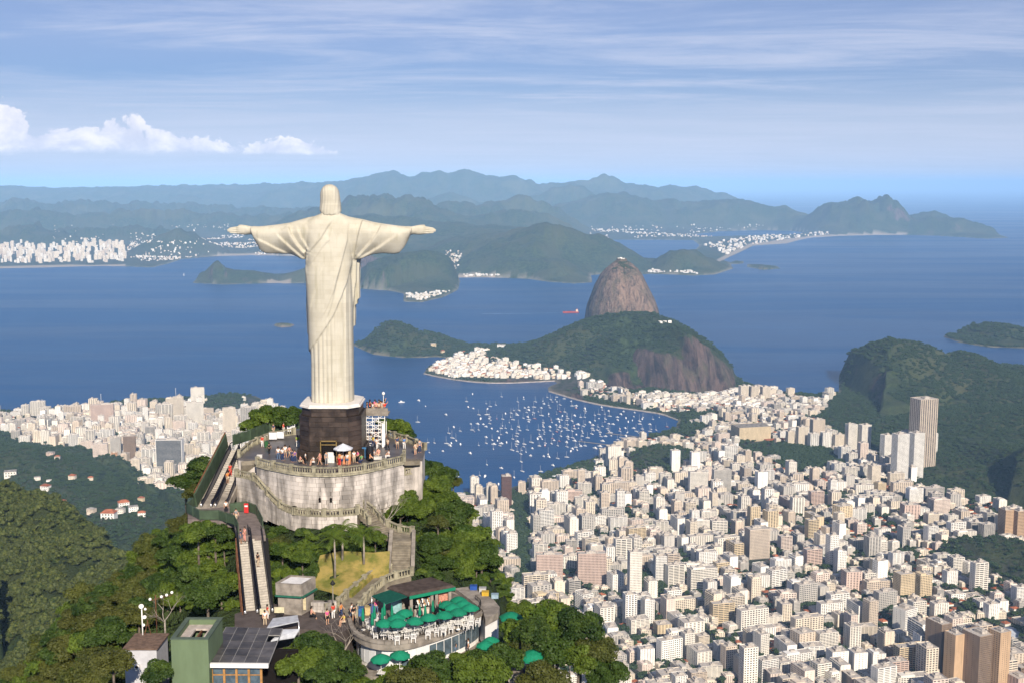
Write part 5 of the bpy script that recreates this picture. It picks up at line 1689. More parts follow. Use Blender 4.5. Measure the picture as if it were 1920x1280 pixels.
def fill_town(n, poly, kinds, seed, zmax=30, sdmin=18, smin=.8, smax=1.2, clump=None):
    rr_ = np.random.RandomState(seed)
    a_, b_, _ = proj(poly[:, 0], poly[:, 1], 0.0)
    qa, qb = rr_.uniform(a_.min(), a_.max(), n), rr_.uniform(b_.min(), b_.max(), n)
    P = np.array([atZ(u, v, 5.0)[:2] for u, v in zip(qa, qb)])
    P = P[sdist(P[:, 0], P[:, 1], poly) > 0]
    z, sd_, rk_, cv_ = gheight(P[:, 0], P[:, 1], True)
    ok = (sd_ > sdmin) & (z < zmax) & (z > 1)
    if clump: ok &= fbm(P[:, 0], P[:, 1], clump, 3, seed) > -.02
    P, z = P[ok], z[ok]
    s = rr_.uniform(smin, smax, len(P))
    return np.column_stack([P, z]), rr_.uniform(-.3, .3, len(P)) + .3, np.column_stack([s, s, s * rr_.uniform(.8, 1.4, len(P))]), rr_.choice(kinds, len(P))


def town_obj(name, parts, label):
    P = np.vstack([p[0] for p in parts]); print(name, len(P))
    scatter(name, town, P, np.concatenate([p[1] for p in parts]), np.vstack([p[2] for p in parts]), np.concatenate([p[3] for p in parts]), label)


urca = shore([(805, 698), (850, 709), (1040, 713), (1100, 718), (1250, 768), (1420, 772), (1450, 740), (1395, 728), (1390, 742), (1300, 748), (1200, 746), (1110, 724), (1100, 704), (1040, 684), (900, 666), (820, 672)])
town_obj('waterside_town', [fill_town(5200, urca, [0, 1, 2, 3, 4, 1, 0], 3, 30, 20)], 'small white town with red roofs along the curved sea wall')
niteroi = shore([(-150, 500), (0, 498), (235, 494), (240, 470), (120, 462), (-150, 462)])
far_parts = [fill_town(700, niteroi, [5, 6, 7, 5, 6, 2], 5, 80, 60, .8, 1.5),
             fill_town(7500, shore([(235, 496), (420, 482), (600, 480), (560, 440), (470, 410), (330, 412), (250, 432)]), [0, 1, 3, 4], 6, 170, 40, .5, 1.1, 350),
             fill_town(2200, shore([(-150, 470), (230, 470), (260, 425), (-150, 405)]), [0, 3, 4], 7, 190, 60, .5, 1.1, 350),
             fill_town(3600, shore([(1040, 420), (1120, 449), (1320, 448), (1500, 430), (1650, 432), (1650, 424), (1300, 415), (1150, 402), (1050, 402)]), [0, 1, 3, 4], 8, 90, 60, .7, 1.4, 500),
             fill_town(1500, shore([(1318, 462), (1365, 480), (1400, 462), (1480, 450), (1560, 441), (1700, 439), (1640, 435), (1420, 445)]), [0, 1, 3, 4, 2], 9, 40, 60, .9, 1.6),
             fill_town(800, shore([(820, 478), (925, 464), (925, 474), (880, 492), (855, 518), (838, 510)]), [0, 1, 3, 4], 10, 150, 20, .6, 1.0),
             fill_town(500, shore([(700, 545), (790, 566), (850, 545), (790, 553)]), [0, 1], 11, 16, 12, .5, .9),
             fill_town(300, shore([(870, 521), (940, 522), (940, 518), (870, 517)]), [0, 3], 12, 20, 15, .5, .9),
             fill_town(700, shore([(1215, 513), (1310, 516), (1310, 509), (1215, 508)]), [0, 3], 13, 25, 15, .5, .9)]
town_obj('far_shore_town', far_parts, 'hazy white buildings of the towns along the far shore')
for P_, n_, lb in ((( 1160, 484.5), 5, 'small white cable car station on top of the granite dome'),):
    c_ = atY(1166, 484, SLY)
    st_ = thing('cable_car_station', lb, 'building', (c_[0], SLY - 6, _zt * .985))
    for i, (dx, dy, w, h) in enumerate(((-16, 0, 9, 7), (-4, 4, 11, 9), (9, -2, 8, 6), (2, -14, 14, 4))):
        MB().box(dx - w / 2, dx + w / 2, dy - w / 2, dy + w / 2, -6, h).build('pavilion', WM['white'], st_)
for (a, b, Yd, lb) in ((1246, 608, 4800, 'low white cable car station among trees on the lower hill'), (1280, 614, 4640, 'rounded white cable car pavilion at the right end of the lower hill')):
    c_ = atY(a, b, Yd)
    gz = float(gheight(np.array([c_[0]]), np.array([c_[1]]))[0])
    st_ = thing('cable_car_station', lb, 'building', (c_[0], Yd, gz))
    for i in range(6):
        dx, dy = r_.uniform(-22, 22), r_.uniform(-26, 14); w = r_.uniform(8, 16)
        MB().box(dx - w / 2, dx + w / 2, dy - 4, dy + 5, -12, r_.uniform(4, 9) - abs(dy) * .1).build('pavilion', WM['white'], st_)

# ---------------- trees standing in the city
tp = []
for p_ in PARK + AVEN: tp.append(p_)
cand = []
rr_ = np.random.RandomState(17)
for p_, n in zip(tp, (260, 300, 200, 120, 150, 260, 120, 220)):
    P = np.stack([rr_.uniform(p_[:, 0].min(), p_[:, 0].max(), n * 2), rr_.uniform(p_[:, 1].min(), p_[:, 1].max(), n * 2)], 1)
    cand.append(P[sdist(P[:, 0], P[:, 1], p_) > 0])
P = np.vstack([sprinkle(9000, -150, 1500, 1380, 3200, 21), sprinkle(1200, 200, 1400, 3150, 4300, 23), sprinkle(1500, -1900, -450, 2250, 3900, 22)])
T_ = np.array(TAKEN)
keep = np.ones(len(P), bool)
for i in range(0, len(P), 500):
    d2 = (P[i:i + 500, None, 0] - T_[None, :, 0]) ** 2 + (P[i:i + 500, None, 1] - T_[None, :, 1]) ** 2
    keep[i:i + 500] = (d2 > (T_[None, :, 2] * .85 + 1.5) ** 2).all(1)
P = np.vstack([P[keep]] + cand)
z, sd_, rk_, cv_ = gheight(P[:, 0], P[:, 1], True)
ok = seen(P, z, 20) & (sd_ > 14) & (urban(P[:, 0], P[:, 1]) > -10) & (z < 30)
P, z = P[ok], z[ok]
# edge trees of the wooded hills too
px_, py_, dd_ = proj(P[:, 0], P[:, 1], z + 5)
s_ = rr_.uniform(4.5, 9.0, len(P))
vis = (px_ > 860) & (px_ < 1915) & (py_ < 1270)
sc_ = np.where(vis, s_ / dd_, 0)
top_ = np.argsort(-sc_)[:110]
city_tree_m = [far_tufts[i].data for i in range(4)]
trunk_m = MB().tube([(0, 0, -6), (0, 0, .6)], [.07, .05], 5).mesh('trunk', [M_bark])
_tl = {}
for i in sorted(top_, key=lambda k: px_[k]):
    j = int(np.argmin((LA[:, 0] - P[i, 0]) ** 2 + (LA[:, 1] - P[i, 1]) ** 2)); dx_, dy_ = P[i, 0] - LA[j, 0], P[i, 1] - LA[j, 1]
    rel = ('behind' if dy_ > abs(dx_) else 'in front of' if -dy_ > abs(dx_) else 'right of' if dx_ > 0 else 'left of')
    k_ = (rel, LANDM[j][2]); _tl[k_] = _tl.get(k_, -1) + 1
    t = thing('street_tree', ' '.join((ORD[min(_tl[k_], 22)] + ' dark green street tree ' + rel + ' the ' + LANDM[j][2]).split()[:16]), 'tree', (P[i, 0], P[i, 1], z[i] + s_[i] * .25), rr_.uniform(0, 6), 'dark green trees between the city blocks')
    t.scale = (s_[i],) * 3
    obj('crown', city_tree_m[i % 4], t)
ts = set(top_.tolist())
ri = [i for i in range(len(P)) if i not in ts]
print('city trees', len(P))
scatter('street_trees', far_tufts, np.column_stack([P[ri], z[ri] + s_[ri] * .2]), rr_.uniform(0, 6.28, len(ri)), s_[ri] * 1.05, rr_.randint(0, 4, len(ri)), 'dark green street and park trees filling gaps of the city')

# single houses in the woods at left
for i, (px, py, w, cw, hip, lb) in enumerate(((86, 918, 15, 'white', 1, 'white villa with orange tiled roof in the left woods'), (92, 905, 9, 'white', 0, 'tall white house right behind the orange roofed villa'), (136, 898, 12, 'cream', 1, 'small pinkish tiled house on the wooded hill'), (170, 900, 9, 'cream', 1, 'tiny tan tiled cottage on the wooded hill'),
        (232, 950, 16, 'white', 1, 'white house with tiled roof above the lower villa row'), (205, 972, 20, 'white', 1, 'long white villa with red roof at the valley bottom'), (226, 962, 13, 'off-white', 0, 'pale green white house beside the long villa'), (250, 958, 14, 'white', 0, 'pale blue white house right of the villa row'), (266, 968, 11, 'white', 1, 'white house at the right end of the villa row'),
        (118, 945, 10, 'cream', 1, 'small yellow house deep in the left woods'), (172, 962, 12, 'beige', 0, 'tan low house left of the villa row'), (265, 938, 9, 'yellowish', 1, 'small orange house above the villa row'), (70, 900, 11, 'off-white', 0, 'low white house left of the orange roofed villa'), (20, 893, 22, 'off-white', 0, 'broad flat white house at the far left edge'),
        (940, 652, 26, 'white', 0, 'long white building standing on the saddle beside the open sea'), (812, 652, 20, 'yellowish', 0, 'sand coloured fort building at the foot of the small dark headland'), (830, 661, 14, 'yellowish', 1, 'small sand coloured house beside the headland fort'), (870, 663, 11, 'orange', 1, 'orange red house at the neck of the small town'), (95, 855, 14, 'pinkish', 0, 'pink three storey house at the top of the left woods'), (108, 862, 10, 'cream', 1, 'cream house beside the pink one in the woods'))):
    h_ = ground_at(px, py)
    t = thing('house', lb, 'house', (h_[0], h_[1], h_[2] + 1.5), rnd.uniform(-.4, .5)); k = w / 12
    mb = MB(); mb.box(-6, 6, -4.5, 4.5, -4, 5.5)
    mb.build('wall', WM[cw], t)
    if hip: MB().add([(-6.6, -5.1, 5.5), (6.6, -5.1, 5.5), (6.6, 5.1, 5.5), (-6.6, 5.1, 5.5), (-2.5, 0, 8.2), (2.5, 0, 8.2)], [(0, 1, 5, 4), (2, 3, 4, 5), (1, 2, 5), (3, 0, 4), (3, 2, 1, 0)]).build('roof', M_tile, t)
    else: MB().box(-6.2, 6.2, -4.7, 4.7, 5.5, 5.9).build('roof', M_roof, t)
    for x in (-4, -1.3, 1.4, 4.1):
        for z in (.8, 3.4): MB().box(x - .6, x + .6, -4.56, -4.4, z, z + 1.3).build('window', M_glass, t)
    t.scale = (k * 1.2,) * 3
# ------------------------------------------------------------------ summit: terraces, walls, stairs
M_stone = mat('weathered_wall_stone', (0.56, 0.51, 0.47), .9, .2, amt=.62, scale=.55, rnd_=.14, detail=8, stretch=(1.3, 1.3, .28))
M_joint = mat('mortar', (0.25, 0.22, 0.20), .95, .1)
M_balu = mat('mossy_balustrade', (0.36, 0.33, 0.24), .92, .15, amt=.45, scale=1.3, rnd_=.1, detail=7)
M_floor = mat('worn_terrace_floor', (0.115, 0.105, 0.105), .42, .5, amt=.35, scale=.5, detail=7)
M_step = mat('stone_step', (0.235, 0.205, 0.16), .9, .2, amt=.35, scale=1.2, rnd_=.12)
M_green = mat('green_painted_metal', (0.060, 0.095, 0.055), .6, .4, amt=.35, scale=1.0)
M_navy = mat('dark_blue_panel', (0.016, 0.019, 0.042), .3, .6, amt=.3, scale=1.0)
M_rubber = mat('black_rubber', (0.015, 0.014, 0.014), .6, .3)
M_tread = mat('ribbed_metal_tread', (0.47, 0.43, 0.38), .5, .5, amt=.25, scale=3, rnd_=.1)
M_rust = mat('rusty_steel', (0.17, 0.075, 0.040), .85, .3, amt=.45, scale=1.5)
M_chrome = mat('bright_metal', (0.75, 0.75, 0.76), .25, .8, metal=.7, amt=.1)
M_conc = mat('stained_concrete', (0.30, 0.265, 0.23), .92, .2, amt=.42, scale=.8, detail=8)
M_white = mat('white_paint', (0.78, 0.76, 0.74), .6, .3, amt=.08, scale=1.2, rnd_=.04)
M_red = mat('red_paint', (0.55, 0.03, 0.03), .5, .4)
M_lawn = mat('dry_lawn', (0.30, 0.23, 0.075), .95, .1, amt=.5, scale=.55, detail=8, col2=(0.12, 0.13, 0.03))
ub_stone = MB().box(-.5, .5, -.5, .5, -.5, .5).mesh('stone_block', [M_stone])
ub_step = MB().box(-.5, .5, -.5, .5, -.5, .5).mesh('step', [M_step])
ub_tread = MB().box(-.5, .5, -.5, .5, -.5, .5).mesh('tread', [M_tread])
balu_mesh = MB().lathe([(.09, 0), (.09, .05), (.055, .09), (.105, .24), (.09, .36), (.045, .50), (.06, .56), (.085, .60), (.085, .64)], 6).mesh('baluster', [M_balu])


def G3(px, py, z):
    x, y, _ = atZ(px, py, z)
    return (x, y, z)


def densify(P, step=1.0):
    P = [np.array(p, float) for p in P]
    out_ = [P[0]]
    for a, b in zip(P[:-1], P[1:]):
        n = max(1, int(np.linalg.norm((b - a)[:2]) / step))
        for i in range(1, n + 1): out_.append(a + (b - a) * i / n)
    return out_


def smooth_line(P, it=2):
    """Chaikin-rounded polyline keeping its ends."""
    P = [np.array(p, float) for p in P]
    for _ in range(it):
        Q = [P[0]]
        for a, b in zip(P[:-1], P[1:]): Q += [a * .75 + b * .25, a * .25 + b * .75]
        P = Q + [P[-1]]
    return P


def balustrade(label, P, pillars=None, single=False, h=.95, solid=False, group='stone balustrades of the terraces'):
    """P: list of 3D base points."""
    P = [np.array(p, float) for p in P]
    o = P[0]
    t = thing('balustrade', label, 'balustrade', tuple(o), 0, group)
    base, top, pil, bal = MB(), MB(), MB(), MB()
    L = [0]
    for a, b in zip(P[:-1], P[1:]): L.append(L[-1] + np.linalg.norm((b - a)[:2]))
    for a, b in zip(P[:-1], P[1:]):
        a, b = a - o, b - o
        base.bar(a + [0, 0, .08], b + [0, 0, .08], .30, .18)
        top.bar(a + [0, 0, h - .07], b + [0, 0, h - .07], .28, .14)
    base.build('base_rail', M_balu, t); top.build('top_rail', M_balu, t)

    def at_(s):
        i = min(max(int(np.searchsorted(L, s)) - 1, 0), len(P) - 2)
        f = (s - L[i]) / max(L[i + 1] - L[i], 1e-6)
        return P[i] + (P[i + 1] - P[i]) * f, P[i + 1] - P[i]
    tot = L[-1]
    npil = pillars or max(2, int(tot / 3.2) + 1)
    ps = [tot * i / (npil - 1) for i in range(npil)]
    for s in ps:
        p, d = at_(s)
        pm = MB(); pm.box(-.24, .24, -.22, .22, 0, h + .04); pm.box(-.28, .28, -.26, .26, h + .04, h + .12)
        pm.build('pillar', M_balu, t, tuple(p - o), math.atan2(d[1], d[0]))
    s = .5
    while s < tot - .3:
        if min(abs(s - q_) for q_ in ps) > .36:
            p, d = at_(s)
            if single:
                b_ = obj('baluster', balu_mesh, t, tuple(p - o + np.array([0, 0, .17])))
            else:
                bal.lathe([(.08, .17), (.06, .22), (.10, .40), (.05, .65), (.08, .80)], 5, tuple(p - o))
        s += .36
    if not single and bal.v:
        b_ = bal.build('balusters', M_balu, t); b_['kind'] = 'stuff'
    return t


def block_wall(label, P, z0s, z1s, cat='wall', course=.56, bl=1.35, thick=.35, name='stone_wall'):
    """Wall along P (2D points); z0s,z1s bottom and top heights at those points; face on the camera side."""
    P = [np.array(p[:2], float) for p in P]
    o = np.array([P[0][0], P[0][1], min(z0s)])
    t = thing(name, label, cat, tuple(o))
    L = [0]
    for a, b in zip(P[:-1], P[1:]): L.append(L[-1] + np.linalg.norm(b - a))
    back = MB(); n = len(P)
    for i in range(n - 1):
        a, b = P[i] - o[:2], P[i + 1] - o[:2]
        d = (b - a) / np.linalg.norm(b - a); nn = np.array([-d[1], d[0]])
        vs = []
        for q_, za, zb in ((a, z0s[i], z1s[i]), (b, z0s[i + 1], z1s[i + 1])):
            for off in (.10, .7):
                p = q_ + nn * off
                vs += [(p[0], p[1], za - o[2]), (p[0], p[1], zb - o[2] - .02)]
        back.add(vs, [(0, 4, 5, 1), (2, 3, 7, 6), (1, 5, 7, 3), (0, 2, 6, 4), (0, 1, 3, 2), (4, 6, 7, 5)])
    back.build('wall_core', M_joint, t)
    tot = L[-1]
    zmin, zmax = min(z0s), max(z1s)
    nc = int((zmax - zmin) / course)
    cnt = 0
    r = random.Random(int(tot * 100))
    for c in range(nc + 1):
        zc = zmax - (c + .5) * course
        s = -(bl / 2 if c % 2 else 0)
        while s < tot:
            l_ = bl * r.uniform(.8, 1.2)
            s0, s1 = max(s, 0), min(s + l_, tot)
            s += l_
            if s1 - s0 < .3: continue
            m_ = (s0 + s1) / 2
            zt_ = np.interp(m_, L, z1s); zb_ = np.interp(m_, L, z0s)
            top_ = min(zc + course / 2, zt_); bot = max(zc - course / 2, zb_)
            if top_ - bot < .12: continue
            pa = np.array([np.interp(s0, L, [p[0] for p in P]), np.interp(s0, L, [p[1] for p in P])])
            pb = np.array([np.interp(s1, L, [p[0] for p in P]), np.interp(s1, L, [p[1] for p in P])])
            mid = (pa + pb) / 2 - o[:2]; d = pb - pa; ln_ = np.linalg.norm(d)
            ob_ = obj('stone_block', ub_stone, t, (mid[0], mid[1], (top_ + bot) / 2 - o[2]))
            ob_.scale = (ln_ - .025, thick + r.uniform(-.03, .03), top_ - bot - .025)
            ob_.rotation_euler = (0, 0, math.atan2(d[1], d[0]))
            cnt += 1
            if cnt >= 298: return t
    return t


def stairs(label, P, w, n, name='stone_stairs', group=None, side=True, mesh_=None, mat_=None, rise_fill=.6):
    """Steps along a 3D polyline P (top to bottom or bottom to top), width w."""
    P = [np.array(p, float) for p in P]
    o = P[0].copy()
    t = thing(name, label, 'stairs', tuple(o), 0, group)
    L = [0]
    for a, b in zip(P[:-1], P[1:]): L.append(L[-1] + np.linalg.norm((b - a)[:2]))
    tot = L[-1]
    c = lambda s, k: np.interp(s, L, [p[k] for p in P])
    for i in range(n):
        s0, s1 = tot * i / n, tot * (i + 1) / n
        a = np.array([c(s0, 0), c(s0, 1)]); b = np.array([c(s1, 0), c(s1, 1)])
        z = c((s0 + s1) / 2, 2)
        d = b - a
        ob_ = obj('step', mesh_ or ub_step, t, ((a[0] + b[0]) / 2 - o[0], (a[1] + b[1]) / 2 - o[1], z - o[2] - rise_fill / 2))
        ob_.scale = (np.linalg.norm(d) * 1.04, w, rise_fill)
        ob_.rotation_euler = (0, 0, math.atan2(d[1], d[0]))
    return t


# upper terrace
arc_px = [(483, 870), (500, 875), (525, 880), (553, 885.5), (583, 888), (614, 889), (648, 887), (680, 883), (705, 877.5), (735, 870.5), (756, 865.5)]
arc = smooth_line([G3(x, y, TZ) for x, y in arc_px], 1)
terr = [(p[0], p[1]) for p in arc] + [G3(*q_, TZ)[:2] for q_ in ((757, 858), (792, 860), (797, 843), (765, 828), (730, 818), (715, 806), (690, 798), (560, 800), (500, 816), (462, 838), (446, 858), (483, 861))]
tb = MB().prism(terr, TZ - .3, TZ)
terr_b = [(p[0] + (-24.5 - p[0]) * .004, p[1] + (158 - p[1]) * .004) for p in terr]
upper = thing('upper_terrace', 'grey paved viewing terrace around the statue pedestal', 'terrace', (0, 0, 0))
tb.build('paving', M_floor, upper)
MB().prism(terr_b, 704.0, TZ - .3).build('terrace_mass', M_stone, upper)
balustrade('long curved stone balustrade along the front of the upper viewing terrace', [tuple(p) for p in arc], 8, True)
n_ = len(arc)
block_wall('tall curved whitish stone wall below the viewing terrace, streaked with black stains', [tuple(p) for p in arc], [705.6] * n_, [TZ - .02] * n_, name='terrace_wall')
# string course under the balustrade
mb = MB()
for a, b in zip(arc[:-1], arc[1:]): mb.bar(np.array(a) + [0, -.12, -.14], np.array(b) + [0, -.12, -.14], .55, .2)
obj('string_course', mb.mesh('string_course', [M_balu]), upper)
# outer railings of the terrace
balustrade('stone balustrade on the right rim of the viewing terrace', [G3(797, 843, TZ), G3(766, 829, TZ), G3(731, 819, TZ), G3(716, 807, TZ)], 6)
balustrade('short stone balustrade beside the right terrace steps', [G3(757, 864, TZ), G3(758, 857, TZ)], 2)
balustrade('stone balustrade along the back left rim of the viewing terrace hung with white banners', [G3(449, 856, TZ), G3(470, 838, TZ), G3(499, 824, TZ), G3(530, 817, TZ), G3(551, 814, TZ)], 5)
# steps at both ends, side flights hugging the wall, front landing
LZ = 706.4
sl1 = G3(469, 862, TZ); sl2 = G3(467, 886, 709.0)
stairs('broad stone steps at the left end of the viewing terrace', [sl1, sl2], 2.3, 12, group='terrace end steps')
sr1 = G3(773, 862, TZ); sr2 = G3(772, 880, 709.0)
stairs('broad stone steps at the right end of the viewing terrace', [sr1, sr2], 2.1, 12, group='terrace end steps')
lo_px = [(444, 893, 709.0), (462, 896, 709.0), (480, 902, 709.0), (491, 916, 708.2), (503, 930, 707.5), (517, 945, 706.9), (532, 957, LZ), (552, 964, LZ)]
lo = smooth_line([G3(*q_) for q_ in lo_px], 1)
ro_px = [(789, 886, 709.0), (765, 889, 709.0), (748, 892, 709.0), (733, 905, 708.2), (718, 919, 707.4), (704, 933, 706.8), (690, 945, LZ), (681, 950, LZ)]
ro = smooth_line([G3(*q_) for q_ in ro_px], 1)
fl_px = [(552, 964, LZ), (580, 967, LZ), (611, 968, LZ), (640, 967, LZ), (669, 964, LZ)]
fl_ = smooth_line([G3(*q_) for q_ in fl_px], 1)
balustrade('stone balustrade sweeping down the left side stairs below the terrace', lo, 5)
balustrade('stone balustrade sweeping down the right side stairs below the terrace', ro, 5)
balustrade('short straight stone balustrade of the lower front landing', fl_, 5, True)


def band(outer, inner, thick, m, label=None, name=None, parent=None):
    """Ramp surface between two 3D lines of equal count."""
    mb = MB(); n = len(outer)
    vs = [tuple(p) for p in outer] + [tuple(p) for p in inner] + [(p[0], p[1], p[2] - thick) for p in outer] + [(p[0], p[1], p[2] - thick) for p in inner]
    fs = []
    for i in range(n - 1):
        fs += [(i, i + 1, n + i + 1, n + i), (2 * n + i, i + 0, i + 1, 2 * n + i + 1)[::-1] if False else (2 * n + i, 2 * n + i + 1, i + 1, i), (n + i, n + i + 1, 3 * n + i + 1, 3 * n + i)]
    fs += [(0, n, 3 * n, 2 * n), (n - 1, 2 * n - 1, 4 * n - 1, 3 * n - 1)]
    mb.add(vs, fs)
    return mb.mesh(name or 'ramp', [m])


def inset(line, d):
    """Line moved sideways by d (to the left of its direction)."""
    out_ = []
    for i in range(len(line)):
        a = line[max(i - 1, 0)]; b = line[min(i + 1, len(line) - 1)]
        t = (b - a)[:2]; t = t / np.linalg.norm(t)
        out_.append(np.array([line[i][0] - t[1] * d, line[i][1] + t[0] * d, line[i][2]]))
    return out_


lin, rin = inset(lo, 2.0), inset(ro, -2.0)
sft = stairs('stone flight descending along the left of the curved wall', [(a + b) / 2 for a, b in zip(lo[4:], lin[4:])], 1.9, 16, group='side flights hugging the curved wall')
obj('flight_base', band(lo, lin, 1.2, M_step, name='flight_base'), sft, loc=tuple(-np.array(sft.location) + [0, 0, -.15]))
sft = stairs('stone flight descending along the right of the curved wall', [(a + b) / 2 for a, b in zip(ro[4:], rin[4:])], 1.9, 16, group='side flights hugging the curved wall')
obj('flight_base', band(ro, rin, 1.2, M_step, name='flight_base'), sft, loc=tuple(-np.array(sft.location) + [0, 0, -.15]))
lan = MB().prism([tuple(p[:2]) for p in fl_] + [tuple(p[:2]) for p in ro[-3:]] + [(SX + 7.5, 151), (SX, 150.5), (SX - 6.5, 151)], 703.5, LZ)
tag(lan.build('front_landing', M_step), 'narrow stone landing in front of the curved terrace wall', 'landing')
# retaining walls under the outer balustrades
block_wall('pale stone retaining wall under the left side stairs', lo[:9], [704.0] * 9, [p[2] - .02 for p in lo[:9]])
block_wall('pale stone retaining wall under the front landing', [tuple(p) for p in lo[8:]] + [tuple(p) for p in fl_[1:]], [704.3] * (len(lo) - 8 + len(fl_) - 1), [p[2] - .02 for p in lo[8:]] + [p[2] - .02 for p in fl_[1:]])
block_wall('mossy stone retaining wall under the right side stairs', [tuple(p) for p in ro[::-1]], [703.5] * len(ro), [p[2] - .02 for p in ro[::-1]])
tag(MB().box(-.8, .8, -2.4, 2.4, -3.2, 0).build('side_block', M_conc, None, (G3(445, 880, 709.0)[0] + .9, G3(445, 880, 709.0)[1] + 3.4, 709.0 + 1.2)), 'stone side block left of the upper end steps', 'wall')
# small figures in niches on the front wall
for i, x in enumerate((600, 621)):
    p = atZ(x, 958, LZ)
    b = MB(); b.tube([(0, 0, 0), (0, 0, .28)], [.16, .13], 8); b.lathe([(.05, .28), (.16, .38), (.15, .52), (.06, .60)], 8)
    pd = MB(); pd.box(-.22, .22, -.2, .2, -1.2, 0)
    t = thing('bronze_bust', 'dark bronze bust on a slim stone plinth, %s one below the curved wall' % ('left', 'right')[i], 'bust', (p[0], p[1], LZ + 1.2), 0, 'busts below the curved wall')
    b.build('head', M_dark, t); pd.build('plinth', M_stone, t)
# lower right flight winding down to the plaza
up_l = [G3(669, 964, LZ), G3(690, 986, 705.4)]
balustrade('short stone balustrade falling from the right end of the front landing', [G3(671, 960, LZ), G3(681, 966, 705.9), G3(692, 982, 705.2)], 3)
z7 = 704.4
balustrade('stone balustrade descending beside the twisted bare tree to the straight flight', [G3(683, 948, LZ), G3(700, 962, 705.7), G3(722, 985, 704.9), G3(748, 997, z7), G3(773, 1001, z7)], 6)
stairs('stone flight leading down right from the front landing', [G3(676, 955, LZ), G3(706, 980, 705.2), G3(740, 1004, z7)], 1.9, 14)
tag(MB().prism([G3(*q_, z7)[:2] for q_ in ((722, 990), (750, 997), (774, 1000), (774, 1013), (735, 1013))], 702.5, z7).build('stair_landing', M_step), 'small stone landing above the long straight flight', 'landing')
zb = 701.7
stairs('long straight stone flight seen head on above the cafe', [G3(755, 1013, z7), G3(751, 1077, zb)], 2.45, 20)
for xs, lb in (((734, 729), 'low stone parapet on the left of the long straight flight'), ((776, 774), 'low stone parapet on the right of the long straight flight')):
    a, b = np.array(G3(xs[0], 1006, z7)), np.array(G3(xs[1], 1075, zb))
    m_ = MB().bar(a * 0 + [0, 0, .45], b - a + [0, 0, .45], .36, .9)
    m_.bar(a * 0 + [0, 0, .93], b - a + [0, 0, .93], .46, .1)
    tag(m_.build('parapet', M_conc, None, tuple(a)), lb, 'parapet')
PZ = 700.3
pu = smooth_line([G3(731, 1072, zb), G3(700, 1078, 701.5), G3(672, 1103, 701.0), G3(645, 1124, 700.6), G3(628, 1143, PZ), G3(612, 1146, PZ)], 1)
pl = smooth_line([G3(771, 1078, zb), G3(728, 1088, 701.5), G3(705, 1107, 701.0), G3(685, 1127, 700.6), G3(672, 1148, PZ), G3(668, 1156, PZ)], 1)
balustrade('upper stone balustrade of the path curving down beside the dry lawn', pu, 7)
balustrade('lower stone balustrade of the curving path behind the cafe awning', pl, 7)
tag(obj('curved_path', band(pu, pl, 1.5, M_step, name='curved_path')), 'worn stone path curving down between two balustrades', 'path')
# dry lawn
lawn_px = [(592, 1068, 702.4), (600, 1040, 703.4), (640, 1032, 703.8), (700, 1035, 703.8), (731, 1032, 703.9), (729, 1068, 702.4), (700, 1076, 701.9), (660, 1112, 701.2), (588, 1100, 701.2)]
LP = [G3(*q_) for q_ in lawn_px]
cx_, cy_ = np.mean([p[0] for p in LP]), np.mean([p[1] for p in LP])
mb = MB(); mb.add([(p[0], p[1], p[2]) for p in LP] + [(cx_, cy_, np.mean([p[2] for p in LP]))] + [(p[0], p[1], p[2] - 2) for p in LP],
                  [(i, (i + 1) % 9, 9) for i in range(9)] + [(10 + i, 10 + (i + 1) % 9, (i + 1) % 9, i) for i in range(9)])
tag(mb.build('lawn', M_lawn), 'dry yellow lawn with palms below the front landing', kind='structure')
block_wall('rough dark stone retaining wall below the dry lawn', [G3(584, 1145, PZ), G3(612, 1147, PZ), G3(630, 1143, PZ)], [699.5] * 3, [701.4] * 3, course=.4, bl=.7)
# plaza
plz = [G3(*q_, PZ)[:2] for q_ in ((440, 1150), (505, 1130), (590, 1140), (630, 1143), (672, 1148), (668, 1160), (655, 1176), (640, 1186), (600, 1180), (560, 1178), (440, 1178))]
tag(MB().prism(plz, 697.0, PZ - .004).build('plaza', mat('dark_paving', (0.10, 0.082, 0.078), .85, .2, amt=.3, scale=1.0)), 'dark paved plaza at the foot of the escalators', kind='structure')

# ------------------------------------------------------------------ escalators
def escalator(label, top, bot, w=.95, n=24, side=None):
    top, bot = np.array(top, float), np.array(bot, float)
    t = thing('escalator', label, 'escalator', tuple(bot), 0, 'escalators up to the statue')
    d = top - bot
    d2 = d[:2] / np.linalg.norm(d[:2]); nn = np.array([-d2[1], d2[0]])
    for i in range(n):
        p = d * (i + .5) / n
        o = obj('tread', ub_tread, t, (p[0], p[1], p[2] - .06))
        o.scale = (np.linalg.norm(d[:2]) / n * .58, w, .26); o.rotation_euler = (0, 0, math.atan2(d2[1], d2[0]))
    for s in (-1, 1):
        off = np.array([nn[0] * s * (w / 2 + .16), nn[1] * s * (w / 2 + .16), 0])
        pn = MB(); pn.bar(off + [0, 0, .28], off + d + [0, 0, .28], .20, .95)
        pn.bar(off + np.array([-d2[0] * .9, -d2[1] * .9, .25]), off + [0, 0, .25], .2, .8)
        pn.build('side_panel', M_navy, t)
        hr_ = MB(); hr_.tube([off + np.array([-d2[0] * 1.05, -d2[1] * 1.05, .30]), off + np.array([-d2[0] * .9, -d2[1] * .9, .78]), off + [0, 0, .88], off + d + [0, 0, .88], off + d + np.array([d2[0] * .8, d2[1] * .8, .85])], .07, 6)
        hr_.build('handrail', M_rubber, t)
        nw = MB(); nw.lathe([(.12, 0), (.15, .1), (.10, .35), (.04, .4)], 8, tuple(off + np.array([-d2[0] * 1.15, -d2[1] * 1.15, .05])))
        nw.build('newel', M_chrome, t)
    return t


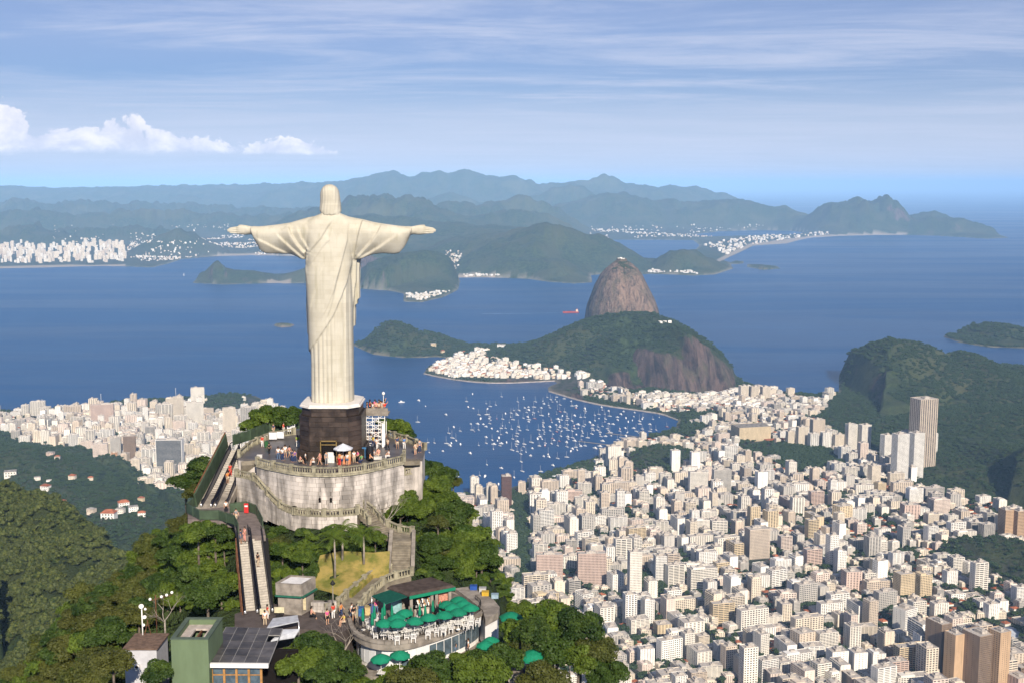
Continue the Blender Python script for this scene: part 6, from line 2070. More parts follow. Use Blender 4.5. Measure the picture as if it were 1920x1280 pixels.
UZ = 706.2
escalator('left lane of the upper escalators beside the green outer wall', G3(441, 842, 711.0), G3(392, 945, UZ), 1.0, 26)
escalator('right lane of the upper escalators beside the stone terrace corner', G3(458, 842, 711.0), G3(418, 945, UZ), 1.0, 26)
lz0, lz1 = 706.0, PZ + .1
escalator('left lane of the long lower escalators', G3(455, 1000, lz0), G3(470, 1143, lz1), 1.0, 30)
escalator('right lane of the long lower escalators', G3(480, 1003, lz0), G3(498, 1141, lz1), 1.0, 30)
mb = MB()
a, b = np.array(G3(367, 950, UZ)), np.array(G3(425, 835, 711.4))
mb.bar(a * 0 + [0, 0, .8], b - a + [0, 0, .8], .22, 2.1)
o = mb.build('outer_wall', M_green, None, tuple(a)); tag(o, 'tall dark green metal side wall along the upper escalators', 'wall')
mb = MB().bar(a * 0 + [-.15, 0, 1.93], b - a + [-.15, 0, 1.93], .16, .12)
tag(mb.build('handrail', M_rust, None, tuple(a)), 'thin rusty rail on top of the green escalator wall', 'rail')
mb = MB(); c_ = np.array(G3(372, 952, UZ)); d_ = np.array(G3(430, 838, 711.0))
mb.bar(c_ * 0 + [.3, 0, -.9], d_ - c_ + [.3, 0, -.9], 4.2, 1.1)
tag(mb.build('concrete_ramp', M_conc, None, tuple(c_ + [1.2, 0, 0])), 'sloping concrete base carrying the upper escalators', 'ramp')
mb = MB(); c_ = np.array(G3(476, 1141, lz1)); d_ = np.array(G3(467, 1001, lz0))
mb.bar(c_ * 0 + [0, 0, -.85], d_ - c_ + [0, 0, -.85], 3.3, .9)
tag(mb.build('machine_trough', M_rubber, None, tuple(c_ + [.6, 0, 0])), 'sloping dark trough carrying the lower escalators', 'trough')
# middle landing with green fence
ml = [G3(*q_, UZ)[:2] for q_ in ((352, 955), (440, 948), (480, 958), (492, 975), (498, 1003), (444, 1003), (438, 978), (352, 972))]
tag(MB().prism(ml, 705.5, UZ - .004).build('escalator_landing', mat('grey_paving', (0.20, 0.165, 0.155), .8, .2, amt=.3, scale=1.2)), 'grey paved landing between the two escalator flights', kind='structure')


def panel_fence(label, P, h=1.25, m=None, step=1.5, group='dark green metal fences by the escalators'):
    P = [np.array(p, float) for p in P]; o = P[0]
    t = thing('metal_fence', label, 'fence', tuple(o), 0, group)
    D = densify(P, step)
    for a, b in zip(D[:-1], D[1:]):
        MB().bar(a - o + [0, 0, h / 2 + .08], b - o + [0, 0, h / 2 + .08], .05, h - .12).build('panel', m or M_green, t)
    for a in D: MB().box(-.05, .05, -.05, .05, 0, h + .1).build('post', m or M_green, t, tuple(a - o))
    MB().tube([p - o + [0, 0, h + .1] for p in D], .045, 5).build('rail', m or M_green, t)
    return t


panel_fence('green metal fence around the front of the middle escalator landing', [G3(350, 962, UZ), G3(375, 975, UZ), G3(410, 975, UZ), G3(440, 985, UZ), G3(447, 1000, UZ)])
panel_fence('green metal fence on the far left corner of the middle landing', [G3(350, 962, UZ), G3(372, 945, UZ)])
panel_fence('green metal fence behind the red sign on the middle landing', [G3(432, 962, UZ), G3(462, 958, UZ), G3(480, 965, UZ), G3(493, 990, UZ)])
panel_fence('green metal fence running behind the statue terrace on the left', [G3(437, 836, TZ), G3(470, 826, TZ), G3(505, 811, TZ), G3(563, 804, TZ)], 1.6)
sg = thing('red_sign', 'upright red notice board on the fence of the middle landing', 'sign', G3(462, 962, UZ))
MB().box(-.28, .28, -.05, .05, .1, 1.35).build('board', M_red, sg)
MB().box(-.2, .2, -.06, -.05, .9, 1.1).build('notice', M_white, sg)
# rusty trusses under the lower escalator
tr = thing('escalator_truss', 'rusty lattice truss standing along the left of the lower escalators', 'truss', G3(442, 1010, lz0))
o = np.array(G3(442, 1010, lz0)); e_ = np.array(G3(455, 1150, lz1)) - o
for k, dz in ((0, .1), (1, -2.4)):
    MB().bar(np.array([0, 0, dz]), e_ + [0, 0, dz], .13).build('chord', M_rust, tr)
nn_ = 12
for i in range(nn_ + 1):
    p = e_ * i / nn_
    MB().bar(p + [0, 0, .1], p + [0, 0, -2.4], .09).build('upright', M_rust, tr)
    if i < nn_:
        q_ = e_ * (i + 1) / nn_
        MB().bar(p + [0, 0, .1 if i % 2 else -2.4], q_ + [0, 0, -2.4 if i % 2 else .1], .07).build('brace', M_rust, tr)
# ------------------------------------------------------------------ station, ticket office, hut
M_gwall = mat('sage_green_render', (0.135, 0.185, 0.105), .85, .2, amt=.14, scale=.8, detail=8, stretch=(1, 1, .3))
M_gtrim = mat('dark_sage_trim', (0.085, 0.115, 0.085), .7, .3, amt=.2, scale=2)
M_solar = mat('tinted_roof_glass', (0.085, 0.080, 0.082), .38, .35, amt=.45, scale=.7, rnd_=.35, detail=6)
M_orange = mat('orange_timber', (0.42, 0.22, 0.075), .7, .3, amt=.3, scale=2)
M_wglass = mat('glazing', (0.10, 0.14, 0.17), .12, .8, amt=.4, scale=1.4)
M_corr = mat('white_corrugated_sheet', (0.72, 0.70, 0.70), .5, .4, amt=.18, scale=1.5)
GX0, GY0 = atZ(320, 1198, 704.0)[:2]
GX1 = atZ(390, 1198, 704.0)[0]
GY1 = atZ(350, 1158, 704.0)[1]
t = thing('station_tower', 'sage green square station tower with open light well in its roof', 'building', (GX0, GY0, 690))
w_, d_, h_ = GX1 - GX0, GY1 - GY0, 14.0
fr = MB()
for a in ((0, w_, 0, .35), (0, w_, d_ - .35, d_), (0, .35, .35, d_ - .35), (w_ - .35, w_, .35, d_ - .35)): fr.box(*a, 0, h_)
fr.build('wall', M_gwall, t)
rf = MB()
x0, x1, y0, y1 = .35, w_ - .35, .35, d_ - .35
hx0, hx1, hy0, hy1 = w_ * .36, w_ * .72, d_ * .22, d_ * .74
for a in ((x0, x1, y0, hy0), (x0, x1, hy1, y1), (x0, hx0, hy0, hy1), (hx1, x1, hy0, hy1)): rf.box(*a, h_ - .75, h_ - .55)
rf.build('roof', mat('stained_white_roof', (0.50, 0.44, 0.40), .9, .2, amt=.3, scale=1.6), t)
MB().box(hx0, hx1, hy0, hy1, h_ - 3, h_ - 2.4).build('light_well', mat('well_floor', (.30, .28, .22), .9, .2), t)
MB().box(w_ * .5, w_ * .54, hy0, hy1, h_ - 1.0, h_ - .7).build('well_beam', M_rust, t)
MB().lathe([(.42, 0), (.5, .3), (.5, .9), (.1, 1.1)], 12, (w_ * .62, d_ * .6, h_ - 2.4)).build('water_tank', M_conc, t)
cp = MB()
for a in ((-.06, w_ + .06, -.06, .41), (-.06, w_ + .06, d_ - .41, d_ + .06), (-.06, .41, .41, d_ - .41), (w_ - .41, w_ + .06, .41, d_ - .41)): cp.box(*a, h_, h_ + .1)
cp.build('coping', M_gtrim, t)
# glazed roof hall beside it
ca = [np.array(G3(*q_)) for q_ in ((386, 1242, 701.3), (504, 1243, 701.3), (530, 1177, 701.6), (424, 1174, 701.6))]
o = ca[0]
t = thing('glass_roof_hall', 'station hall with dark gridded glass roof and orange framed front', 'building', tuple(o))
nx, ny = 5, 5
for i in range(nx):
    for j in range(ny):
        if i == 4 and j == 3: continue
        def pt(u, v): return (ca[0] * (1 - u) * (1 - v) + ca[1] * u * (1 - v) + ca[2] * u * v + ca[3] * (1 - u) * v) - o
        g = .012
        q4 = [pt((i + g * 2) / nx, (j + g * 2) / ny), pt((i + 1 - g * 2) / nx, (j + g * 2) / ny), pt((i + 1 - g * 2) / nx, (j + 1 - g * 2) / ny), pt((i + g * 2) / nx, (j + 1 - g * 2) / ny)]
        m_ = MB().add([tuple(p) for p in q4] + [tuple(p - np.array([0, 0, .05])) for p in q4], [(0, 1, 2, 3), (7, 6, 5, 4), (0, 4, 5, 1), (1, 5, 6, 2), (2, 6, 7, 3), (3, 7, 4, 0)])
        m_.build('roof_pane', M_solar, t)
fm = MB()
for i in range(nx + 1): fm.bar(pt(i / nx, 0) - [0, 0, .06], pt(i / nx, 1) - [0, 0, .06], .07, .09)
for j in range(ny + 1): fm.bar(pt(0, j / ny) - [0, 0, .07], pt(1, j / ny) - [0, 0, .07], .07, .09)
fm.build('roof_frame', mat('grey_frame', (.30, .29, .28), .5, .5), t)
MB().bar(pt(0, 0) + [0, -.15, -.15], pt(1, 0) + [0, -.15, -.15], .3, .42).build('fascia', M_white, t)
wx = (ca[1] - ca[0])
f0, f1 = pt(.07, .06), pt(.86, .06)
for k in range(5):
    p = f0 + (f1 - f0) * k / 4
    MB().box(-.11, .11, -.11, .11, -11, -.25).build('post', M_orange, t, tuple(p))
for k in range(4):
    a = f0 + (f1 - f0) * k / 4; b = f0 + (f1 - f0) * (k + 1) / 4
    for z0_, z1_, mm in ((-1.35, -.45, M_wglass), (-2.5, -1.5, M_wglass), (-4.6, -2.7, M_dark)):
        MB().box(a[0] + .13, b[0] - .13, a[1] - .02, a[1] + .03, z0_, z1_).build('pane', mm, t)
for z_r in (-.35, -1.42, -2.6):
    MB().box(f0[0] - .1, f1[0] + .1, f0[1] - .08, f0[1] + .0, z_r - .06, z_r + .06).build('transom', M_orange, t)
MB().box(f0[0] + .5, f1[0] + 3.0, f0[1] + 3.6, f0[1] + 3.8, -9, -.3).build('rear_wall', M_dark, t)
MB().box(f0[0] - .2, f1[0] + 1.2, f0[1] + .3, f0[1] + 6.5, -5.0, -4.7).build('hall_floor', M_conc, t)
fe = tag(MB().lathe([(.10, 0), (.11, .5), (.05, .6)], 8).build('fire_extinguisher', M_red, None, tuple(ca[0] + [1.5, .1, -4.7])), 'small red fire extinguisher behind the orange framed front', 'extinguisher')
# sloping metal canopies next to the escalator foot
for pts, lb in ((((500, 1176), (560, 1163), (558, 1152), (512, 1158)), 'pale sloping metal canopy beside the escalator foot'), (((508, 1200), (552, 1193), (562, 1178), (530, 1179)), 'lower grey metal canopy next to the glass roof')):
    q = [np.array(G3(x, y, 701.5 if y < 1190 else 700.9)) for x, y in pts]; o = q[0]
    t = thing('metal_canopy', lb, 'canopy', tuple(o))
    MB().add([tuple(p - o) for p in q] + [tuple(p - o - [0, 0, .12]) for p in q], [(0, 1, 2, 3), (7, 6, 5, 4), (0, 4, 5, 1), (1, 5, 6, 2), (2, 6, 7, 3), (3, 7, 4, 0)]).build('roof_sheet', mat('pale_sheet', (.45, .47, .52), .4, .6, amt=.25, scale=2), t)
    for p in q[:2]: MB().tube([p - o - [0, 0, .1], p - o - [0, 0, 3.0]], .06, 6).build('post', M_chrome, t)
# ticket office with parapet and white corrugated roof
a, b, c_ = np.array(G3(521, 1150, PZ)), np.array(G3(566, 1153, PZ)), np.array(G3(590, 1138, PZ))
d_ = a + (c_ - b)
t = thing('ticket_office', 'small grey concrete building with parapet and white corrugated roof', 'building', tuple(a))
poly = [tuple((p - a)[:2]) for p in (a, b, c_, d_)]
cen = np.mean(poly, 0)
shr = lambda k: [tuple(cen + (np.array(p) - cen) * k) for p in poly]
MB().prism(shr(.97), 0, 2.5).build('wall', M_conc, t)
pr = MB()
for i in range(4):
    p, q = np.array(shr(1.04)[i]), np.array(shr(1.04)[(i + 1) % 4])
    pr.bar((p[0], p[1], 2.95), (q[0], q[1], 2.95), .22, 1.35)
pr.build('parapet', M_conc, t)
p0, p1, p2, p3 = [np.array(p) for p in shr(.88)]
for k in range(9):
    u0, u1 = k / 9, (k + .86) / 9
    qa, qb, qc, qd = p0 + (p1 - p0) * u0, p0 + (p1 - p0) * u1, p3 + (p2 - p3) * u1, p3 + (p2 - p3) * u0
    MB().prism([tuple(qa), tuple(qb), tuple(qc), tuple(qd)], 3.42, 3.52).build('roof_sheet', M_corr, t)
MB().prism(shr(.86), 2.5, 3.4).build('roof_deck', M_conc, t)
for i in (0, 1):
    p, q = np.array(shr(1.08)[i]), np.array(shr(1.08)[(i + 1) % 4])
    MB().bar((p[0], p[1], 2.2), (q[0], q[1], 2.2), .5, .16).build('awning', mat('green_awning', (.02, .13, .085), .6, .3), t)
MB().box(2.1, 3.2, -.12, -.02, .5, 1.9).build('poster_board', mat('cream_board', (.55, .47, .30), .7, .2, amt=.2, scale=3), t)
for (x, y, lb) in ((529, 1147, 'cream wheeled sign stand left of the ticket office poster'), (502, 1150, 'cream wheeled sign stand at the escalator foot')):
    p = G3(x - 5, y + 8, PZ); s = thing('sign_stand', lb, 'sign', p)
    MB().box(-.55, .55, -.06, .06, .45, 1.1).build('board', mat('cream_board2', (.60, .55, .38), .7, .2), s); MB().box(-.4, .4, -.2, .2, 0, .12).box(-.04, .04, -.04, .04, .1, .5).build('stand', M_rubber, s)
# hut at lower left with dishes
p = G3(263, 1217, 699.4)
t = thing('service_hut', 'small pale grey service hut with air conditioners at the lower left', 'building', (p[0], p[1], 693.4))
MB().box(-1.7, 1.7, 0, 4, 0, 6).build('wall', mat('pale_render', (.50, .50, .53), .8, .2, amt=.15, scale=1.5), t)
MB().box(-1.85, 1.85, -.15, 4.2, 6, 6.16).build('roof', mat('rusty_flat_roof', (.18, .12, .09), .9, .2, amt=.4, scale=2), t)
for dx in (-1.1, -.35):
    ac = MB(); ac.box(dx - .28, dx + .28, -.36, -.002, 4.0, 4.45); o = ac.build('air_conditioner', M_white, t)
    MB().lathe([(.17, 0), (.17, .02)], 10).build('fan_grille', M_rubber, o, (dx, -.38, 4.22)).rotation_euler = (math.pi / 2, 0, 0)
MB().box(.7, 1.35, -.04, .0, 3.0, 4.9).build('door', mat('grey_door', (.42, .42, .45), .6, .3), t)
p = np.array(G3(265, 1192, 699.6))
t = thing('antenna_mast', 'white antenna mast with round dishes beside the service hut', 'mast', tuple(p + [0, .5, 0]))
MB().tube([(0, 0, -1), (0, 0, 3.3)], .07, 6).build('pole', M_white, t)
for dx, dz, s in ((0, 3.3, .27), (.42, 3.0, .14), (.3, 2.1, .22), (.15, 1.2, .17)):
    o = MB().lathe([(.03, 0), (s * .7, .06), (s, .22), (s * .96, .24), (s * .6, .12), (.02, .1)], 14).build('dish', M_white, t, (dx, -.1, dz)); o.rotation_euler = (math.pi / 2, 0, .3)
MB().bar((.2, 0, 0), (.6, .1, 1.6), .06).bar((.9, 0, 0), (.5, .1, 1.6), .06).bar((.3, 0, 1.0), (.8, 0, 1.0), .05).build('bracket', M_rust, t)
p = np.array(G3(292, 1130, 701))
t = thing('antenna_cluster', 'cluster of white spotlights and dishes half hidden in grey twigs', 'mast', tuple(p))
MB().tube([(0, 0, -4), (0, 0, 1)], .06, 6).bar((-.6, 0, .3), (1.9, 0, 1.0), .07).build('frame', M_rust, t)
for dx, dz in ((-.6, .5), (.7, .8), (1.3, 1.0), (1.9, 1.3)):
    MB().lathe([(.04, -.08), (.15, 0), (.17, .08), (.06, .12)], 10).build('dish', M_white, t, (dx, -.1, dz)).rotation_euler = (1.2, 0, .4)
for (x, y, z, lb) in ((625, 1150, PZ, 'black lantern lamp post in front of the dark retaining wall'),):
    p = G3(x, y, z); t = thing('lamp_post', lb, 'lamp post', p)
    MB().lathe([(.14, 0), (.12, .3), (.055, .5), (.045, 3.3)], 8).build('pole', M_conc, t)
    MB().lathe([(.05, 3.3), (.26, 3.45), (.30, 3.55), (.12, 3.8), (.03, 3.95)], 8).build('lantern', M_rubber, t)

# ------------------------------------------------------------------ cafe
M_umb = mat('green_parasol_cloth', (0.008, 0.19, 0.105), .75, .2, amt=.12, scale=2, rnd_=.12)
M_plast = mat('white_plastic', (0.72, 0.70, 0.68), .45, .4, amt=.05)
DZ = PZ
deck_px = [(655, 1163), (658, 1178), (668, 1190), (690, 1201), (715, 1206), (742, 1207), (772, 1203), (800, 1195), (830, 1185), (862, 1173), (890, 1160), (908, 1148), (912, 1138), (900, 1128), (880, 1118), (850, 1108), (780, 1108), (700, 1122), (668, 1140), (657, 1152)]
DP = [np.array(G3(x, y, DZ)) for x, y in deck_px]
DPs = smooth_line(DP[:13], 1) + DP[13:]
t = thing('cafe_building', 'curved two level cafe with grey concrete rim and white walled lower storey', 'building', (0, 0, 0))
poly = [tuple(p[:2]) for p in DPs]
cen = np.mean(poly, 0)
def sh(k, P=None): return [tuple(cen + (np.array(p) - cen) * k) for p in (P or poly)]
MB().prism(poly, DZ - .75, DZ - .01).build('deck_slab', M_conc, t)
MB().prism(sh(.95), DZ - .01, DZ + .012, bottom=False).build('deck_paving', mat('deck_paving', (.17, .145, .125), .85, .2, amt=.35, scale=1.4), t)
rimm = MB()
fr_ = DPs[:-5]
for a, b in zip(fr_[:-1], fr_[1:]): rimm.bar(a + [0, .1, .14], b + [0, .1, .14], .45, .34)
rimm.build('rim', M_conc, t)
MB().prism(sh(.90), 696.0, DZ - .75).build('lower_wall', M_white, t)
lowp = smooth_line([p for p in DP[:13]], 1)
for i, (a, b) in enumerate(zip(lowp[:-1], lowp[1:])):
    a2 = np.array([*(cen + (a[:2] - cen) * .905), 0]); b2 = np.array([*(cen + (b[:2] - cen) * .905), 0])
    n = max(1, int(np.linalg.norm(b2 - a2) / 1.0))
    for k in range(n):
        p, q = a2 + (b2 - a2) * (k + .06) / n, a2 + (b2 - a2) * (k + .94) / n
        dark_ = (i * 3 + k) % 4 == 1 or i > 14
        MB().bar(p + [0, -.02, DZ - 2.0], q + [0, -.02, DZ - 2.0], .06, 1.7 if dark_ else 1.9).build('window', M_wglass if dark_ else mat_pane if 'mat_pane' in globals() else M_wglass, t)
        if 'mat_pane' not in globals(): mat_pane = mat('white_blind_pane', (.70, .71, .73), .3, .5, amt=.1)
MB().prism(sh(1.12), 695.6, 696.9).build('lower_terrace', M_conc, t)
# roof terrace to the right
rt = [G3(x, y, DZ + .5)[:2] for x, y in ((853, 1102), (884, 1098), (925, 1122), (937, 1137), (934, 1147), (910, 1160), (905, 1142), (880, 1122))]
MB().prism(rt, DZ - .3, DZ + .5).build('side_roof', M_conc, t)
MB().prism([tuple(np.mean(rt, 0) + (np.array(p) - np.mean(rt, 0)) * .93) for p in rt], 696, DZ - .3).build('side_wall', M_white, t)
# kiosk on the deck
kp = [np.array(G3(x, y, DZ + 2.9)) for x, y in ((726, 1101), (768, 1116), (854, 1099), (810, 1083))]
kc = np.mean(kp, 0)
t = thing('cafe_kiosk', 'open fronted cafe kiosk with dark weathered flat roof on the deck', 'kiosk', (kc[0], kc[1], DZ))
loc = lambda P, k=1.0, z=0: [((p[0] - kc[0]) * k, (p[1] - kc[1]) * k) for p in P]
rl = loc(kp)
mid = [((rl[0][0] + rl[3][0]) / 2, (rl[0][1] + rl[3][1]) / 2 + .4), ((rl[1][0] + rl[2][0]) / 2, (rl[1][1] + rl[2][1]) / 2 + .3)]
mb = MB(); R0 = [(x, y, 2.9) for x, y in rl]; Rt = [(x * .9, y * .9, 3.15) for x, y in rl]
mb.add(R0 + Rt + [(x, y, 2.75) for x, y in rl], [(4, 5, 6, 7), (0, 1, 5, 4), (1, 2, 6, 5), (2, 3, 7, 6), (3, 0, 4, 7), (8, 9, 1, 0), (9, 10, 2, 1), (10, 11, 3, 2), (11, 8, 0, 3), (11, 10, 9, 8)])
mb.build('roof', mat('dark_weathered_roof', (.085, .065, .058), .95, .1, amt=.4, scale=1.6, detail=8), t)
kw = loc(kp, .86)
def wallseg(a, b, z0, z1, th=.18): return MB().bar((a[0], a[1], (z0 + z1) / 2), (b[0], b[1], (z0 + z1) / 2), th, z1 - z0)
wallseg(kw[3], kw[2], 0, 2.75).build('rear_wall', M_conc, t)
wallseg(kw[0], kw[3], 0, 2.75).build('side_wall', M_conc, t)

A_, B_ = np.array(kw[1]), np.array(kw[2])
for u in (0.0, .52, .64, .98):
    p = A_ + (B_ - A_) * u; MB().box(-.16, .16, -.16, .16, 0, 2.75).build('pillar', M_conc, t, (p[0], p[1], 0))
p, q = A_ + (B_ - A_) * .08, A_ + (B_ - A_) * .50
wallseg(p, q, 0, 1.0, .5).build('counter', mat('counter_cream', (.6, .52, .44), .7, .3), t)
for k in range(14):
    c2 = p + (q - p) * (k + .5) / 14 + np.array([.1, .5]); hh = .25 + .2 * ((k * 7) % 3) / 2
    for z_ in (1.15, 1.6): MB().box(-.1, .1, -.1, .1, 0, hh).build('shelf_item', (M_rubber, M_white, mat_y if 'mat_y' in globals() else M_orange, M_chrome)[(k + int(z_ * 3)) % 4], t, (c2[0], c2[1], z_))
p2_, q2_ = A_ + (B_ - A_) * .68, A_ + (B_ - A_) * .95
wallseg(p2_, q2_, 0, 1.25, .55).build('drinks_fridge', M_red, t)
wallseg(p2_ + np.array([0, .5]), q2_ + np.array([0, .5]), 1.25, 2.4, .1).build('menu_board', mat('poster_pink', (.6, .3, .22), .7, .2, amt=.5, scale=4), t)
MB().bar((kw[0][0], kw[0][1] - .1, 1.2), (kw[0][0] + 1.0, kw[0][1] - .6, 1.2), .5, 2.2).build('cold_cabinet', mat('pale_cyan', (.35, .60, .62), .4, .5), t)
fa = MB(); fa.bar((rl[1][0], rl[1][1] - .12, 2.72), (rl[2][0], rl[2][1] - .12, 2.72), .1, .34); fa.build('green_fascia', M_umb, t)
ap = [np.array(G3(x, y, DZ + z)) for x, y, z in ((697, 1116, 2.3), (722, 1131, 2.3), (764, 1117, 2.8), (733, 1104, 2.8))]; o = ap[0]
t = thing('green_awning', 'dark green square awning left of the cafe kiosk', 'awning', tuple(o))
MB().add([tuple(p - o) for p in ap] + [tuple(p - o - [0, 0, .1]) for p in ap], [(0, 1, 2, 3), (7, 6, 5, 4), (0, 4, 5, 1), (1, 5, 6, 2), (2, 6, 7, 3), (3, 7, 4, 0)]).build('cloth', mat('dark_green_cloth', (.006, .075, .055), .8, .2), t)
for p in ap[:2]: MB().tube([p - o - [0, 0, .05], p - o - [0, 0, 2.3]], .04, 5).build('post', M_chrome, t)
# deck railing
def rail_fence(label, P, h=.95):
    P = [np.array(p, float) for p in P]; o = P[0]
    t = thing('deck_railing', label, 'railing', tuple(o))
    D = densify(P, 1.3)
    MB().tube([p - o + [0, 0, h] for p in D], .03, 5).build('rail', M_rubber, t)
    for p in D: MB().box(-.03, .03, -.03, .03, 0, h).build('post', M_rubber, t, tuple(p - o))
    b = MB()
    for p in densify(P, .22): b.box(p[0] - o[0] - .012, p[0] - o[0] + .012, p[1] - o[1] - .012, p[1] - o[1] + .012, 0, h)
    b.build('bars', M_rubber, t)['kind'] = 'stuff'
cen3 = np.array([cen[0], cen[1], 0])
rail_fence('thin dark railing round the cafe deck', [np.array([*(cen + (p[:2] - cen) * .93), DZ + .02]) for p in smooth_line(DP[:14], 1)])

# furniture
def parasol_proto(open_=True, s=1.0):
    cl = MB(); po = MB()
    if open_:
        n = 8; r, r2 = .98 * s, .5 * s
        vs = [(0, 0, 2.45)]
        for rr2, zz in ((.5 * s, 2.28), (.98 * s, 1.98)):
            for k in range(n):
                for h_ in (0, 1):
                    a = 2 * math.pi * (k + h_ * .5) / n
                    q_ = 1.0 if h_ == 0 else .93
                    vs.append((rr2 * q_ * math.cos(a), rr2 * q_ * math.sin(a), zz - (0 if h_ == 0 else -.03)))
        m = 2 * n
        fs = [(0, 1 + k, 1 + (k + 1) % m) for k in range(m)] + [(1 + k, 1 + m + k, 1 + m + (k + 1) % m, 1 + (k + 1) % m) for k in range(m)]
        for k in range(m):
            a = vs[1 + m + k]; vs.append((a[0], a[1], a[2] - .13))
        fs += [(1 + m + k, 1 + 2 * m + k, 1 + 2 * m + (k + 1) % m, 1 + m + (k + 1) % m) for k in range(m)]
        cl.add(vs, fs)
    else:
        cl.lathe([(.05, .95), (.16, 1.0), (.20, 1.25), (.15, 1.8), (.09, 2.2), (.03, 2.4)], 9)
    po.tube([(0, 0, .02), (0, 0, 2.4)], .03, 6); po.lathe([(.25, 0), (.25, .08), (.08, .12)], 10)
    return cl.mesh('canopy', [M_umb]), po.mesh('pole', [M_white])


PO, PC = parasol_proto(True), parasol_proto(False)


def chair_meshes():
    a = MB(); a.box(-.24, .24, -.22, .24, .40, .46)
    b = MB()
    b.box(-.24, .24, .22, .27, .82, .90)
    for x in (-.22, -.08, .06, .20): b.box(x - .03, x + .03, .22, .26, .46, .82)
    c = MB()
    for x in (-.27, .27): c.box(x - .03, x + .03, -.2, .25, .64, .68); c.box(x - .025, x + .025, -.2, -.15, .42, .64)
    l = MB().add([(-.035, -.03, 0), (.035, -.03, 0), (.035, .03, 0), (-.035, .03, 0), (-.04, -.04, .42), (.04, -.04, .42), (.04, .04, .42), (-.04, .04, .42)], [(0, 1, 5, 4), (1, 2, 6, 5), (2, 3, 7, 6), (3, 0, 4, 7), (3, 2, 1, 0)])
    return [(k, m_.mesh(k, [M_plast])) for k, m_ in (('seat', a), ('backrest', b), ('armrests', c))] + [('leg', l.mesh('leg', [M_plast]))]


CHM = chair_meshes()
TBM = [('tabletop', MB().box(-.4, .4, -.4, .4, .70, .74).mesh('tabletop', [M_plast])), ('pedestal', MB().lathe([(.2, 0), (.05, .06), (.04, .7)], 8).mesh('pedestal', [M_plast]))]


def chair(p, rz, label, grp):
    t = thing('plastic_chair', label, 'chair', tuple(p), rz, grp)
    for k, me_ in CHM:
        if k == 'leg':
            for sx in (-.2, .2):
                for sy in (-.17, .2): obj('leg', me_, t, (sx, sy, 0))
        else: obj(k, me_, t)
    t.scale = (1.08,) * 3


def table(p, label, grp):
    t = thing('cafe_table', label, 'table', tuple(p), rnd.uniform(-.3, .3), grp)
    for k, me_ in TBM: obj(k, me_, t)


def parasol(p, open_, label, grp, s=1.0):
    t = thing('parasol', label, 'parasol', tuple(p), rnd.uniform(0, 1), grp)
    a, b = PO if open_ else PC
    obj('canopy', a, t); obj('pole', b, t)
    t.scale = (s * rnd.uniform(.97, 1.03),) * 3
    if open_: t.rotation_euler = (rnd.uniform(-.06, .06), rnd.uniform(-.06, .06), rnd.uniform(0, 1))


def deckpt(zx, zy, dz=2.2):
    """enlarged cafe survey spot of something dz above the deck -> its foot on the deck"""
    x, y, _ = atZ(560 + zx / 4, 1040 + zy / 4, DZ + dz)
    return np.array([x, y, DZ + .02])


opens_ = [(635, 495, 'leftmost of the open parasols in the front row'), (745, 500, 'open parasol second from left in the front row'), (735, 465, 'open parasol just behind the second front one'), (865, 485, 'open parasol third in the front row by the rim'),
          (800, 425, 'open parasol nearest the kiosk counter'), (980, 462, 'open parasol in the middle of the curved front row'), (1088, 440, 'open parasol left of the tight cluster'), (1195, 415, 'front open parasol of the tight right cluster'),
          (1110, 362, 'leftmost open parasol of the tight right cluster'), (1150, 387, 'inner open parasol of the tight right cluster'), (1195, 328, 'rearmost open parasol of the tight right cluster'), (1238, 360, 'rear right open parasol of the tight cluster'), (1287, 392, 'rightmost open parasol at the deck corner')]
fs_ = []
for i, (a, b, lb) in enumerate(opens_):
    p = deckpt(a, b, 2.15); fs_.append(p)
    parasol(p, True, 'green ' + lb, 'green parasols on the cafe deck', 1.0)
    table(p + [0, 0, 0], 'white plastic table under the ' + lb, 'white cafe tables')
closed_ = [(482, 462, 'at the far left deck corner'), (567, 445, 'second from the left deck corner'), (552, 492, 'by the left front rim'), (642, 420, 'beside the blue bins'), (627, 452, 'behind the leftmost open one'), (700, 430, 'in front of the awning'),
           (842, 450, 'between two open ones mid deck'), (908, 420, 'left of the kiosk counter'), (950, 432, 'close to the kiosk counter'), (1006, 395, 'before the kiosk fridge'), (1062, 400, 'left of the tight cluster')]
for a, b, lb in closed_:
    parasol(deckpt(a, b, 1.5), False, 'folded green parasol ' + lb, 'folded green parasols on the cafe deck')
ci = 0
PLW = ['in front of', 'left of', 'right of', 'behind']
for i, p in enumerate(fs_):
    nm = opens_[i][2]
    for k, (dx, dy, rz) in enumerate(((0, -.72, 0 + math.pi), (-.75, 0, math.pi / 2), (.75, .05, -math.pi / 2), (.05, .75, 0))):
        if (i * 5 + k * 3) % 7 == 0: continue
        q = p + np.array([dx + rnd.uniform(-.12, .12), dy + rnd.uniform(-.1, .1), 0])
        chair(q, rz + rnd.uniform(-.4, .4), ('chair ' + PLW[k] + ' the table, ' + ' '.join(nm.split()[:9])), 'white plastic cafe chairs')
for k, (a, b) in enumerate(((515, 500), (530, 530), (560, 555), (600, 470), (640, 560), (660, 575), (690, 530), (780, 560), (800, 575), (850, 570), (905, 555), (955, 545), (1005, 530), (1080, 515), (1120, 480), (1165, 500), (1215, 490), (1240, 480), (570, 480), (760, 545), (1040, 480), (905, 470))):
    x, y, _ = atZ(560 + a / 4, 1040 + b / 4, DZ + .5)
    chair(np.array([x, y, DZ + .02]), rnd.uniform(0, 6.28), 'loose white plastic chair along the deck rim', 'loose white chairs along the deck rim')
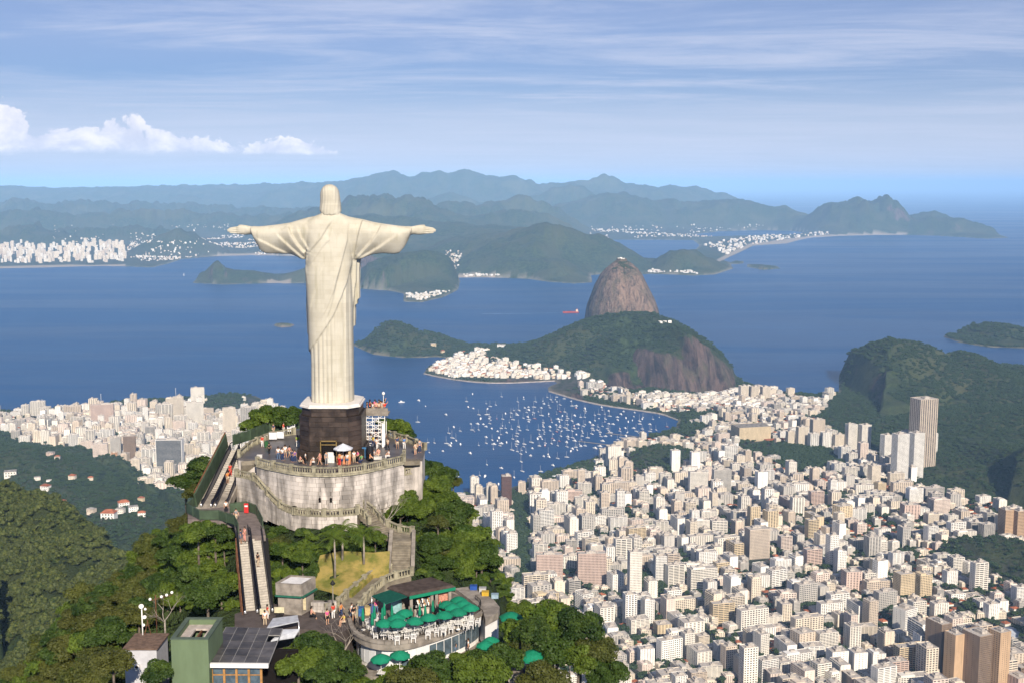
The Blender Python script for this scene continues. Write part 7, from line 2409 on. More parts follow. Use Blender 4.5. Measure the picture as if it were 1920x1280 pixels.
# parasols and tables on the lower levels
LW = 696.92
for (x, y, z, lb) in ((715, 1236, 2.1, 'wide green parasol below the left front of the cafe'), (748, 1230, 2.1, 'second green parasol below the cafe front, partly behind a tree')):
    q = atZ(x, y, LW + 2.1); parasol((q[0], q[1], LW), True, lb, 'green parasols below the cafe', 1.15)
    table((q[0], q[1], LW), 'white table under the ' + lb.replace('green ', ''), 'white cafe tables')
for (x, y, z0_, s, lb) in ((957, 1152, 697.5, 1.35, 'large flat green parasol on a tall pole right of the cafe'), (910, 1205, 697.0, 1.1, 'green parasol at the right foot of the cafe'), (922, 1196, 697.2, 1.0, 'small green parasol behind the one at the right foot'), (915, 1216, 696.6, 1.0, 'lowest green parasol right of the cafe wall'),
                          (998, 1222, 696.5, 1.5, 'green parasol over white chairs among the lower right trees')):
    q = atZ(x, y, z0_ + 2.2 * s)
    parasol((q[0], q[1], z0_), True, lb, 'green parasols right of the cafe', s)
p = np.array([*atZ(998, 1250, 696.5)[:2], 696.5])
tag(MB().prism([(p[0] - 2.6, p[1] - 1.6), (p[0] + 2.4, p[1] - 1.6), (p[0] + 2.4, p[1] + 3), (p[0] - 2.6, p[1] + 3)], 693, 696.48).build('lower_deck', M_conc), 'small concrete deck among the lower right trees', kind='structure')
for k in range(7):
    chair(p + [-1.9 + .62 * k, (k % 2) * .8 - .4, 0], rnd.uniform(0, 6), 'white plastic chair on the small deck among the trees', 'white chairs on the small lower deck')
table(p + [0, .3, 0], 'white table on the small deck among the lower right trees', 'white cafe tables')
# bins and clutter on the deck
for (x, y, c3, lb) in ((677, 1150, (.02, .12, .35), 'blue bin at the left rear of the cafe deck'), (690, 1148, (.55, .42, .2), 'tan box left of the blue bins'), (698, 1146, (.02, .10, .42), 'bright blue bin beside the pink dressed visitor')):
    p = G3(x, y + 3, DZ); b = MB(); b.box(-.3, .3, -.3, .3, 0, .9); t = thing('bin', lb, 'bin', p); b.build('bin_body', mat('bin_paint', c3, .5, .4), t); MB().box(-.33, .33, -.33, .33, .9, .98).build('lid', mat('bin_lid', tuple(v * .7 for v in c3), .5, .4), t)
for (x, y, c3, lb) in ((888, 1104, (.02, .08, .35), 'blue barrel on the grey roof right of the kiosk'), (910, 1115, (.6, .38, .04), 'yellow crate on the grey roof edge'), (905, 1108, (.45, .45, .45), 'grey table frame on the roof edge'), (928, 1120, (.3, .42, .5), 'pale blue box at the roof corner')):
    p = G3(x, y, DZ + .5); t = thing('storage_box', lb, 'box', p); MB().box(-.4, .4, -.3, .3, 0, .45).build('box_body', mat('box_paint', c3, .6, .3), t); MB().box(-.43, .43, -.33, .33, .45, .5).build('lid', mat('box_lid', tuple(v * .8 for v in c3), .6, .3), t)
for (x, y, w, h, lb) in ((512, 818, 1.1, 1.0, 'left small white banner on the rear terrace balustrade'), (526, 816, 1.0, .95, 'right small white banner on the rear terrace balustrade'), (521, 800, 1.1, 1.2, 'white banner on the green fence behind the terrace'), (546, 803, 1.2, 1.2, 'white banner with blue scribbles next to the pedestal')):
    p = G3(x, y + 8, TZ); tag(MB().box(-w / 2, w / 2, -.04, .04, .25, .25 + h).build('banner', mat('banner_cloth', (.72, .73, .78), .7, .2, amt=.25, scale=4), None, p), lb, 'banner')
# lookout with lattice tower right of the pedestal
LKX, LKY = -19.3, 164.0
p = np.array([LKX, LKY, TZ])
t = thing('lookout_scaffold', 'white lattice scaffold stair carrying a crowded lookout platform right of the pedestal', 'scaffold', tuple(p))
for x in (-1.3, -.43, .43, 1.3):
    for y in (-1, 1): MB().tube([(x, y, 0), (x, y, 4.6)], .05, 5).build('pole', M_white, t)
for k in range(8):
    z = .5 + .52 * k
    MB().bar((-1.3, -1, z), (1.3, -1, z), .07).build('rail', M_white, t)
    for j in range(3): MB().bar((-1.3 + .87 * j, -1.02, z), (-.43 + .87 * j, -1.02, z + .5 * (1 if (j + k) % 2 else -1)), .06).build('brace', M_white, t)
MB().box(-1.6, 1.8, -1.2, 1.6, 4.5, 4.7).build('platform', M_conc, t)
MB().box(.9, 1.3, -1.3, -1.0, 0, 3.4).build('white_panel', M_white, t)
MB().box(-1.6, 1.8, -1.22, -1.12, 4.7, 5.6).build('parapet', M_conc, t)
MB().tube([(1.0, .5, 4.6), (1.0, .5, 7.2)], .04, 5).lathe([(.05, 7.1), (.22, 7.25), (.22, 7.5), (.05, 7.65)], 8, (1.0, .5, 0)).build('lamp_mast', M_white, t)
# white sun umbrella and stall before the pedestal
p = np.array(G3(644, 868, TZ)); t = thing('market_umbrella', 'large white umbrella shading a souvenir stall before the pedestal door', 'umbrella', tuple(p))
cl = MB(); n = 8
vs = [(0, 0, 2.75)] + [(1.3 * math.cos(2 * math.pi * k / n + .3), 1.3 * math.sin(2 * math.pi * k / n + .3), 2.1) for k in range(n)] + [(1.3 * math.cos(2 * math.pi * k / n + .3), 1.3 * math.sin(2 * math.pi * k / n + .3), 1.95) for k in range(n)]
cl.add(vs, [(0, 1 + k, 1 + (k + 1) % n) for k in range(n)] + [(1 + k, 1 + n + k, 1 + n + (k + 1) % n, 1 + (k + 1) % n) for k in range(n)]).build('canopy', mat('white_canvas', (.62, .64, .70), .8, .2), t)
MB().tube([(0, 0, 0), (0, 0, 2.7)], .04, 6).build('pole', M_chrome, t)
t = thing('souvenir_stall', 'tan and orange souvenir stall under the white umbrella', 'stall', tuple(p + [.1, -.1, 0]))
MB().box(-.9, .9, -.3, .3, 0, .95).build('counter', mat('stall_orange', (.62, .25, .12), .7, .2, amt=.3, scale=3), t); MB().box(.62, .92, -.32, .32, .95, 1.9).build('screen', mat('stall_tan', (.60, .42, .24), .7, .2), t)
for (x, y, c3, w, h, lb) in ((683, 858, (.05, .16, .32), .9, 1.5, 'blue poster stand right of the pedestal'), (694, 862, (.012, .012, .016), 1.0, 1.9, 'black rounded booth right of the pedestal'), (717, 833, (.015, .03, .07), 1.0, 1.1, 'dark blue folding panel on the right terrace'), (487, 858, (.55, .53, .50), .9, .5, 'white bench on the left of the terrace'), (707, 861, (.62, .60, .57), 1.6, .45, 'pale stone bench on the right of the terrace'), (500, 838, (.02, .10, .03), .6, .9, 'green litter bin near the left balustrade')):
    p = G3(x, y, TZ); t = thing(lb.split(' ')[1 if 'litter' not in lb else 2], lb, lb.split(' ')[-6] if False else ('bench' if 'bench' in lb else 'stand'), p)
    t.name = 'bench' if 'bench' in lb else 'litter_bin' if 'bin' in lb else 'booth' if 'booth' in lb else 'poster_stand'
    MB().prism([(w / 2 * math.cos(a) * (1.15 if 'booth' not in lb else 1), .28 * math.sin(a) * (1 if 'booth' not in lb else 1.7)) for a in [math.pi / 4 + math.pi / 2 * k for k in range(4)]] if 'booth' not in lb else [(w / 2 * math.cos(2 * math.pi * k / 12), .45 * math.sin(2 * math.pi * k / 12)) for k in range(12)], .06, h).build('body', mat('stand_paint', c3, .5, .4), t)
    MB().box(-w * .35, -w * .3, -.15, .15, 0, .1).box(w * .3, w * .35, -.15, .15, 0, .1).build('feet', M_rubber, t)
# ------------------------------------------------------------------ foreground trees
def crown_mesh(name, seed, m, nb=22, n=8000, leaf=.048, H=.85, flat=.80):
    r = np.random.RandomState(seed)
    bl = [(a, b, c, d * .74, e * .74, f * .74) for a, b, c, d, e, f in blobs_of(r, nb, 1.15, H, flat, .0)]
    V, Fq = leaf_cards(n, bl, leaf, seed)
    mb = MB(); mb.add(V, Fq.tolist())
    for b in bl:          # inner dark mass of twigs and leaves, well inside the leaf layer
        mb.lathe([(.15 * b[3], -b[5] * .55), (.52 * b[3], -b[5] * .25), (.55 * b[3], b[5] * .15), (.3 * b[3], b[5] * .5), (.05 * b[3], b[5] * .6)], 6, b[:3], 0, False)
    return mb.mesh(name, [m])


def branch(mb, p, d, L, rad, depth, r, spread=.75, seg=5):
    pts = [p]; q = Vector(p); dd = Vector(d).normalized()
    for i in range(3):
        dd = (dd + Vector((r.gauss(0, .16), r.gauss(0, .16), r.gauss(.03, .10)))).normalized()
        q = q + dd * L / 3; pts.append(q.copy())
    mb.tube(pts, [rad, rad * .85, rad * .7, rad * .55], seg, cap=False)
    if depth <= 0: return
    for i in range(r.choice([2, 3])):
        a = (dd + Vector((r.gauss(0, spread), r.gauss(0, spread), r.gauss(.15, spread * .6)))).normalized()
        branch(mb, q, a, L * r.uniform(.6, .85), rad * .55, depth - 1, r, spread, max(3, seg - 1))


def trunk_mesh(seed):
    r = random.Random(seed); mb = MB()
    mb.tube([(0, 0, -3.2), (.03, .02, -.8), (0, 0, .1)], [.085, .07, .05], 6)
    for i in range(5):
        a = r.uniform(0, 6.28)
        branch(mb, (0, 0, -.1), (math.cos(a) * .7, math.sin(a) * .7, .75), .55, .032, 1, r)
    return mb.mesh('trunk', [M_bark])


TR = [trunk_mesh(i) for i in range(3)]
CR = {'A': [crown_mesh('crown', 300 + i, M_leafA) for i in range(4)], 'B': [crown_mesh('crown', 320 + i, M_leafB) for i in range(4)],
      'C': [crown_mesh('crown', 340 + i, M_leafC, 26, 8000, .042, 1.0, .85) for i in range(3)]}
BUSH = [crown_mesh('foliage', 360 + i, (M_leafA, M_leafB)[i % 2], 7, 3000, .075, .45, .7) for i in range(4)]


def poly2(x, y, P):
    return sdist(np.array([float(x)]), np.array([float(y)]), np.array(P, float))[0]


def ground_hit(px, py, lift):
    """Where the line of sight first comes within `lift` metres of the foreground ground."""
    x, y, z = ray(px, py)
    ts = np.linspace(60, 230, 341) / y
    X, Y, Z = x * ts, y * ts, CH + z * ts
    H = fg_height(X, Y)
    ok = Z < H + lift
    if not ok.any(): return None
    i = int(np.argmax(ok))
    return X[i], Y[i], Z[i], H[i]


KEEP_OUT = [[(435, 790), (563, 790), (800, 795), (806, 900), (760, 905), (700, 960), (690, 985), (655, 1008), (535, 1000), (435, 985)], [(350, 965), (440, 812), (500, 795), (480, 965)],
            [(345, 935), (505, 935), (500, 1010), (524, 1160), (455, 1165), (420, 1010), (340, 990)], [(308, 1145), (425, 1140), (545, 1165), (520, 1295), (308, 1295)],
            [(505, 1075), (605, 1070), (640, 1135), (680, 1150), (668, 1195), (560, 1196), (440, 1190), (440, 1140), (510, 1140)], [(588, 1030), (740, 1025), (738, 1080), (650, 1130), (588, 1120)],
            [(718, 985), (790, 985), (788, 1085), (740, 1100), (700, 1130), (660, 1150), (640, 1130), (700, 1070), (722, 1060)], [(648, 1150), (700, 1105), (720, 1082), (860, 1078), (945, 1118), (945, 1170), (915, 1235), (880, 1255), (680, 1262), (648, 1210)],
            [(225, 1180), (303, 1180), (303, 1290), (225, 1290)]]
KO = [np.array(k, float) for k in KEEP_OUT]
VEG = np.array([(325, 860), (395, 850), (440, 870), (440, 960), (600, 985), (720, 960), (800, 890), (858, 915), (880, 955), (925, 985), (945, 1050), (962, 1105), (1000, 1120), (1040, 1105), (1095, 1140), (1160, 1200), (1200, 1320), (0, 1330), (0, 1262), (60, 1228), (100, 1200), (150, 1150), (172, 1105), (230, 1055), (290, 1010), (318, 930)], float)
tr_ = random.Random(99)
zone = lambda x, y: ('beyond the left escalator wall' if x < 440 and y < 960 else 'on the left slope below the escalators' if x < 440 else 'between the escalators and the lawn' if x < 600 and y < 1150 else 'below the front landing' if x < 740 and y < 1080 else
                     'at the lower edge in front of the plaza' if x < 660 else 'in front of the cafe' if x < 900 and y > 1150 else 'on the right slope above the cafe' if y < 1120 else 'on the lower right slope')
KW = {'A': 'bright green', 'B': 'deep green', 'C': 'olive green'}
tcount = {}


def add_tree(x, y, z, R_, kd, gz, lab=None, px=0, py=0):
    t = thing('leafy_tree', 'x', 'tree', (x, y, z), tr_.uniform(0, 6.28))
    sz = R_
    t.scale = (sz * tr_.uniform(.92, 1.1), sz * tr_.uniform(.92, 1.1), sz * tr_.uniform(.85, 1.1))
    obj('crown', tr_.choice(CR[kd]), t)
    tk = obj('trunk', tr_.choice(TR), t)
    zn = zone(px, py)
    size = 'large' if R_ > 2.7 else 'small' if R_ < 1.9 else 'mid-sized'
    base = lab or '%s %s leafy tree %s' % (size, KW[kd], zn)
    tcount.setdefault(base, []).append((t, px, py))
    t['label'] = base
    t['group'] = 'leafy trees ' + zn


gy = 868
while gy < 1330:
    gx = -10
    while gx < 1210:
        x, y = gx + tr_.uniform(-13, 13), gy + tr_.uniform(-11, 11)
        gx += 29
        if poly2(x, y, VEG) < 2: continue
        if max(poly2(x, y, k) for k in KO) > -16: continue
        R_ = tr_.uniform(1.35, 2.7)
        h = ground_hit(x, y, 1.4 + R_ * .55)
        if h is None: continue
        kd = 'C' if (x < 300 and tr_.random() < .6) or tr_.random() < .10 else 'A' if (x > 440 and tr_.random() < .50) or tr_.random() < .35 else 'B'
        if 440 < x < 740 and y < 1150: R_ *= .62
        add_tree(h[0], h[1], h[2] - R_ * .35, R_, kd, h[3], None, x, y)
    gy += 24
# single trees placed by eye
for (px, py, Y, R_, kd, lb) in [(475, 800, 173, 2.2, 'A', 'bushy green tree behind the green fence at far left of the terrace'), (505, 786, 174, 2.7, 'A', 'tall green tree behind the terrace, left of centre'), (540, 785, 174, 2.5, 'B', 'green tree behind the terrace closest to the pedestal'),
                                 (742, 805, 171, 2.4, 'A', 'round green tree behind the lookout scaffold'), (722, 797, 174, 1.6, 'B', 'small dark tree directly behind the lookout scaffold'), (760, 818, 170, 1.6, 'B', 'small tree at the right rim behind the terrace balustrade'),
                                 (806, 880, 163, 2.0, 'B', 'dark tree below the right end of the terrace'), (830, 893, 162, 2.2, 'B', 'dark tree at the outer right edge beside the bay'), (850, 905, 163, 1.4, 'C', 'small olive tree at the very right edge beside the bay'), (785, 915, 158, 2.1, 'A', 'bright tree under the right terrace steps'),
                                 (212, 1248, 112, 2.2, 'C', 'olive tree just left of the service hut'), (300, 1262, 110, 1.8, 'B', 'dark small tree between the hut and the green tower'), (778, 940, 157, 2.5, 'A', 'tall bright tree against the right terrace wall'), (815, 938, 158, 2.7, 'A', 'tall bright tree below the outer right terrace corner'), (850, 965, 154, 2.7, 'B', 'tall dark tree at the top of the right slope'), (885, 1003, 150, 2.7, 'A', 'tall bright tree halfway down the right edge'), (903, 1045, 146, 2.5, 'B', 'tall dark tree low on the right edge'), (868, 1062, 144, 2.4, 'A', 'tall bright tree behind the grey side roof'), (822, 1012, 149, 2.5, 'A', 'tall bright tree right of the long straight flight'), (1088, 1178, 119, 2.5, 'B', 'dark tree at the shoulder of the lower right slope'), (1118, 1222, 117, 2.5, 'C', 'olive tree lower on the outer right slope'), (1140, 1268, 115, 2.3, 'B', 'dark outermost tree in the lower right slope corner'), (1085, 1240, 116, 2.4, 'A', 'bright tree inside the lower right slope corner'), (380, 880, 166, 2.6, 'B', 'dark spreading tree left of the upper escalators'), (348, 905, 165, 2.4, 'B', 'outermost dark tree left of the upper escalators'), (370, 925, 163, 2.2, 'C', 'olive tree low beside the escalator wall'), (372, 998, 142, 2.2, 'A', 'bright tree under the left corner of the middle landing'), (404, 1000, 142, 2.0, 'B', 'dark tree under the green fence of the middle landing'), (420, 1020, 143, 1.7, 'A', 'bright small tree beside the top of the rusty truss'), (340, 985, 150, 2.0, 'C', 'olive tree at the outer left of the middle landing'),
                                 (815, 1262, 116, 3.3, 'B', 'broad dark tree in front of the cafe right half'), (780, 1290, 112, 2.6, 'C', 'olive tree at the lower edge below the cafe'), (975, 1180, 121, 2.6, 'A', 'bright tree right of the large flat parasol'), (935, 1245, 116, 2.6, 'B', 'dark tree between the cafe and the lower deck'),
                                 (905, 1270, 113, 2.7, 'A', 'bright tree at the lower edge right of the cafe'), (1035, 1165, 122, 3.2, 'A', 'tall bright tree rising against the city'), (1000, 1190, 118, 2.4, 'B', 'dark tree above the lower deck parasol'), (1045, 1215, 118, 3.1, 'B', 'broad dark tree right of the lower deck'), (590, 1215, 117, 2.3, 'B', 'dark tree just below the plaza'),
                                 (560, 1245, 114, 2.4, 'A', 'bright tree right of the glass roof hall'), (610, 1262, 113, 2.3, 'B', 'dark tree left of the bare pale tree at the lower edge'), (1020, 1290, 112, 2.6, 'C', 'olive tree at the lower edge right of the small deck'), (868, 1238, 118, 1.7, 'A', 'small bright tree by the cafe glass wall')]:
    x, y, z = atY(px, py, Y)
    add_tree(x, y, z - R_ * .35, R_, kd, float(fg_height(np.array([x]), np.array([y]))[0]), lb, px, py)
# give repeated descriptions their place in the picture
for base, its in tcount.items():
    if len(its) < 2: continue
    its.sort(key=lambda q: (round(q[2] / 60), q[1]))
    rows = {}
    for t, x, y in its: rows.setdefault(round(y / 60), []).append((t, x))
    rk = sorted(rows)
    for ri_, k in enumerate(rk):
        for ci_, (t, x) in enumerate(rows[k]):
            rw = 'top row' if ri_ == 0 else 'bottom row' if ri_ == len(rk) - 1 and ri_ else ['second row', 'third row', 'fourth row', 'fifth row', 'sixth row', 'seventh row', 'eighth row'][min(ri_ - 1, 6)]
            t['label'] = ' '.join((base + ', ' + rw + ', ' + ORD[min(ci_, 22)]).split()[:16])

# the rest of the summit flanks, beyond the trees that can be told apart
_p = sprinkle(1500, -100, 60, 60, 225, 9)
_z = fg_height(_p[:, 0], _p[:, 1])
_px, _py, _d = proj(_p[:, 0], _p[:, 1], _z + 2)
_in = sdist(_px, _py, VEG) > -8
_ko = np.max([sdist(_px, _py, k) for k in KO], 0) > -50
_ok = (~_in) & (~_ko) & (_z > 560) & (_px > -150) & (_px < 2000) & (_py < 1500) & ~((_px > 300) & (_px < 950) & (_py < 1000))
_p, _z = _p[_ok], _z[_ok]
_s = nrg.uniform(1.6, 3.0, len(_p))
scatter('flank_trees', [proto('crown', m_) for m_ in CR['A'] + CR['B'] + CR['C']], np.column_stack([_p, _z + _s * .2]), nrg.uniform(0, 6.28, len(_p)), _s, nrg.randint(0, 11, len(_p)), 'dense trees on the outer flanks of the summit')

_q = sprinkle(5200, -60, 22, 88, 176, 12)
_z = fg_height(_q[:, 0], _q[:, 1]); _px, _py, _d = proj(_q[:, 0], _q[:, 1], _z + 1)
_ok = (np.max([sdist(_px, _py, k) for k in KO], 0) < -6) & (_z > 640)
_q, _z = _q[_ok], _z[_ok]; _s = nrg.uniform(.8, 1.7, len(_q))
scatter('undergrowth', [proto('foliage', m_) for m_ in BUSH], np.column_stack([_q, _z]), nrg.uniform(0, 6.28, len(_q)), _s, nrg.randint(0, 4, len(_q)), 'thick green undergrowth covering the summit slopes')

# shrubs close to walls and between stairs
sh_ = 0
for (x0, x1, y0, y1, n) in ((500, 590, 985, 1085, 26), (590, 725, 985, 1032, 26), (392, 436, 985, 1120, 16), (508, 520, 1085, 1130, 3), (425, 442, 905, 950, 4), (790, 800, 1000, 1080, 5), (560, 650, 1190, 1215, 6)):
    for i in range(n):
        x, y = tr_.uniform(x0, x1), tr_.uniform(y0, y1)
        R_ = tr_.uniform(.7, 1.5)
        h = ground_hit(x, y, .5)
        if h is None: continue
        t = thing('leafy_shrub', 'leafy green shrub growing below the terrace walls', 'shrub', (h[0], h[1], h[3] + .1), tr_.uniform(0, 6), 'shrubs on the summit banks')
        t.scale = (R_,) * 3
        obj('foliage', tr_.choice(BUSH), t)
        nm_ = zone(x, y)
        t['label'] = '%s leafy shrub %s' % ('low' if R_ < 1.1 else 'bigger', nm_)

# bare pale trees
def bare(px, py, z, hgt, seed, lab, rad=.13, spread=.6, depth=4):
    r = random.Random(seed)
    p = atZ(px, py, z)
    t = thing('bare_tree', lab, 'tree', p)
    mb = MB(); mb.tube([(0, 0, -1.5), (0, 0, hgt * .18), (r.uniform(-.1, .1), 0, hgt * .36)], [rad, rad * .85, rad * .7], 7)
    br = MB()
    for i in range(4):
        a = r.uniform(0, 6.28)
        branch(br, (0, 0, hgt * (.3 + .05 * i * .3)), (math.cos(a) * .75, math.sin(a) * .75, .8), hgt * .28, rad * .5, depth - 1, r, spread)
    mb.build('trunk', M_bare, t); b = br.build('branches', M_bare, t)


for a in [(412, 1085, 697, 6.5, 1, 'bare pale tree standing left of the lower escalators'), (643, 1262, 696, 7.0, 4, 'bare pale crooked tree at the lower edge left of the cafe'), (722, 1012, 703, 6.5, 7, 'twisted bare tree in front of the right side stairs'),
          (848, 1040, 699, 5.5, 9, 'bare grey tree on the right slope above the cafe'), (310, 1190, 697, 5.0, 12, 'bare twiggy tree beside the service hut'), (1068, 1262, 690, 6.0, 15, 'bare forked tree on the lower right slope'), (700, 990, 704, 4.2, 18, 'small bare tree close to the landing balustrade'), (352, 1090, 694, 5.5, 21, 'bare grey tree in the left slope foliage')]:
    bare(*a)
p = atZ(1225, 1300, 700)


# palms
def palm(px, py, z, h, seed, lab):
    r = random.Random(seed); p = atZ(px, py, z)
    t = thing('palm_tree', lab, 'palm', p, 0, 'palms on the dry lawn')
    MB().tube([(0, 0, -.3), (.05, 0, h * .5), (.0, 0, h)], [.16, .12, .09], 7).build('trunk', M_bare, t)
    for k in range(13):
        a = 2 * math.pi * k / 13 + r.uniform(-.2, .2); el = r.uniform(.15, 1.0)
        pts = [Vector((0, 0, h))]; d = Vector((math.cos(a) * math.cos(el), math.sin(a) * math.cos(el), math.sin(el)))
        for s in range(7): pts.append(pts[-1] + d * .34); d = (d + Vector((0, 0, -.23))).normalized()
        mb = MB()
        for i, (q, q2) in enumerate(zip(pts[:-1], pts[1:])):
            mb.bar(q, q2, .03)
            side = (q2 - q).cross(Vector((0, 0, 1))).normalized()
            for s_ in (-1, 1):
                for f in (0, .5):
                    b0 = q + (q2 - q) * f; ll = .62 * math.sin(math.pi * (i + 1.0) / 8.6)
                    tip = b0 + side * s_ * ll * .8 + (q2 - q) * .5 + Vector((0, 0, -.32 * ll - .08))
                    mb.add([b0, b0 + (q2 - q) * .42, tip], [(0, 1, 2)])
        o = mb.build('frond', M_leafA, t)


palm(628, 1078, 702.2, 4.6, 1, 'tall palm with drooping crown standing on the dry lawn')
palm(682, 1052, 703.2, 3.4, 2, 'smaller palm right of centre on the dry lawn')
palm(642, 1046, 703.3, 3.8, 3, 'palm at the rear of the lawn below the landing')
palm(1028, 1288, 694.0, 3.0, 4, 'low broad fronded palm at the lower edge right')

# ------------------------------------------------------------------ people
def skin_mesh(name, pts, edges, rads, m):
    me_ = bpy.data.meshes.new('t'); me_.from_pydata(pts, edges, []); me_.update()
    ob_ = bpy.data.objects.new('t', me_); COL.objects.link(ob_)
    bpy.context.view_layer.update()
    sk = ob_.modifiers.new('s', 'SKIN'); sk.use_smooth_shade = True
    lay = me_.skin_vertices[0] if me_.skin_vertices else None
    if lay is None:
        bm_ = bmesh.new(); bm_.from_mesh(me_); bm_.verts.layers.skin.verify(); bm_.to_mesh(me_); bm_.free(); lay = me_.skin_vertices[0]
    for i, r_v in enumerate(rads): lay.data[i].radius = (r_v, r_v) if not isinstance(r_v, tuple) else r_v
    lay.data[0].use_root = True
    ss = ob_.modifiers.new('ss', 'SUBSURF'); ss.levels = 1; ss.render_levels = 1
    dg = bpy.context.evaluated_depsgraph_get()
    res = bpy.data.meshes.new_from_object(ob_.evaluated_get(dg))
    res.name = name
    bpy.data.objects.remove(ob_)
    res.materials.clear(); res.materials.append(m)
    return res


M_skin = mat('skin', (0.46, 0.27, 0.18), .6, .3, amt=.1, rnd_=.35)
M_hair = mat('hair', (0.035, 0.022, 0.015), .7, .3, rnd_=.4)
M_cl = {}
for nm, c3 in dict(red=(.60, .04, .03), white=(.74, .72, .70), pink=(.72, .10, .28), navy=(.03, .05, .13), black=(.02, .02, .022), blue=(.07, .19, .45), yellow=(.65, .50, .06), green=(.10, .35, .12), grey=(.25, .25, .26), orange=(.68, .24, .06), beige=(.55, .44, .32), purple=(.22, .10, .28), lime=(.35, .55, .05), denim=(.10, .15, .25), salmon=(.70, .32, .26)).items():
    M_cl[nm] = mat('cloth_' + nm, c3, .85, .2, amt=.12, scale=6)


def person_proto(pose):
    la, ra = {'stand': ((-.24, .02, 1.12), (.24, .02, 1.12)), 'walk': ((-.25, .16, 1.12), (.25, -.14, 1.12)), 'photo': ((-.26, -.16, 1.30), (.28, -.14, 1.32)), 'wave': ((-.26, .02, 1.12), (.40, -.02, 1.56)), 'hips': ((-.36, .04, 1.16), (.36, .04, 1.16)), 'sit': ((-.24, -.12, .80), (.24, -.12, .80))}[pose]
    lh, rh = {'stand': ((-.24, -.06, .86), (.25, -.04, .86)), 'walk': ((-.25, .10, .88), (.26, -.30, .95)), 'photo': ((-.10, -.34, 1.52), (.12, -.34, 1.52)), 'wave': ((-.25, -.04, .86), (.46, -.10, 1.84)), 'hips': ((-.20, -.08, 1.02), (.20, -.08, 1.02)), 'sit': ((-.14, -.36, .62), (.14, -.36, .62))}[pose]
    z0 = -.42 if pose == 'sit' else 0
    P = {'pel': (0, 0, .95 + z0), 'spi': (0, .01, 1.15 + z0), 'che': (0, .0, 1.34 + z0), 'nek': (0, .0, 1.50 + z0), 'hed': (0, -.01, 1.62 + z0), 'top': (0, -.0, 1.70 + z0), 'ls': (-.18, 0, 1.42 + z0), 'rs': (.18, 0, 1.42 + z0),
         'la': la, 'ra': ra, 'lh': lh, 'rh': rh, 'lf': tuple(np.array(lh) + np.array([0, -.03, -.09])), 'rf': tuple(np.array(rh) + np.array([0, -.03, -.09]))}
    if pose == 'walk': L = {'lhp': (-.10, 0, .90), 'rhp': (.10, 0, .90), 'lk': (-.11, -.16, .50), 'rk': (.11, .06, .50), 'lan': (-.11, -.22, .10), 'ran': (.11, .30, .14), 'lt': (-.12, -.38, .05), 'rt': (.12, .18, .05)}
    elif pose == 'sit': L = {'lhp': (-.10, 0, .48), 'rhp': (.10, 0, .48), 'lk': (-.13, -.42, .50), 'rk': (.13, -.42, .50), 'lan': (-.13, -.42, .10), 'ran': (.13, -.42, .10), 'lt': (-.13, -.58, .05), 'rt': (.13, -.58, .05)}
    else: L = {'lhp': (-.10, 0, .90), 'rhp': (.10, 0, .90), 'lk': (-.12, -.02, .50), 'rk': (.12, -.03, .50), 'lan': (-.12, .02, .10), 'ran': (.13, .02, .10), 'lt': (-.14, -.14, .05), 'rt': (.15, -.14, .05)}
    P.update(L)
    rad = dict(pel=(.13, .10), spi=(.125, .09), che=(.15, .10), nek=.052, hed=.095, top=.075, ls=.062, rs=.062, la=.043, ra=.043, lh=.032, rh=.032, lf=.035, rf=.035, lhp=.088, rhp=.088, lk=.058, rk=.058, lan=.038, ran=.038, lt=.035, rt=.035)
    E = [('pel', 'spi'), ('spi', 'che'), ('che', 'nek'), ('nek', 'hed'), ('hed', 'top'), ('che', 'ls'), ('che', 'rs'), ('ls', 'la'), ('rs', 'ra'), ('la', 'lh'), ('ra', 'rh'), ('lh', 'lf'), ('rh', 'rf'), ('pel', 'lhp'), ('pel', 'rhp'), ('lhp', 'lk'), ('rhp', 'rk'), ('lk', 'lan'), ('rk', 'ran'), ('lan', 'lt'), ('ran', 'rt')]

    def sub(keys, grow, name, m, cut=None):
        ks = list(keys); pts = [list(P[k]) for k in ks]
        ed = [(ks.index(a), ks.index(b)) for a, b in E if a in ks and b in ks]
        rr2 = [tuple((np.array(rad[k]) if isinstance(rad[k], tuple) else np.array([rad[k]] * 2)) * grow + .008) for k in ks]
        if cut:
            for k, (to, f) in cut.items():
                i = ks.index(k); a = np.array(P[to]); pts[i] = list(a + (np.array(P[k]) - a) * f)
        return skin_mesh(name, pts, ed, rr2, m)
    body = sub(['pel'] + [k for k in P if k != 'pel'], 1.0, 'body', M_skin)
    shirt = sub(['pel', 'spi', 'che', 'ls', 'rs', 'la', 'ra'], 1.13, 'shirt', M_cl['white'], {'la': ('ls', .6), 'ra': ('rs', .6)})
    longp = sub(['pel', 'lhp', 'rhp', 'lk', 'rk', 'lan', 'ran'], 1.14, 'trousers', M_cl['navy'])
    shorts = sub(['pel', 'lhp', 'rhp', 'lk', 'rk'], 1.2, 'shorts', M_cl['navy'], {'lk': ('lhp', .8), 'rk': ('rhp', .8)})
    hb_ = MB(); hz2 = P['hed'][2]
    hb_.lathe([(.06, -.12), (.105, -.05), (.115, .03), (.10, .10), (.05, .14), (.01, .15)], 10, (0, .025, hz2 + .02)); hair = hb_.mesh('hair', [M_hair])
    return dict(body=body, shirt=shirt, trousers=longp, shorts=shorts, hair=hair)


PP = {k: person_proto(k) for k in ('stand', 'walk', 'photo', 'wave', 'hips', 'sit')}


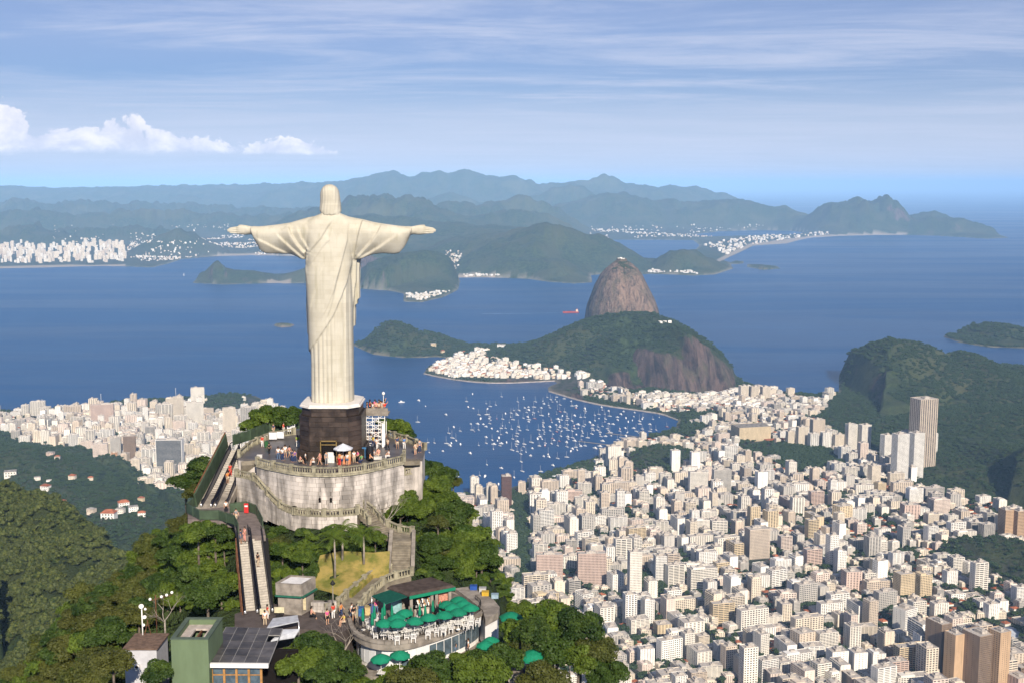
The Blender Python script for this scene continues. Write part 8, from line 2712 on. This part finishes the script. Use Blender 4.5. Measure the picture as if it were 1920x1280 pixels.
def person(x, y, z, pose, top, bot, label, rz=None, short=False, hat=None):
    t = thing('person', label, 'person', (x, y, z), rnd.uniform(0, 6.28) if rz is None else rz)
    k = PP[pose]
    obj('body', k['body'], t)
    o = obj('shirt', k['shirt'], t, mat=M_cl[top])
    o = obj('shorts' if short else 'trousers', k['shorts' if short else 'trousers'], t, mat=M_cl[bot])
    obj('hair', k['hair'], t, mat=M_cl[hat] if hat else None)
    s = rnd.uniform(.97, 1.08); t.scale = (s, s, s)


A1 = 'people on the viewing terrace'
PEOPLE = [  # px, py of the feet, floor height, pose, top, bottom, shorts, where
    (492, 838, TZ, 'stand', 'red', 'white', 0, 'by the left rear balustrade'), (505, 852, TZ, 'walk', 'black', 'black', 0, 'near the white bench'), (522, 862, TZ, 'stand', 'white', 'denim', 0, 'left of the chatting group'), (530, 863, TZ, 'hips', 'white', 'navy', 0, 'in the middle of the chatting group'),
    (535, 858, TZ, 'stand', 'white', 'beige', 1, 'behind the chatting group'), (543, 858, TZ, 'walk', 'salmon', 'beige', 1, 'right of the chatting group'), (548, 866, TZ, 'stand', 'navy', 'navy', 0, 'in the dark huddle left of the pedestal'), (553, 866, TZ, 'stand', 'purple', 'navy', 0, 'at the right of the dark huddle'),
    (558, 838, TZ, 'stand', 'lime', 'white', 0, 'in a bright vest beside the pedestal left corner'), (573, 870, TZ, 'stand', 'white', 'black', 0, 'standing alone before the left pedestal corner'), (563, 870, TZ, 'sit', 'salmon', 'beige', 1, 'sitting by the balustrade left'), (588, 871, TZ, 'sit', 'white', 'white', 1, 'sitting by the balustrade centre'),
    (600, 871, TZ, 'walk', 'salmon', 'salmon', 1, 'walking before the doorway'), (612, 871, TZ, 'stand', 'grey', 'grey', 0, 'in front of the doorway'), (619, 862, TZ, 'stand', 'red', 'black', 0, 'beside the altar in the doorway'), (626, 862, TZ, 'hips', 'white', 'beige', 0, 'right of the altar in the doorway'),
    (637, 873, TZ, 'stand', 'orange', 'red', 0, 'queueing left at the umbrella stall'), (641, 873, TZ, 'stand', 'beige', 'navy', 1, 'queueing at the umbrella stall middle'), (651, 872, TZ, 'stand', 'white', 'denim', 1, 'in white before the umbrella stall'), (664, 867, TZ, 'stand', 'white', 'beige', 0, 'right of the umbrella stall'),
    (671, 867, TZ, 'hips', 'pink', 'black', 0, 'in bright pink right of the stall'), (678, 868, TZ, 'sit', 'green', 'navy', 0, 'sitting low beside the blue poster'), (694, 866, TZ, 'sit', 'orange', 'black', 0, 'crouching by the right balustrade'), (701, 860, TZ, 'sit', 'white', 'grey', 0, 'sitting on the left of the stone bench'),
    (710, 858, TZ, 'sit', 'salmon', 'beige', 0, 'sitting on the right of the stone bench'), (729, 860, TZ, 'sit', 'white', 'white', 0, 'resting alone on the right floor'), (727, 845, TZ, 'walk', 'beige', 'black', 0, 'walking on the right terrace'), (722, 832, TZ, 'stand', 'grey', 'black', 0, 'behind the folding panel'),
    (745, 841, TZ, 'wave', 'navy', 'beige', 1, 'pointing out to the bay'), (758, 842, TZ, 'photo', 'blue', 'white', 0, 'photographing at the right rim'), (779, 852, TZ, 'hips', 'beige', 'beige', 1, 'at the far right corner'), (787, 848, TZ, 'stand', 'grey', 'navy', 0, 'behind the far right corner visitor'),
    (697, 828, TZ, 'stand', 'white', 'black', 0, 'under the scaffold left'), (704, 828, TZ, 'photo', 'pink', 'navy', 0, 'under the scaffold middle'), (710, 829, TZ, 'stand', 'white', 'denim', 0, 'under the scaffold right'), (716, 824, TZ, 'stand', 'salmon', 'white', 1, 'behind the scaffold foot'),
    (690, 836, TZ, 'stand', 'beige', 'grey', 0, 'between booth and scaffold'), (700, 838, TZ, 'walk', 'yellow', 'navy', 0, 'coming round the booth'), (707, 842, TZ, 'stand', 'white', 'white', 0, 'before the scaffold'),
    (513, 815, TZ, 'stand', 'navy', 'beige', 1, 'beside the left white banner'), (532, 814, TZ, 'stand', 'red', 'white', 0, 'between the two rear banners'),
    (432, 892, 708.6, 'stand', 'red', 'red', 0, 'in red riding the right upper escalator'), (427, 906, 708.0, 'wave', 'orange', 'beige', 1, 'in orange riding below the red one'), (424, 962, UZ, 'stand', 'white', 'black', 0, 'at the foot of the upper escalators'),
    (443, 978, UZ, 'walk', 'grey', 'beige', 0, 'leaning at the fence corner of the middle landing'), (452, 1018, 705.4, 'stand', 'navy', 'denim', 1, 'in navy at the top of the lower escalator'), (459, 1014, 705.6, 'stand', 'salmon', 'salmon', 0, 'in pink beside the navy one'), (484, 1062, 703.6, 'stand', 'black', 'beige', 0, 'dark dressed halfway down the right lower escalator'),
    (497, 1172, PZ, 'stand', 'white', 'beige', 0, 'at the rim of the glass roof'), (502, 1160, PZ, 'stand', 'red', 'white', 0, 'at the escalator foot by the sign stand'), (584, 1160, PZ, 'sit', 'salmon', 'black', 0, 'sitting on the plaza behind the bushes'), (614, 1170, PZ, 'stand', 'pink', 'black', 1, 'in pale pink on the plaza'),
    (625, 1160, PZ, 'stand', 'red', 'white', 0, 'in a red top on the plaza'), (640, 1157, PZ, 'walk', 'orange', 'navy', 0, 'child sized figure right of the red top'), (660, 1158, PZ, 'walk', 'white', 'denim', 0, 'carrying a bag at the path foot'), (664, 1164, PZ, 'photo', 'black', 'beige', 1, 'dark dressed at the path foot'), (645, 1172, PZ, 'sit', 'yellow', 'beige', 1, 'seated at the plaza rim'),
    (706, 1150, DZ, 'stand', 'pink', 'denim', 0, 'by the bright blue bin'), (741, 1143, DZ, 'stand', 'red', 'beige', 1, 'in red at the kiosk awning'), (747, 1143, DZ, 'hips', 'white', 'denim', 1, 'beside the red one at the awning'), (757, 1137, DZ, 'stand', 'black', 'black', 0, 'in the shade of the kiosk corner'), (884, 1160, DZ, 'sit', 'white', 'beige', 1, 'sitting at the right end of the deck'),
    (812, 1170, DZ, 'sit', 'navy', 'grey', 0, 'seated mid deck'), (792, 1172, DZ, 'sit', 'orange', 'denim', 0, 'seated left of mid deck'), (740, 1172, DZ, 'sit', 'purple', 'black', 0, 'seated under the front parasols'), (918, 1193, 697.4, 'stand', 'navy', 'red', 0, 'in navy below the side wall'), (925, 1190, 697.4, 'walk', 'red', 'navy', 0, 'in red below the side wall'),
    (878, 1225, LW, 'stand', 'white', 'black', 0, 'by the lower glass wall'), (852, 1228, LW, 'stand', 'black', 'denim', 0, 'at the foot of the lower wall'), (990, 1262, 696.5, 'sit', 'white', 'navy', 0, 'on the small lower deck left'), (1006, 1258, 696.5, 'sit', 'blue', 'black', 0, 'on the small lower deck right')]
NICE = {'salmon': 'salmon pink', 'lime': 'lime green', 'denim': 'blue denim'}
for (px, py, z, pose, tp_, bt, sh2, wh) in PEOPLE:
    x, y, _ = atZ(px, py, z)
    verb = {'sit': '', 'stand': '', 'walk': '', 'photo': '', 'wave': '', 'hips': ''}[pose]
    person(x, y, z, pose, tp_, bt, ' '.join(('person in %s top and %s %s %s' % (NICE.get(tp_, tp_), NICE.get(bt, bt), 'shorts' if sh2 else 'trousers', wh)).split()[:16]), None, bool(sh2))
# crowd on the lookout platform
for i, (dx, dy, tp_) in enumerate(((-1.2, -.8, 'black'), (-.8, -.6, 'red'), (-.4, -.9, 'white'), (0.1, -.7, 'salmon'), (.5, -.9, 'beige'), (.9, -.6, 'white'), (1.3, -.8, 'red'), (-.9, .2, 'navy'), (-.2, .3, 'pink'), (.6, .2, 'orange'), (1.2, .4, 'black'), (.3, .9, 'white'))):
    person(LKX + dx, LKY + dy, TZ + 4.7, ('stand', 'photo', 'wave', 'hips')[i % 4], tp_, ('navy', 'black', 'beige')[i % 3], 'person in %s top on the crowded lookout platform, %s' % (NICE.get(tp_, tp_), ('front far left', 'front second', 'front third', 'front middle', 'front fifth', 'front sixth', 'front far right', 'rear left', 'rear middle', 'rear right of middle', 'rear right', 'very back')[i]))

# ------------------------------------------------------------------ boats
M_hull = mat('boat_white', (0.82, 0.81, 0.79), .35, .5, amt=.06)
M_deckw = mat('boat_deck', (0.62, 0.56, 0.48), .6, .3)
M_mast = mat('mast_metal', (0.66, 0.64, 0.62), .4, .5)


def hull(mb, L, Wd, H, sc=1.0):
    st = [(-.5, .70, .9), (-.25, .95, .92), (.1, 1.0, .95), (.32, .72, 1.05), (.46, .30, 1.2), (.5, .03, 1.28)]
    vs, fs = [], []
    for u, w, h in st:
        x = u * L
        vs += [(x, -Wd / 2 * w, H * h), (x * .96, -Wd / 2 * w * .6, -.25), (x * .96, Wd / 2 * w * .6, -.25), (x, Wd / 2 * w, H * h)]
    for i in range(5):
        a, b = i * 4, i * 4 + 4
        for k in range(3): fs.append((a + k, a + k + 1, b + k + 1, b + k))
        fs.append((a + 3, a, b, b + 3))
    fs.append((3, 2, 1, 0))
    mb.add(vs, fs)


def sail_meshes(L, Hm, sail=False):
    h = MB(); hull(h, L, L * .3, 1.1)
    c = MB(); c.add([(-L * .18, -L * .09, 1.0), (L * .2, -L * .06, 1.0), (L * .2, L * .06, 1.0), (-L * .18, L * .09, 1.0), (-L * .15, -L * .07, 1.8), (L * .12, -L * .05, 1.6), (L * .12, L * .05, 1.6), (-L * .15, L * .07, 1.8)], [(4, 5, 6, 7), (0, 1, 5, 4), (1, 2, 6, 5), (2, 3, 7, 6), (3, 0, 4, 7)])
    m = MB(); m.tube([(L * .08, 0, 1), (L * .08, 0, Hm)], [.22, .16], 5); m.tube([(L * .08, 0, 2.4), (-L * .32, 0, 2.5)], [.26, .2], 5)
    r = [('hull', h.mesh('hull', [M_hull])), ('cabin', c.mesh('cabin', [M_deckw])), ('mast', m.mesh('mast', [M_mast]))]
    if sail: r.append(('sail', MB().add([(L * .08, .1, 2.6), (-L * .34, .5, 2.7), (L * .07, .1, Hm - .5), (L * .08, .0, 2.6), (-L * .34, .4, 2.7), (L * .07, .0, Hm - .5)], [(0, 1, 2), (5, 4, 3)]).mesh('sail', [M_hull])))
    return r


def motor_meshes(L):
    h = MB(); hull(h, L, L * .32, 1.5)
    c = MB(); c.box(-L * .25, L * .15, -L * .11, L * .11, 1.2, 2.9); c.box(-L * .2, L * .02, -L * .09, L * .09, 2.9, 3.9)
    w = MB(); w.box(-L * .24, L * .153, -L * .112, L * .112, 2.0, 2.5)
    return [('hull', h.mesh('hull', [M_hull])), ('cabin', c.mesh('cabin', [M_hull])), ('cabin_window', w.mesh('cabin_window', [M_glassd]))]


BT = [('sailboat', sail_meshes(10, 13.5), 'white sailboat with bare mast'), ('sailboat', sail_meshes(12.5, 17), 'larger white sailboat with tall bare mast'), ('sailboat', sail_meshes(8, 10.5), 'small white sailboat with short mast'), ('motorboat', motor_meshes(12), 'white motor yacht with cabin'), ('motorboat', motor_meshes(8), 'small white motorboat')]
M_hblue = mat('hull_blue', (.03, .06, .22), .4, .5); M_hred = mat('hull_red', (.45, .06, .03), .4, .5)


def boat(x, y, k, rz, lab, grp, hm=None, s=1.0):
    nm, parts, _ = BT[k]
    t = thing(nm, lab, 'sailboat' if nm == 'sailboat' else 'motorboat', (x, y, 0), rz, grp)
    for n_, me_ in parts: obj(n_, me_, t, mat=hm if (hm and n_ == 'hull') else None)
    t.scale = (s,) * 3
    return t


br = np.random.RandomState(31)
cand = np.vstack([np.stack([br.normal(1085, 95, 420), br.normal(797, 26, 420)], 1), np.stack([br.uniform(780, 1240, 200), br.uniform(742, 915, 200)], 1), np.stack([br.normal(890, 50, 100), br.normal(865, 24, 100)], 1), np.stack([br.uniform(850, 1000, 34), br.uniform(720, 742, 34)], 1), np.stack([br.uniform(725, 800, 26), br.uniform(677, 694, 26)], 1), np.stack([br.uniform(1175, 1260, 70), br.uniform(782, 812, 70)], 1)])
placed = []
for px, py in cand:
    x, y, _ = atZ(px, py, 0)
    if px < 765 and py > 700 or px < 720: continue
    if sdist(np.array([x]), np.array([y]), near_land)[0] > -24: continue
    if any(abs(px - a) < 6.5 and abs(py - b) < 3.2 for a, b, _ in placed): continue
    placed.append((px, py, (x, y)))
    if len(placed) >= 292: break
wd_ = lambda px, py: ('off the small town in the upper cove' if py < 745 and px > 800 else 'below the wooded headland' if py < 700 else 'near the marina piers' if px > 1170 else 'in the dense middle of the moored fleet' if 960 < px and py < 840 else 'among scattered boats close to the statue hill' if px < 960 and py > 810 else 'in the open left part of the cove' if px < 960 else 'near the lower shore of the cove')
print('boats', len(placed))
for i, (px, py, (x, y)) in enumerate(placed):
    k = int(br.choice([0, 0, 0, 1, 1, 2, 2, 3, 3, 4]))
    hm = M_hblue if br.rand() < .07 else M_hred if br.rand() < .04 else None
    far = y > 4200
    lab = BT[k][2].replace('white', 'blue hulled' if hm == M_hblue else 'red hulled' if hm == M_hred else 'white') + ' ' + wd_(px, py)
    boat(x, y, k, br.normal(2.2, .35), lab, 'moored ' + BT[k][0] + 's ' + wd_(px, py), hm, (1.0 if not far else .8) * br.uniform(1.0, 1.45))
x, y, _ = atZ(753, 754, 0); boat(x, y, 3, .2, 'lone white motor yacht between the statue pedestal and the moored fleet', None, None, 1.8)
x, y, _ = atZ(345, 517, 0)
t = thing('sailboat', 'lone boat with white sail near the rocky headland at left', 'sailboat', (x, y, 0), .4)
for n_, me_ in sail_meshes(14, 22, True): obj(n_, me_, t)
# red tanker
x, y, _ = atZ(1070, 587, 0)
t = thing('tanker_ship', 'long red tanker ship crossing the bay left of the granite dome', 'ship', (x, y, 0), R(8))
h = MB(); hull(h, 96, 17, 8.5); o = h.build('hull', M_hred, t); o.rotation_euler = (0, 0, math.pi)
MB().box(30, 42, -7, 7, 8, 20).build('deckhouse', mat('ship_cream', (.75, .55, .40), .6), t); MB().box(36, 39, -2, 2, 20, 26).build('funnel', M_hred, t); MB().box(-34, 26, -2, 2, 8.4, 10).build('deck_pipes', M_hred, t)
tag(MB().add([(x - 52, y - 3, .15), (x - 52, y + 5, .15), (x - 520, y - 30, .15), (x - 520, y - 60, .15)], [(0, 1, 2, 3)]).build('ship_wake', mat('wake_foam', (.20, .30, .45), .5, .3, amt=.5, scale=.02)), 'thin pale wake trailing behind the red tanker', kind='stuff')
# piers and sea walls
for (a, b, w, lb) in (((1084, 826), (1150, 834), 5, 'long low pier reaching into the cove from the sailing club'), ((1136, 811), (1206, 819), 5, 'second low pier closer to the marina'), ((978, 905), (1000, 908), 6, 'short pier at the lower shore of the cove')):
    p, q = np.array([*atZ(*a, 1.2)[:2], 1.0]), np.array([*atZ(*b, 1.2)[:2], 1.0])
    t = thing('pier', lb, 'pier', tuple(p)); MB().bar((0, 0, 0), q - p, w, .8).build('deck', M_conc, t)
    for k in range(8): MB().tube([(q - p) * k / 8 + [0, 0, -2], (q - p) * k / 8], .5, 5).build('pile', M_conc, t)
def seawall(px_list, lb, w=9, off=0):
    P_ = [np.array([*atZ(x, y, 1.0)[:2], .6]) for x, y in px_list]
    P_ = smooth_line(P_, 1); o = P_[0]; mb = MB()
    for a, b in zip(P_[:-1], P_[1:]): mb.bar(a - o + [0, 0, .9], b - o + [0, 0, .9], w, 2.6)
    t = tag(mb.build('sea_wall', mat('sea_wall_stone', (.46, .40, .36), .9, .2, amt=.3, scale=.05), None, tuple(o)), lb, 'sea wall')
seawall([(795, 700), (815, 705), (850, 711), (885, 715.5), (920, 717.5), (960, 717.5), (1000, 715.5), (1040, 713.5)], 'pale sea wall curving round the small white town')
seawall([(1030, 733.5), (1045, 738), (1062, 743.5), (1090, 751), (1120, 757.5), (1150, 762.5), (1180, 766.5), (1212, 771), (1240, 775.5), (1272, 787)], 'pale sea wall along the road below the granite hill')
# floodlight and flag masts on the left shore
for (px, y0_, y1_) in ((80, 748, 772), (116, 758, 772), (190, 738, 762), (224, 752, 778), (243, 748, 770), (330, 727, 748)):
    p = atZ(px, y1_, 6.0); d_ = proj(*p)[2]
    t = thing('floodlight_mast', 'tall thin white floodlight mast on the left shore, %s' % {80: 'leftmost', 116: 'second from left', 190: 'third, above the pink block', 224: 'fourth, before the woods', 243: 'fifth, before the woods', 330: 'rightmost, by the tall cream tower'}[px], 'mast', p, 0, 'floodlight masts on the left shore')
    MB().tube([(0, 0, 0), (0, 0, (y1_ - y0_) * d_ / F)], [.9, .55], 5).build('pole', M_mast, t); MB().box(-1.4, 1.4, -.5, .5, (y1_ - y0_) * d_ / F - 1, (y1_ - y0_) * d_ / F + .6).build('lamp_head', M_mast, t)
